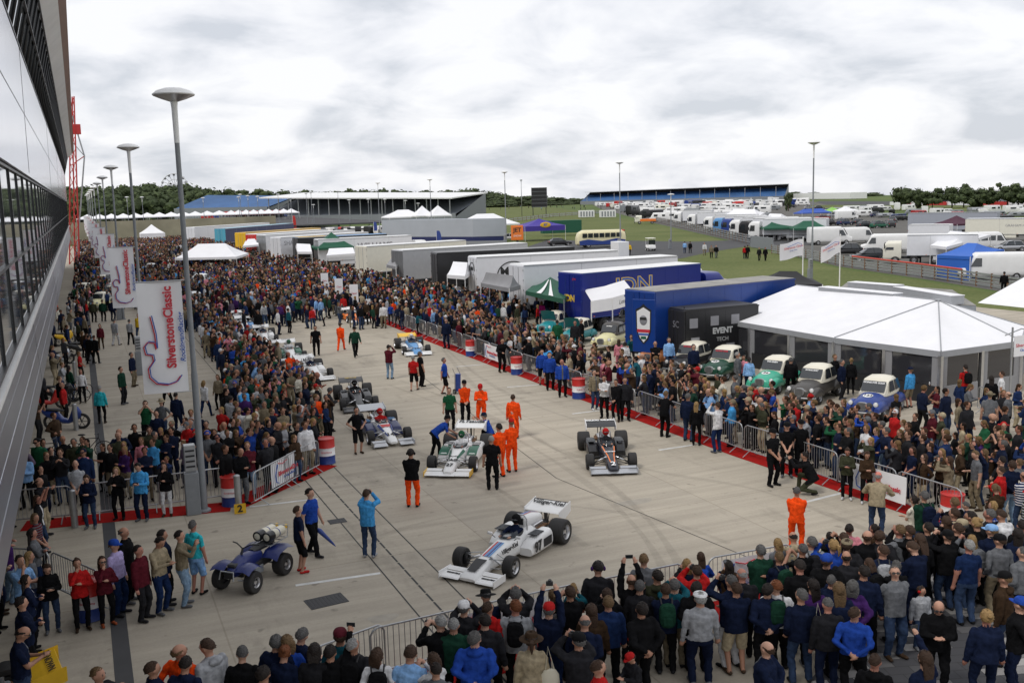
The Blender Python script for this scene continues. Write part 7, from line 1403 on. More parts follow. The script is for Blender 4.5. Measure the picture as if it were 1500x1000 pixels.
F(753, 642, 'stand', 10, 'orange', 'orange', where='with pink cloth, farthest right of the orange marshals', hc='brown', **O)
F(751, 691, 'oneup', -20, 'orange', 'orange', cap='cap', hatc='red', where='pointing at the rear of racing car 27', **O)
F(733, 699, 'clasp', -40, 'orange', 'orange', hc='dark', where='half hidden beside the marshal who points', **O)
F(712, 652, 'crouch', -60, 'blue', 'black', cap='cap', hatc='navy', sleeve='short', garment='polo shirt', where='working behind the rear wing of racing car 27')
F(500, 514, 'walk', 10, 'orange', 'orange', where='walking away toward the orange racing car', hc='brown', **O)
F(521, 523, 'walk', 160, 'dark green', 'black', cap='cap', hatc='black', where='carrying a case right of the walking marshal', garment='jacket')
F(464, 521, 'stride', 170, 'black', 'black', sleeve='short', where='walking toward the camera left of the marshal', garment='polo shirt')
F(607, 572, 'stride', 10, 'red', 'black', legs='short', sleeve='short', garment='T-shirt', hc='white', where='standing left of the trolley man', shoe='black')
F(617, 566, 'stand', 60, 'black', 'black', sleeve='short', where='half hidden behind the person in the red T-shirt')
F(571, 555, 'photo', 20, 'maroon', 'pale denim', hc='dark', where='photographing the blue racing car 39', hold='camera')
F(652, 578, 'stride', 100, 'blue', 'black', legs='short', sleeve='short', garment='polo shirt', where='pulling the blue trolley')
F(525, 664, 'hips', 150, 'black', 'black', legs='short', sleeve='short', garment='polo shirt', where='standing beside racing car 14', hc='dark')
F(541, 816, 'photo', 10, 'sky blue', 'denim', hair='short', hc='brown', garment='fleece', where='alone on the drain channels', hold='camera', shoe='light grey')
F(441, 838, 'stand', 60, 'navy', 'black', legs='short', sleeve='short', garment='polo shirt', where='beside the quad bike', shoe='red', hc='brown')
F(459, 813, 'stride', 110, 'blue', 'black', sleeve='short', garment='polo shirt', where='holding a furled umbrella', hc='dark')
F(1166, 810, 'clasp', 20, 'orange', 'orange', where='alone at the edge of the lower right crowd', hc='grey', hair='crop', **O)
F(1180, 722, 'crouch', -60, 'black', 'olive', where='crouching with a camera by the right barrier', hold='camera', hc='dark')
F(1131, 711, 'clasp', 150, 'black', 'black', cap='cap', hatc='black', where='standing guard at the gap in the right barrier', sleeve='short', garment='polo shirt', shoe='black')
F(1152, 698, 'clasp', 190, 'black', 'black', cap='cap', hatc='black', where='second guard behind the gap in the right barrier', sleeve='short', garment='polo shirt'); F(1172, 694, 'stand', 180, 'black', 'black', cap='cap', hatc='black', where='third guard right of the barrier gap', sleeve='short', garment='polo shirt')
F(1051, 663, 'photo', -30, 'white', 'dark blue', hc='brown', garment='shirt', where='before the right barrier near the mint green saloon', hold='camera', bulk=.01)
F(1240, 731, 'text', 200, 'olive', 'black', hair='ponytail', hc='brown', where='before the barrier right of the crouching photographer', shoe='white', hold='phone'); F(1268, 737, 'text', 190, 'brown', 'black', hair='long', hc='brown', where='in front of the red carpet beside the person in cream', shoe='white')
F(1283, 785, 'lean', 30, 'beige', 'denim', hair='bald', hc='white', skin=(.6, .2, .15), where='leaning forward in front of the lower right crowd', garment='gilet', bulk=.02)
F(1020, 652, 'stand', 20, 'black', 'black', hair='long', hc='blonde', where='leaning on the right barrier'); F(1008, 646, 'stand', 40, 'navy', 'denim', where='at the right barrier left of long blonde hair'); F(973, 640, 'lean', 40, 'black', 'black', hc='fair', where='bending at the right barrier', sleeve='short')
F(886, 612, 'folded', 200, 'white', 'black', where='with black waistcoat beside the barrier', hc='dark', garment='shirt', bulk=.006); F(903, 617, 'clasp', 210, 'black', 'black', where='in a black group at the right barrier', hc='dark'); F(916, 616, 'stand', 180, 'charcoal', 'black', where='right end of the black group at the barrier', hc='brown'); F(871, 600, 'stand', 150, 'khaki', 'denim', where='in pale coat at the right barrier', hc='grey', shoe='white')
F(824, 581, 'stand', 175, 'blue', 'black', hair='bald', hc='white', where='rightmost of three stewards in blue jackets', shoe='black'); F(806, 571, 'stand', 170, 'blue', 'black', hc='brown', where='middle of three stewards in blue jackets', shoe='black'); F(795, 563, 'stand', 175, 'blue', 'black', legs='short', hc='dark', where='leftmost of three stewards in blue jackets')
F(735, 545, 'lean', 150, 'black', 'black', where='bending over beside the white barrier banner', hc='dark')
F(673, 511, 'stand', 120, 'maroon', 'maroon', where='before the far right barrier', hc='brown'); F(655, 510, 'stand', 200, 'navy', 'navy', where='before the far right barrier beside a white shirt', hc='grey')
# walkway on the left
F(150, 620, 'stand', -10, 'turquoise', 'black', hair='short', hc='white', build='f', garment='coat', where='alone on the left walkway'); F(181, 592, 'stand', 100, 'dark green', 'charcoal', hc='brown', where='on the left walkway watching right'); F(196, 566, 'stand', 95, 'navy', 'khaki', hc='grey', where='on the left walkway with pink sleeves', garment='gilet')
F(122, 590, 'stand', 160, 'white', 'black', hair='long', hc='fair', where='beside the bicycles on the left walkway', garment='blouse'); F(105, 585, 'stand', 30, 'dark green', 'dark blue', hair='long', hc='dark', where='beside the bollard on the left walkway', scale=.93); F(133, 533, 'stride', 20, 'black', 'black', hc='dark', where='left one of two in black on the left walkway'); F(141, 533, 'stride', 10, 'black', 'black', hc='brown', where='right one of two in black on the left walkway')
F(149, 512, 'stride', 170, 'maroon', 'brown', hair='long', hc='dark', where='walking toward the camera on the left walkway'); F(170, 506, 'stride', 20, 'light grey', 'white', hc='grey', where='in white trousers on the left walkway'); F(192, 505, 'stride', 10, 'light grey', 'black', hc='grey', where='in pale shirt on the left walkway', garment='shirt'); F(205, 497, 'stride', 190, 'yellow', 'denim', hc='grey', where='beside the second lamp'); F(232, 528, 'stand', 10, 'navy', 'dark blue', hair='long', hc='blonde', where='right of the second lamp')
F(138, 472, 'stand', 0, 'olive', 'black', where='before the cream saloon, left one'); F(152, 471, 'stand', 0, 'dark green', 'black', where='before the cream saloon, middle one'); F(166, 470, 'stand', 10, 'navy', 'navy', where='before the pale blue saloon'); F(158, 450, 'hips', 0, 'rust', 'black', where='between the cream and pale blue saloons')
F(111, 470, 'stand', 60, 'white', 'white', where='at the foot of the glass building far up'); F(103, 488, 'lean', 60, 'khaki', 'grey', where='bending by the parked motorcycles'); F(92, 610, 'stand', 40, 'black', 'khaki', where='beside the blue scooter', hc='fair')
F(262, 637, 'stand', 10, 'navy', 'navy', where='with back turned left of the lamp post', hc='dark'); F(246, 600, 'walk', 20, 'cream', 'black', hair='bob', hc='dark', where='with dark backpack near the nearest banner'); F(302, 612, 'walk', 20, 'white', 'dark blue', hair='bob', hc='blonde', where='in a striped top right of the lamp'); F(322, 600, 'stand', 190, 'khaki', 'black', hair='bob', hc='fair', where='behind the pale jacket right of the lamp'); F(342, 642, 'walk', 15, 'light grey', 'black', hc='dark', where='in pale jacket walking behind the left crowd')
F(218, 655, 'photo', 160, 'green', 'black', where='astride a bicycle behind the left crowd', hc='brown', sleeve='short', glasses=True); F(241, 650, 'hips', 190, 'grey', 'denim', cap='hat', hatc='beige', where='in a sun hat behind the cyclist', sleeve='short'); F(234, 668, 'stand', 170, 'navy', 'black', hair='bald', where='dark top beside the cyclist in green')
# group at the left beneath the lamp, in front of the barrier
F(134, 773, 'text', 170, 'navy', 'denim', hair='bob', hc='brown', where='with camera in front of the left barrier', build='f'); F(176, 760, 'chin', 175, 'black', 'black', hair='bob', hc='blonde', where='with blonde curls in front of the left barrier'); F(210, 762, 'text', 180, 'sky blue', 'navy', hc='dark', garment='sweater', where='left of white trousers beneath the lamp', hold='phone', bulk=.01)
F(246, 755, 'chin', 170, 'black', 'white', hair='long', hc='brown', where='in white trousers beneath the lamp', shoe='brown'); F(118, 762, 'clasp', 160, 'light grey', 'black', hair='bald', where='big man in pale T-shirt behind the bollard', sleeve='short', garment='T-shirt', scale=1.05)
# group at the lower left
G = 'at the lower left '
F(40, 928, 'chin', 120, 'light blue', 'black', hc='dark', sleeve='short', garment='shirt', where=G+'with hands at the face'); F(78, 925, 'text', 150, 'black', 'denim', hair='long', hc='brown', where=G+'looking at a phone', hold='phone'); F(122, 922, 'chin', 150, 'red', 'black', hair='bun', hc='brown', where=G+'with hand on mouth'); F(158, 915, 'chin', 140, 'maroon', 'black', hair='long', hc='brown', where=G+'with sunglasses', shoe='rust', glasses=True)
F(176, 900, 'stand', 100, 'lilac', 'dark blue', cap='cap', hatc='blue', garment='shirt', where=G+'with blue cap'); F(190, 882, 'stand', 90, 'black', 'black', hair='bald', where=G+'behind the lilac shirt'); F(211, 908, 'stand', 100, 'maroon', 'charcoal', hc='dark', where=G+'beside the lilac shirt'); F(238, 897, 'text', 110, 'beige', 'dark blue', hc='dark', garment='shirt', where=G+'holding a phone'); F(246, 885, 'stand', 70, 'navy', 'black', hc='dark', where=G+'hidden behind the two patterned shirts')
F(271, 887, 'phone', 80, 'khaki', 'pale denim', hc='dark', garment='shirt', where=G+'with arm stretched to the right'); F(290, 870, 'stand', 20, 'turquoise', 'light blue', legs='short', hc='grey', garment='T-shirt', where=G+'nearest to the quad bike')
F(-5, 925, 'stand', 90, 'black', 'black', where=G+'at the very edge')
# nearest crowd along the lower edge, by head position
N = 'in the nearest crowd '
Z = lambda px, py, pose, face, top, bot='black', **k: Hd(px, py, rnd.choice(['stand', 'stand2', 'stand3', 'stand4']) if pose == 'stand' else pose, face, top, bot, keep=True, **k)
Z(142, 976, 'phone', 100, 'charcoal', hc='fair', hair='crop', where='at the lower edge left of the cable trench', hold='phone'); Z(222, 964, 'stand', 60, 'navy', hc='brown', where='at the lower edge right of the trench'); Z(263, 943, 'stand', 20, 'orange', hair='bald', hc='fair', where='at the lower edge with a grey strap', garment='vest'); Z(268, 961, 'stand', 10, 'navy', hc='dark', where='at the lower edge with white piping')
Z(307, 940, 'stand', -60, 'light grey', hc='brown', garment='hooded top', where='at the lower edge beside the orange vest'); Z(321, 971, 'stand', 20, 'light blue', build='c', hc='brown', where='small child at the lower edge'); Z(353, 946, 'stand', -5, 'black', hc='grey', where='at the lower edge with a small logo on the back'); Z(385, 975, 'stand', 10, 'black', hc='dark', where='at the lower edge left of the royal blue coat')
Z(404, 932, 'stand', 20, 'navy', hc='grey', where=N+'farthest left behind royal blue'); Z(420, 932, 'stand', 0, 'blue', hair='bob', hc='fair', where=N+'in a royal blue coat', garment='coat'); Z(438, 920, 'stand', 30, 'navy', hc='grey', where=N+'tall behind the royal blue coat'); Z(415, 961, 'stand', 10, 'navy', hair='bun', hc='ginger', where=N+'with ginger hair', h=1.6); Z(458, 943, 'stand', 5, 'charcoal', hair='bob', hc='dark', where=N+'between royal blue and a raised phone')
Z(483, 942, 'oneup', 10, 'black', hc='dark', where=N+'with phone raised high', hold='phone'); Z(498, 924, 'stand', 20, 'teal', cap='cap', hatc='maroon', where=N+'with maroon cap'); Z(517, 935, 'stand', 10, 'charcoal', hair='crop', hc='white', where=N+'with grey hair right of the maroon cap', bag='black'); Z(552, 949, 'stand', -5, 'white', hair='bob', hc='brown', where=N+'in a white top with rucksack', bag='black', garment='T-shirt')
Z(600, 967, 'stand', 10, 'light blue', hc='brown', where=N+'in blue and white raglan top', garment='T-shirt', h=1.65); Z(634, 952, 'phone', -40, 'white', hair='bob', hc='brown', where=N+'filming with a phone', hold='phone'); Z(638, 966, 'stand', 10, 'grey', hair='crop', hc='dark', where=N+'in a grey hooded top', garment='hooded top')
Z(645, 902, 'phone', -30, 'black', hair='crop', hc='white', where=N+'at the barrier end left of dark green', hold='camera'); Z(664, 904, 'stand', 0, 'dark green', hair='crop', hc='white', where=N+'in dark green with a yellow badge on the back', garment='jacket', scale=1.03); Z(679, 881, 'photo', 10, 'charcoal', cap='cap', hatc='white', where=N+'with white cap', hold='camera'); Z(715, 878, 'stand', 20, 'red', hc='brown', where=N+'in red at the barrier', garment='hooded top'); Z(710, 898, 'stand', 10, 'charcoal', hc='dark', where=N+'in front of the red hooded top'); Z(695, 924, 'stand', 0, 'blue', hc='grey', where=N+'in a bright blue hooded coat', garment='hooded top')
Z(755, 859, 'photo', 0, 'charcoal', hc='grey', where=N+'with curly grey hair photographing', hold='camera'); Z(755, 880, 'stand', 5, 'light grey', hc='ginger', where=N+'in a pale hooded top with black rucksack', bag='black', garment='hooded top'); Z(804, 883, 'raised', 5, 'navy', 'dark blue', cap='cap', hatc='red', where=N+'in red cap with both arms raised', hold='camera'); Z(778, 926, 'stand', 0, 'beige', hair='ponytail', hc='brown', cap='hat', hatc='brown', where=N+'in a beige raincoat and brown hat', garment='coat', bag='cream'); Z(835, 861, 'phone', -15, 'black', hc='brown', where=N+'in black right of the raised arms', hold='phone'); Z(856, 901, 'stand', 10, 'navy', hair='bald', hc='grey', where=N+'with bald crown'); Z(848, 953, 'photo', -20, 'charcoal', cap='cap', hatc='black', where=N+'low down with camera and black cap', hold='camera', h=1.5)
Z(876, 825, 'stand', 5, 'charcoal', hc='dark', ear='purple', where=N+'with purple ear defenders'); Z(943, 812, 'stand', 0, 'grey', hair='crop', hc='fair', garment='T-shirt', where=N+'in grey T-shirt standing highest', scale=1.05); Z(963, 834, 'stand', 5, 'olive', hc='dark', garment='hooded top', where=N+'in olive hooded top'); Z(1021, 824, 'photo', -10, 'red', hc='brown', where=N+'in red jacket photographing', hold='camera'); Z(925, 851, 'raised', 0, 'black', hair='bald', where=N+'bald with phone held up', hold='phone', h=1.7); Z(937, 845, 'stand', 10, 'charcoal', hc='grey', where=N+'behind the bald head with phone')
Z(889, 858, 'phone', 0, 'black', hc='brown', where=N+'left of the bald head with phone', hold='phone'); Z(891, 873, 'stand', -5, 'dark blue', hc='fair', garment='coat', where=N+'in a long dark blue coat', scale=1.04); Z(866, 880, 'stand', 0, 'brown', hair='long', hc='brown', where=N+'with long brown hair'); Z(988, 845, 'photo', 5, 'teal', 'khaki', hc='grey', where=N+'in teal jacket and khaki trousers', hold='phone'); Z(975, 853, 'folded', 0, 'navy', hc='brown', where=N+'with dark green rucksack', bag='dark green'); Z(939, 885, 'stand', -30, 'black', hc='dark', where=N+'in black jacket with badge on the sleeve'); Z(1020, 850, 'stand', 0, 'black', hc='dark', where=N+'in black between teal and light grey')
Z(1026, 866, 'stand', 0, 'light grey', 'navy', cap='flatcap', hatc='white', hc='white', where=N+'in light grey sweater and white flat cap', garment='sweater', scale=1.03); Z(1071, 846, 'photo', -30, 'navy', 'white', hc='grey', where=N+'in white trousers taking a photo', hold='camera'); Z(1088, 833, 'stand', 0, 'charcoal', hair='bald', hc='white', where=N+'with white hair against the barrier'); Z(1079, 853, 'folded', -10, 'navy', 'beige', legs='short', hc='brown', where=N+'in navy jacket and beige shorts', scale=1.04, shoe='brown')
Z(876, 961, 'stand', 100, 'red', hc='brown', hair='crop', garment='polo shirt', where=N+'in red polo looking right', scale=1.0); Z(928, 950, 'text', -120, 'charcoal', cap='cap', hatc='red', build='c', where=N+'child in red cap')
Z(1124, 853, 'stand', 0, 'navy', hc='dark', where=N+'left of the white T-shirt with green rucksack'); Z(1137, 849, 'stand', 5, 'white', hair='crop', hc='ginger', garment='T-shirt', bag='dark green', where=N+'with green rucksack'); Z(1174, 866, 'stand', 0, 'navy', 'denim', hc='grey', where=N+'in jeans with a white cloth bag', bag='white'); Z(1176, 796, 'phone', -20, 'black', hair='crop', hc='grey', garment='T-shirt', where='at the left end of the lower right crowd filming', hold='phone')
K = 'in the lower right crowd '
Z(1189, 787, 'stand', 0, 'light grey', hc='grey', where=K+'in pale grey with rucksack straps', bag='charcoal'); Z(1221, 793, 'photo', -20, 'blue', hair='ponytail', hc='blonde', where=K+'with blonde ponytail', hold='camera'); Z(1211, 815, 'stand', 10, 'black', cap='cap', hatc='blue', where=K+'with bright blue cap'); Z(1240, 808, 'stand', 10, 'charcoal', hair='bald', where=K+'bald in charcoal'); Z(1240, 789, 'stand', 0, 'charcoal', cap='flatcap', hatc='khaki', where=K+'with flat cap'); Z(1236, 783, 'photo', -20, 'black', hc='brown', where=K+'behind the flat cap', hold='phone'); Z(1270, 778, 'stand', -10, 'black', hair='bald', hc='brown', where=K+'with glasses behind the beige gilet'); Z(1288, 777, 'stand', 0, 'charcoal', hc='brown', where=K+'right of the bald head with glasses')
Z(1294, 800, 'stand', 10, 'navy', hair='crop', hc='brown', where=K+'with pale blue rucksack', bag='light grey'); Z(1173, 823, 'stand', 0, 'black', hc='dark', where=K+'below the filming spectator'); Z(1191, 845, 'stand', 5, 'purple', hair='long', hc='dark', where=K+'in purple fleece', garment='fleece'); Z(1214, 875, 'stand', 0, 'charcoal', 'navy', hair='crop', hc='grey', where=K+'in charcoal jacket left of royal blue'); Z(1229, 857, 'stand', 5, 'navy', hair='long', hc='fair', where=K+'with long wavy fair hair'); Z(1248, 848, 'stand', -10, 'purple', hair='bob', hc='grey', where=K+'with curly grey hair in purple'); Z(1266, 831, 'stand', 20, 'navy', hc='dark', garment='coat', where=K+'in a long navy hooded coat', scale=1.06); Z(1252, 885, 'stand', 20, 'blue', 'black', hair='crop', hc='brown', garment='sweater', where=K+'in royal blue sweater', scale=1.02)
Z(1312, 832, 'stand', 165, 'grey', 'denim', hair='crop', hc='grey', glasses=True, where=K+'facing the camera in sunglasses', shoe='brown'); Z(1122, 940, 'stand', -60, 'navy', hair='bald', where='bald in navy jumper at the lower edge', h=1.76); Z(1282, 954, 'stand', 30, 'black', hair='crop', hc='brown', garment='hooded top', where='in black with white lettering at the lower edge'); Z(1350, 855, 'stand', 170, 'light grey', 'denim', build='c', ear='red', hc='brown', where=K+'child with red ear defenders'); Z(1375, 876, 'text', 200, 'black', 'black', hair='bald', hc='grey', glasses=True, where='in black racing jacket striding on the paving', scale=1.05); Z(1355, 958, 'oneup', -20, 'navy', hair='long', hc='brown', where='with long hair raising a phone at the lower edge', hold='phone')
Z(1446, 892, 'stand', 5, 'navy', 'navy', hair='bun', hc='blonde', where='with blonde bun at the lower right'); Z(1494, 877, 'stand', -60, 'black', 'navy', cap='cap', hatc='blue', where='in black padded jacket at the right edge'); Z(1472, 840, 'stand', -50, 'brown', 'denim', cap='cap', hatc='black', garment='hooded top', where='in brown hooded top and black cap'); Z(1420, 792, 'stand', -10, 'dark blue', 'denim', hc='white', garment='T-shirt', where='white-haired on the paving in dark blue', scale=1.05); Z(1465, 782, 'stand', -10, 'grey', 'khaki', cap='cap', hatc='black', garment='shirt', where=K+'in grey shirt and black cap', scale=1.03); Z(1453, 768, 'stand', -10, 'navy', cap='cap', hatc='light blue', where=K+'with pale blue cap'); Z(1389, 776, 'photo', -20, 'black', 'denim', cap='cap', hatc='black', where=K+'in black jacket and jeans', scale=1.03)
Z(1343, 794, 'text', -30, 'navy', 'navy', hc='brown', where=K+'in dark suit beside the grey rucksack', scale=1.04); Z(1350, 782, 'stand', -10, 'black', hair='long', hc='brown', where=K+'with long hair behind the dark suit'); Z(1332, 771, 'photo', -40, 'black', hc='brown', where=K+'stretching a camera to the left', hold='camera'); Z(1386, 757, 'stand', -10, 'checked', hair='long', hc='brown', where=K+'with long hair and checked shirt'); Z(1403, 763, 'photo', -30, 'black', hc='brown', where=K+'photographing right of checked shirt', hold='phone'); Z(1410, 757, 'stand', -20, 'charcoal', cap='cap', hatc='beige', where=K+'with beige cap'); Z(1433, 761, 'stand', -10, 'black', hair='bun', hc='blonde', where=K+'with blonde bun and dark top'); Z(1450, 746, 'stand', -20, 'charcoal', hc='grey', where=K+'with curly grey hair'); Z(1470, 748, 'stand', -30, 'white', hc='brown', where=K+'in white shirt'); Z(1490, 770, 'stand', -20, 'navy', hair='long', hc='dark', where=K+'at the right edge in navy'); Z(1422, 745, 'stand', -30, 'black', hc='dark', where=K+'beside the red drum lid'); Z(1398, 746, 'photo', -40, 'navy', hc='brown', where=K+'left of the red drum lid', hold='phone')
Z(1318, 770, 'phone', -40, 'grey', hc='fair', where=K+'leaning toward the barrier end', hold='phone'); Z(1360, 765, 'stand', -30, 'charcoal', hc='dark', where=K+'between long hair and red carpet'); Z(1500, 800, 'stand', -20, 'grey', hc='grey', where=K+'at the right edge with coffee cup')
# marquee side, walking and standing behind the saloons
M_ = 'beside the marquee '
F(1332, 597, 'stand', -30, 'sky blue', 'khaki', legs='short', hc='fair', where='right of the blue saloon in shorts', cap='cap', hatc='navy'); F(1412, 597, 'stand', -10, 'red', 'dark blue', hc='dark', where=M_+'in red with black rucksack', garment='T-shirt', bag='black'); F(1450, 612, 'stand', 20, 'black', 'black', hair='long', hc='dark', where=M_+'by the white fence'); F(1465, 607, 'stand', -60, 'white', 'black', hc='brown', garment='T-shirt', where=M_+'by the white fence'); F(1474, 645, 'stand', -40, 'grey', 'black', hair='bald', garment='T-shirt', where='walking right of the right-hand crowd'); F(1326, 571, 'stand', 10, 'pink', 'khaki', hc='grey', where=M_+'corner in pink shirt', garment='shirt'); F(1347, 575, 'stand', 20, 'black', 'black', hc='brown', where=M_+'corner in black'); F(1370, 590, 'stand', 190, 'white', 'black', hair='long', hc='dark', where=M_+'corner with white shirt and black jacket'); F(1388, 588, 'stand', 0, 'navy', 'denim', where=M_+'corner with yellow strap', hc='brown'); F(1402, 585, 'stand', 0, 'light grey', 'denim', hc='grey', where=M_+'in pale grey', bag='black')
F(1232, 585, 'stand', 120, 'navy', 'charcoal', hc='grey', where='between the blue and grey brown saloons', garment='gilet'); F(1246, 578, 'stand', 10, 'black', 'black', hc='blonde', hair='bun', where='behind the blue saloon'); F(1222, 575, 'stand', 150, 'black', 'black', hc='fair', where='behind the grey brown saloon'); F(1158, 580, 'stand', 10, 'black', 'black', hc='grey', where='right of the mint green saloon'); F(1097, 575, 'stand', 10, 'light blue', 'navy', hair='ponytail', hc='dark', where='left of the mint green saloon'); F(1080, 572, 'stand', 100, 'grey', 'grey', hc='white', where='beside the bottle green saloon'); F(1089, 570, 'stand', 190, 'pink', 'black', hc='brown', hair='bob', where='between the bottle green and mint saloons')
F(1016, 558, 'stand', 160, 'navy', 'black', hc='grey', where='before the black saloon', garment='coat', scale=1.03); F(980, 545, 'stand', 160, 'light blue', 'denim', hc='grey', where='before the orange saloon'); F(960, 552, 'folded', 180, 'black', 'black', hair='bald', where='left of the orange saloon', scale=1.03); F(925, 535, 'phone', 180, 'teal', 'charcoal', hair='bob', hc='brown', where='right of the pale yellow saloon'); F(916, 545, 'stand', 10, 'white', 'white', hc='dark', hair='ponytail', where='in white before the pale yellow saloon'); F(907, 542, 'stand', 10, 'pink', 'pink', hair='long', hc='brown', where='in pink before the pale yellow saloon'); F(897, 482, 'stand', 10, 'white', 'grey', hc='dark', where='in white behind the pale yellow saloon'); F(794, 475, 'stand', 10, 'magenta', 'dark blue', hair='bob', hc='fair', where='in magenta beside the green gazebo'); F(756, 467, 'stand', 180, 'black', 'black', hc='dark', where='in black before the white lorry door'); F(817, 512, 'stand', 10, 'green', 'green', hc='dark', where='in yellow and green flag colours'); F(843, 515, 'stand', 190, 'charcoal', 'charcoal', hc='grey', where='between the turquoise saloons'); F(852, 508, 'stand', 100, 'black', 'black', hc='white', where='behind the right turquoise saloon')
for i, (px, py, t_, b_) in enumerate([(1003, 371, 'light blue', 'denim'), (1011, 371, 'black', 'black'), (1032, 374, 'white', 'khaki'), (1042, 378, 'khaki', 'black'), (1049, 378, 'black', 'grey'), (1091, 379, 'red', 'navy'), (1095, 379, 'black', 'black'), (1112, 382, 'charcoal', 'black'), (1121, 382, 'black', 'black'), (1470, 430, 'black', 'black'), (922, 374, 'yellow', 'black')]):
    F(px, py, 'stride', [10, 20, 200, 190, 180, 10, 0, 180, 170, 20, 180][i], t_, b_, where=['on the service road, left of two', 'on the service road, right of two', 'crossing the lawn, leftmost of three', 'crossing the lawn, middle of three', 'crossing the lawn, rightmost of three', 'on the lawn edge, left of two', 'on the lawn edge, right of two', 'left of two dark figures near the flags', 'right of two dark figures near the flags', 'walking along the steel guard fence', 'beside the white boxed unit'][i])
# -------- seeded crowds behind the barriers
TOPS = ['black']*13+['navy']*12+['charcoal']*9+['dark blue']*5+['grey']*5+['light grey']*2+['white']*3+['red']*2+['maroon']*2+['dark green']*3+['olive']*3+['khaki']*2+['blue']*2+['light blue']+['brown']*4+['beige']+['pink', 'purple', 'teal', 'checked', 'cream', 'orange', 'sky blue', 'green']
BOTS = ['black']*5+['denim']*6+['navy']*3+['charcoal']*3+['khaki', 'pale denim', 'grey', 'beige', 'dark blue']
def rp(x, y, where, face, tgt=None, **k):
    f = rnd.random() < .36; pose = rnd.choices(['stand', 'folded', 'clasp', 'photo', 'phone', 'lean', 'chin', 'text', 'raised', 'hips'], k.pop('w', [30, 12, 12, 10, 6, 6, 6, 6, 1, 3]))[0]
    if pose == 'stand': pose = rnd.choice(['stand', 'stand2', 'stand3', 'stand4', 'stand2'])
    g = rnd.choices(['jacket', 'T-shirt', 'shirt', 'sweater', 'fleece', 'coat', 'hooded top', 'polo shirt'], [40, 12, 12, 10, 6, 5, 6, 8])[0]
    kw = dict(hair=rnd.choice(['long', 'long', 'bob', 'bob', 'ponytail', 'bun']) if f else rnd.choices(['short', 'crop', 'bald'], [55, 22, 14])[0], garment=g, where=where)
    if not f and rnd.random() < .2: kw['cap'] = rnd.choice(['cap', 'cap', 'cap', 'flatcap', 'hat']); kw['hatc'] = rnd.choice(['black', 'navy', 'red', 'white', 'khaki', 'grey', 'blue', 'beige'])
    if rnd.random() < .1: kw['glasses'] = True
    if rnd.random() < .05: kw['scale'] = rnd.uniform(.68, .8)
    if pose in ('photo', 'phone', 'raised', 'text') and rnd.random() < .6: kw['hold'] = rnd.choice(['phone', 'camera'])
    if abs(face) < 25 and where != 'far' and rnd.random() < .22: kw['bag'] = rnd.choice(['black', 'grey', 'navy', 'dark green', 'red'])
    kw.update(k); return person(x, y, pose, face+rnd.uniform(-28, 28), rnd.choice(TOPS), rnd.choice(BOTS), **kw)
def scatter(poly, spacing, where, face, taken=None, dens=None, **k):
    """jittered rows of people inside a polygon, leaving room around those already standing"""
    xs = [p[0] for p in poly]; ys = [p[1] for p in poly]; n = 0
    def inside(x, y):
        c = False
        for (x1, y1), (x2, y2) in zip(poly, poly[1:]+poly[:1]):
            if (y1 > y) != (y2 > y) and x < (x2-x1)*(y-y1)/(y2-y1)+x1: c = not c
        return c
    y = min(ys); r = 0
    while y < max(ys):
        x = min(xs)+(r % 2)*spacing/2
        while x < max(xs):
            px, py = x+rnd.uniform(-.3, .3)*spacing, y+rnd.uniform(-.3, .3)*spacing
            if inside(px, py) and (dens is None or rnd.random() < dens(px, py)*min(1, 1.12+.5*math.sin(px*.9+math.sin(py*.5)*2)*math.sin(py*.7+px*.3))) and all(abs(q[0]-px) > .46 or abs(q[1]-py) > .46 for q in GRID.get((int(px), int(py)), [])) and all((q['x']-px)**2+(q['y']-py)**2 > .2 for q in NEAR):
                rp(px, py, where(px, py) if callable(where) else where, face(px, py) if callable(face) else face, **dict(k)); n += 1
            x += spacing
        y += spacing*.9; r += 1
    return n
GRID = {}; NEAR = [p for p in PEOPLE]
OBST = [o for o in bpy.data.objects if o.parent is None and o.get('category') in ('vintage car', 'racing car', 'lorry', 'marquee')]
def clear(x, y, r=1.5): return all((o.location.x-x)**2+(o.location.y-y)**2 > r*r for o in OBST)
def wr(x, y): return ('behind the barrier by the lower right drum' if y < 22 else 'opposite the crouching photographer' if y < 26 else 'before the blue saloon' if y < 31 else 'before the mint green saloon' if y < 36 else 'before the orange saloon' if y < 42 else 'near the stewards in blue' if y < 50 else 'toward the far barrier end')
scatter([(21.5, 19.5), (27.5, 19.5), (25.8, 24), (24.4, 28), (23.8, 34), (23.6, 44), (24.4, 62), (21.0, 62), (21.0, 28)], .66, wr, lambda x, y: -75-rnd.uniform(0, 30), dens=lambda x, y: min(1, 1.15-.11*(x-21)) if y > 27 else .95)
scatter([(16.5, 14.6), (19, 13.2), (24, 12.6), (28, 19), (21.6, 19.2), (18.0, 17.8)], .66, 'in the packed crowd at the lower right', -20, dens=lambda x, y: .75)
scatter([(25.6, 17), (31, 17), (32.5, 29), (27, 28)], 1.05, 'walking beyond the right-hand crowd', lambda x, y: rnd.uniform(0, 360), dens=lambda x, y: .6, w=[60, 5, 5, 3, 2, 0, 2, 8, 0, 5])
scatter([(2.6, 13.2), (9.2, 13.2), (9.2, 14.4), (2.6, 14.4)], .8, 'along the lower edge of the nearest crowd', 0, dens=lambda x, y: .5)
scatter([(9.2, 14.6), (16.5, 14.0), (16.5, 17.2), (5.6, 17.0), (6.5, 15)], .62, 'in the nearest crowd behind its front row', 0, dens=lambda x, y: .75)
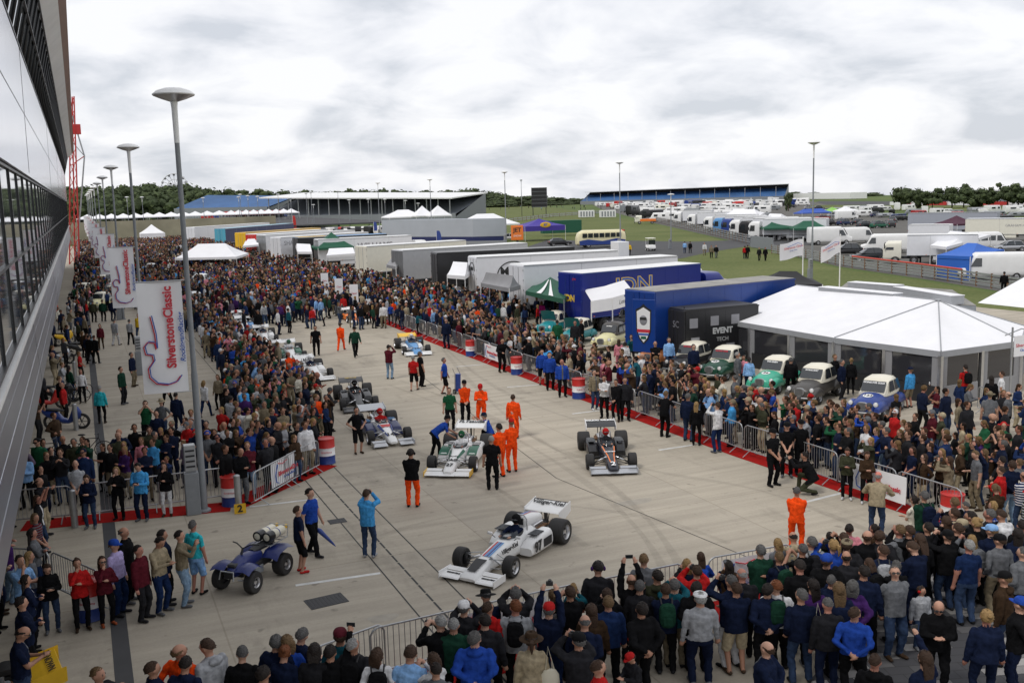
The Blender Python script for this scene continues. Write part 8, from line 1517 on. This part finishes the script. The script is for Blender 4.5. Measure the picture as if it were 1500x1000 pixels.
scatter([W(35, 745), W(330, 728), W(330, 650), W(240, 690), W(75, 712), W(-10, 722), W(-10, 765)], .68, 'in the left crowd behind the barrier below the lamp', lambda x, y: 165+rnd.uniform(-15, 25), dens=lambda x, y: .72)
scatter([W(330, 735), W(372, 745), W(468, 685), W(492, 640), W(468, 600), W(425, 560), W(325, 545), W(335, 640)], .66, lambda x, y: ('near the left drum' if y < 37 else 'beside racing car 14' if y < 44 else 'beside the white cars'), lambda x, y: 120+rnd.uniform(-30, 30), dens=lambda x, y: .72 if clear(x, y, 1.8) else 0)
scatter([W(325, 545), W(425, 560), W(395, 538), W(368, 518), W(345, 500), W(322, 482), W(306, 466), W(292, 470), W(298, 520)], .7, 'in the left crowd beside the far white racing cars', lambda x, y: 120+rnd.uniform(-40, 40), dens=lambda x, y: .72 if clear(x, y, 1.8) else 0)
# far crowds
open_ = [W(*p) for p in ((545, 480), (600, 470), (640, 500), (760, 560), (700, 700), (430, 700), (440, 520), (470, 490))]
def fard(x, y):
    if not clear(x, y, 2.0): return 0
    px, py = PX(x, y)
    d = .93 if y < 130 else .8
    if px < 300 and y < 75: return 0
    if 250 < px < 345 and 372 < py < 392: return .1
    if x > 29.5: return .25 if y > 60 else 0
    return d
scatter([(4.4, 63), (8.6, 60), (9.5, 75), (17, 76), (17.5, 69), (20.3, 69), (20.9, 62), (29, 62), (29.5, 78), (29, 110), (28, 170), (26, 262), (4, 262), (3.6, 120)], .92, 'far', lambda x, y: rnd.uniform(0, 360), dens=fard, w=[80, 6, 6, 3, 2, 0, 2, 4, 0, 3])
scatter([(9.5, 68), (17, 72), (17, 77), (9.5, 77)], 1.3, 'far', lambda x, y: rnd.uniform(0, 360), dens=lambda x, y: .7 if clear(x, y, 2) else 0, w=[80, 6, 6, 3, 2, 0, 2, 4, 0, 3])
scatter([(-.7, 62), (-.1, 62), (3.4, 95), (3.4, 262), (-.8, 262), (-.8, 100)], .95, 'far', lambda x, y: rnd.uniform(0, 360), dens=lambda x, y: (.75 if clear(x, y, 1.8) else 0) if y > 95 else .5 if x < .2 and clear(x, y, 1.8) else 0)
scatter([(-.75, 46), (-.2, 46), (-.2, 62), (-.75, 62)], 1.6, 'far', 90, dens=lambda x, y: .6)
for k in range(150): x, y, _ = WD(rnd.uniform(120, 400), 322, rnd.uniform(288, 370)); rp(x, y, 'far', rnd.uniform(0, 360), z=2.8)
for k in range(90): x, y = W(rnd.uniform(620, 1000), rnd.uniform(300, 308)); rp(x, y, 'far', rnd.uniform(0, 360))
for k in range(110):
    x, y = W(rnd.uniform(700, 820), rnd.uniform(425, 470)); 
    if clear(x, y, 1.5) and x < 33: rp(x, y, 'far', rnd.uniform(0, 360))
scatter([W(-30, 960), W(28, 935), W(40, 880), W(-30, 880)], .8, 'at the lower left edge beside the building', 60)
for x_ in (-1.6, -2.6, -3.8, -5): [rp(x_, y_, 'in the shade under the glass building', 80) for y_ in np.arange(19.5, 33, 1.6)+x_*.3]
for y_ in np.arange(40, 95, 3.3): rp(-1.7+.5*math.sin(y_*3), y_, 'far', 90)
# ---------------------------------------------------------------- turn the list of people into figures, labels and the one far crowd
import re
for p in PEOPLE: fill(p)
def dist(p): return math.hypot(p['x'], p['y'])
def inview(p):
    a = PX(p['x'], p['y'], 1.7+p['z']); b = PX(p['x'], p['y'], p['z']); return -25 < a[0] < 1530 and a[1] < 1004 and dist(p) > 8
PEOPLE = [p for p in PEOPLE if inview(p)]
kept = [p for p in PEOPLE if p['keep']]; rest = sorted([p for p in PEOPLE if not p['keep']], key=dist)
room = max(0, 296-len(kept)); solo = kept+[p for p in rest[:room] if p['where'] != 'far']; crowd = [p for p in rest if p not in solo] if False else rest[len(solo)-len(kept):]
BODYW = re.compile(r'(hair|bald|blonde|white-haired|ginger|curls|crown)')
def garm(p): return (p['top']+' '+p['garment']) if p['garment'] != 'overalls' else p['top']+' overalls'
def bots(p): return p['bot']+(' shorts' if p['legs'] == 'short' else ' jeans' if 'denim' in p['bot'] else ' trousers') if 'denim' not in p['bot'] else p['bot'].replace('pale denim', 'pale').replace('denim', 'blue')+(' shorts' if p['legs'] == 'short' else ' jeans')
POSEW = dict(stand='standing', stand2='standing', stand3='standing', stand4='standing', clasp='hands clasped', folded='arms folded', hips='hands on hips', photo='taking a photo', phone='filming', text='looking down', raised='arms raised', oneup='one arm raised', lean='leaning forward', chin='hand at the face', walk='walking', stride='walking', bend='bent over', crouch='crouching', point='pointing')
seen = set()
for p in solo: p['pp'] = PX(p['x'], p['y'], 1.6*p['scale']+p['z'])
def short(p, s):
    w = s.split(); return ' '.join(w[:16])
LAB = {}
for p in solo:
    if p['note']: LAB[id(p)] = short(p, p['note']); seen.add(LAB[id(p)])
for p in solo:
    if p['note']: continue
    wh = p['where']
    if BODYW.search(wh): wh = 'in the nearest crowd' if 'nearest crowd' in wh else 'in the lower right crowd' if 'lower right crowd' in wh else 'by the left barrier' if 'left' in wh else 'at the picture edge' if 'edge' in wh else 'near the barrier'
    near = sorted([q for q in solo if q is not p and abs(q['pp'][1]-p['pp'][1]) < 60], key=lambda q: abs(q['pp'][0]-p['pp'][0])+abs(q['pp'][1]-p['pp'][1]))[:10]
    hat = '' if not p['cap'] or p['cap'] == 'helmet' or 'cap' in wh or 'hat' in wh else ' and '+(p['hatc'] or 'navy')+(' hat' if p['cap'] == 'hat' else ' cap')
    base = 'person in '+garm(p)+hat; cand = []
    if p['keep'] and wh == p['where']: cand += [base+', '+wh, 'person in '+garm(p)+' and '+bots(p)+', '+wh]
    cand.append(base+', '+POSEW[p['pose']]+' '+wh)
    for q in near:
        rel = 'right of' if p['pp'][0] > q['pp'][0]+3 else 'left of' if p['pp'][0] < q['pp'][0]-3 else 'behind' if p['pp'][1] < q['pp'][1] else 'before'
        cand.append(base+', '+rel+' '+garm(q)+', '+wh); cand.append(base+' and '+bots(p)+', '+rel+' '+garm(q))
        cand.append(base+' '+POSEW[p['pose']]+' '+rel+' '+garm(q)+' '+wh)
    ok = [c for c in cand if len(c.split()) <= 16 and c not in seen]
    c = ok[0] if ok else short(p, base+' '+POSEW[p['pose']]+' '+rel+' '+garm(near[0])+' and '+garm(near[1]))
    seen.add(c); LAB[id(p)] = c
def clean(s): return re.sub(r'\bwomen\b', 'people', re.sub(r'\b(big man|woman|man|boy)\b', 'person', s))
for p in solo:
    o = spawn(p); lab = clean(LAB[id(p)]); tag(o, lab, 'person', p['group'])
    M = Matrix.Translation((p['x'], p['y'], p['z'])) @ Matrix.Rotation(heading(p['face']), 4, 'Z') @ Matrix.Diagonal((p['girth'], p['girth'], p['scale'], 1)); P_ = POSES[p['pose']]
    if p['hold'] and P_.get('hold'):
        t = link('smartphone' if p['hold'] == 'phone' else 'camera', hold_mesh(p['hold']), None); hp = Vector(P_['hold'])
        if p['hold'] == 'camera' and p['pose'] == 'photo': hp = Vector((0, .2, 1.64))
        t.location = M @ hp; t.rotation_euler = (0, 0, heading(p['face'])); tag(t, short(p, ('smartphone' if p['hold'] == 'phone' else 'black camera')+' held by the '+' '.join(lab.split()[:11])), 'phone' if p['hold'] == 'phone' else 'camera')
    if p['bag']:
        if p['bag'] in ('white', 'cream'):
            b = MB(); b.loft([[(w*math.cos(a), .05*math.sin(a), z) for a in np.linspace(0, 2*math.pi, 11)[:-1]] for z, w in ((0, .1), (.08, .17), (.3, .15), (.38, .1))], offw if p['bag'] == 'cream' else canvas); b.tube([(-.08, 0, .36), (-.03, 0, .8), (.08, 0, .36)], .008, offw, 4); t = b.build('cloth_bag', None, M @ Vector((.26, -.06, .78)), heading(p['face'])); tag(t, short(p, p['bag']+' cloth bag hanging from the '+' '.join(lab.split()[:9])), 'bag')
        else:
            key = 'rucksack';
            if key not in HM_:
                b = MB(); b.loft([superring(y, w, z0, z1, 14, 3.2) for y, w, z0, z1 in ((0, .14, .02, .42), (-.04, .16, 0, .46), (-.14, .15, .0, .44), (-.18, .1, .04, .32))], m_top); b.box((0, -.18, .14), (.2, .04, .16), m_top, bev=.015)
                for s in (-1, 1): b.tube([(s*.1, 0, .42), (s*.11, .1, .5), (s*.12, .22, .38), (s*.13, .2, .1), (s*.12, .02, .04)], .016, dark, 5)
                HM_[key] = b.mesh('rucksack')
            t = link('rucksack', HM_[key], None, M @ Vector((0, -.125-.01, 1.02)), heading(p['face'])); t['c_top'] = jit(PAL[p['bag']]); tag(t, short(p, p['bag']+' rucksack on the back of the '+' '.join(lab.split()[:9])), 'rucksack')
# far crowd: one object
for p in crowd:
    d = dist(p)
    if d > 60:
        p['bulk'] = .004; p['sleeve'] = 'long'
        if p['pose'] not in ('stand', 'stand2', 'photo', 'folded'): p['pose'] = 'stand'
    if d > 105: p['pose'] = 'stand'; p['legs'] = 'long'
    if p['cap'] == 'flatcap': p['cap'] = 'cap'
def rq_(p): d = dist(p); return .16 if d < 48 else .06 if d < 75 else .022 if d < 120 else .01
if crowd:
    parts = [];
    for r_ in (.16, .06, .022, .01):
        P = [p for p in crowd if rq_(p) == r_]
        if P: parts.append(crowd_verts(P, r_, 'crowd', 'dense crowd of spectators filling the far paddock between the banners and the transporters'))
    me = parts[0].data; bm = bmesh.new()
    for o in parts: bm.from_mesh(o.data)
    bm.to_mesh(me); bm.free()
    for o in parts[1:]: bpy.data.objects.remove(o)
for o in bpy.data.objects:
    if o.get('label'): o['label'] = clean(o['label'])
print('PEOPLE', len(PEOPLE), 'solo', len(solo), 'crowd', len(crowd), 'kept', len(kept), 'tmpl', len(TEMPL))
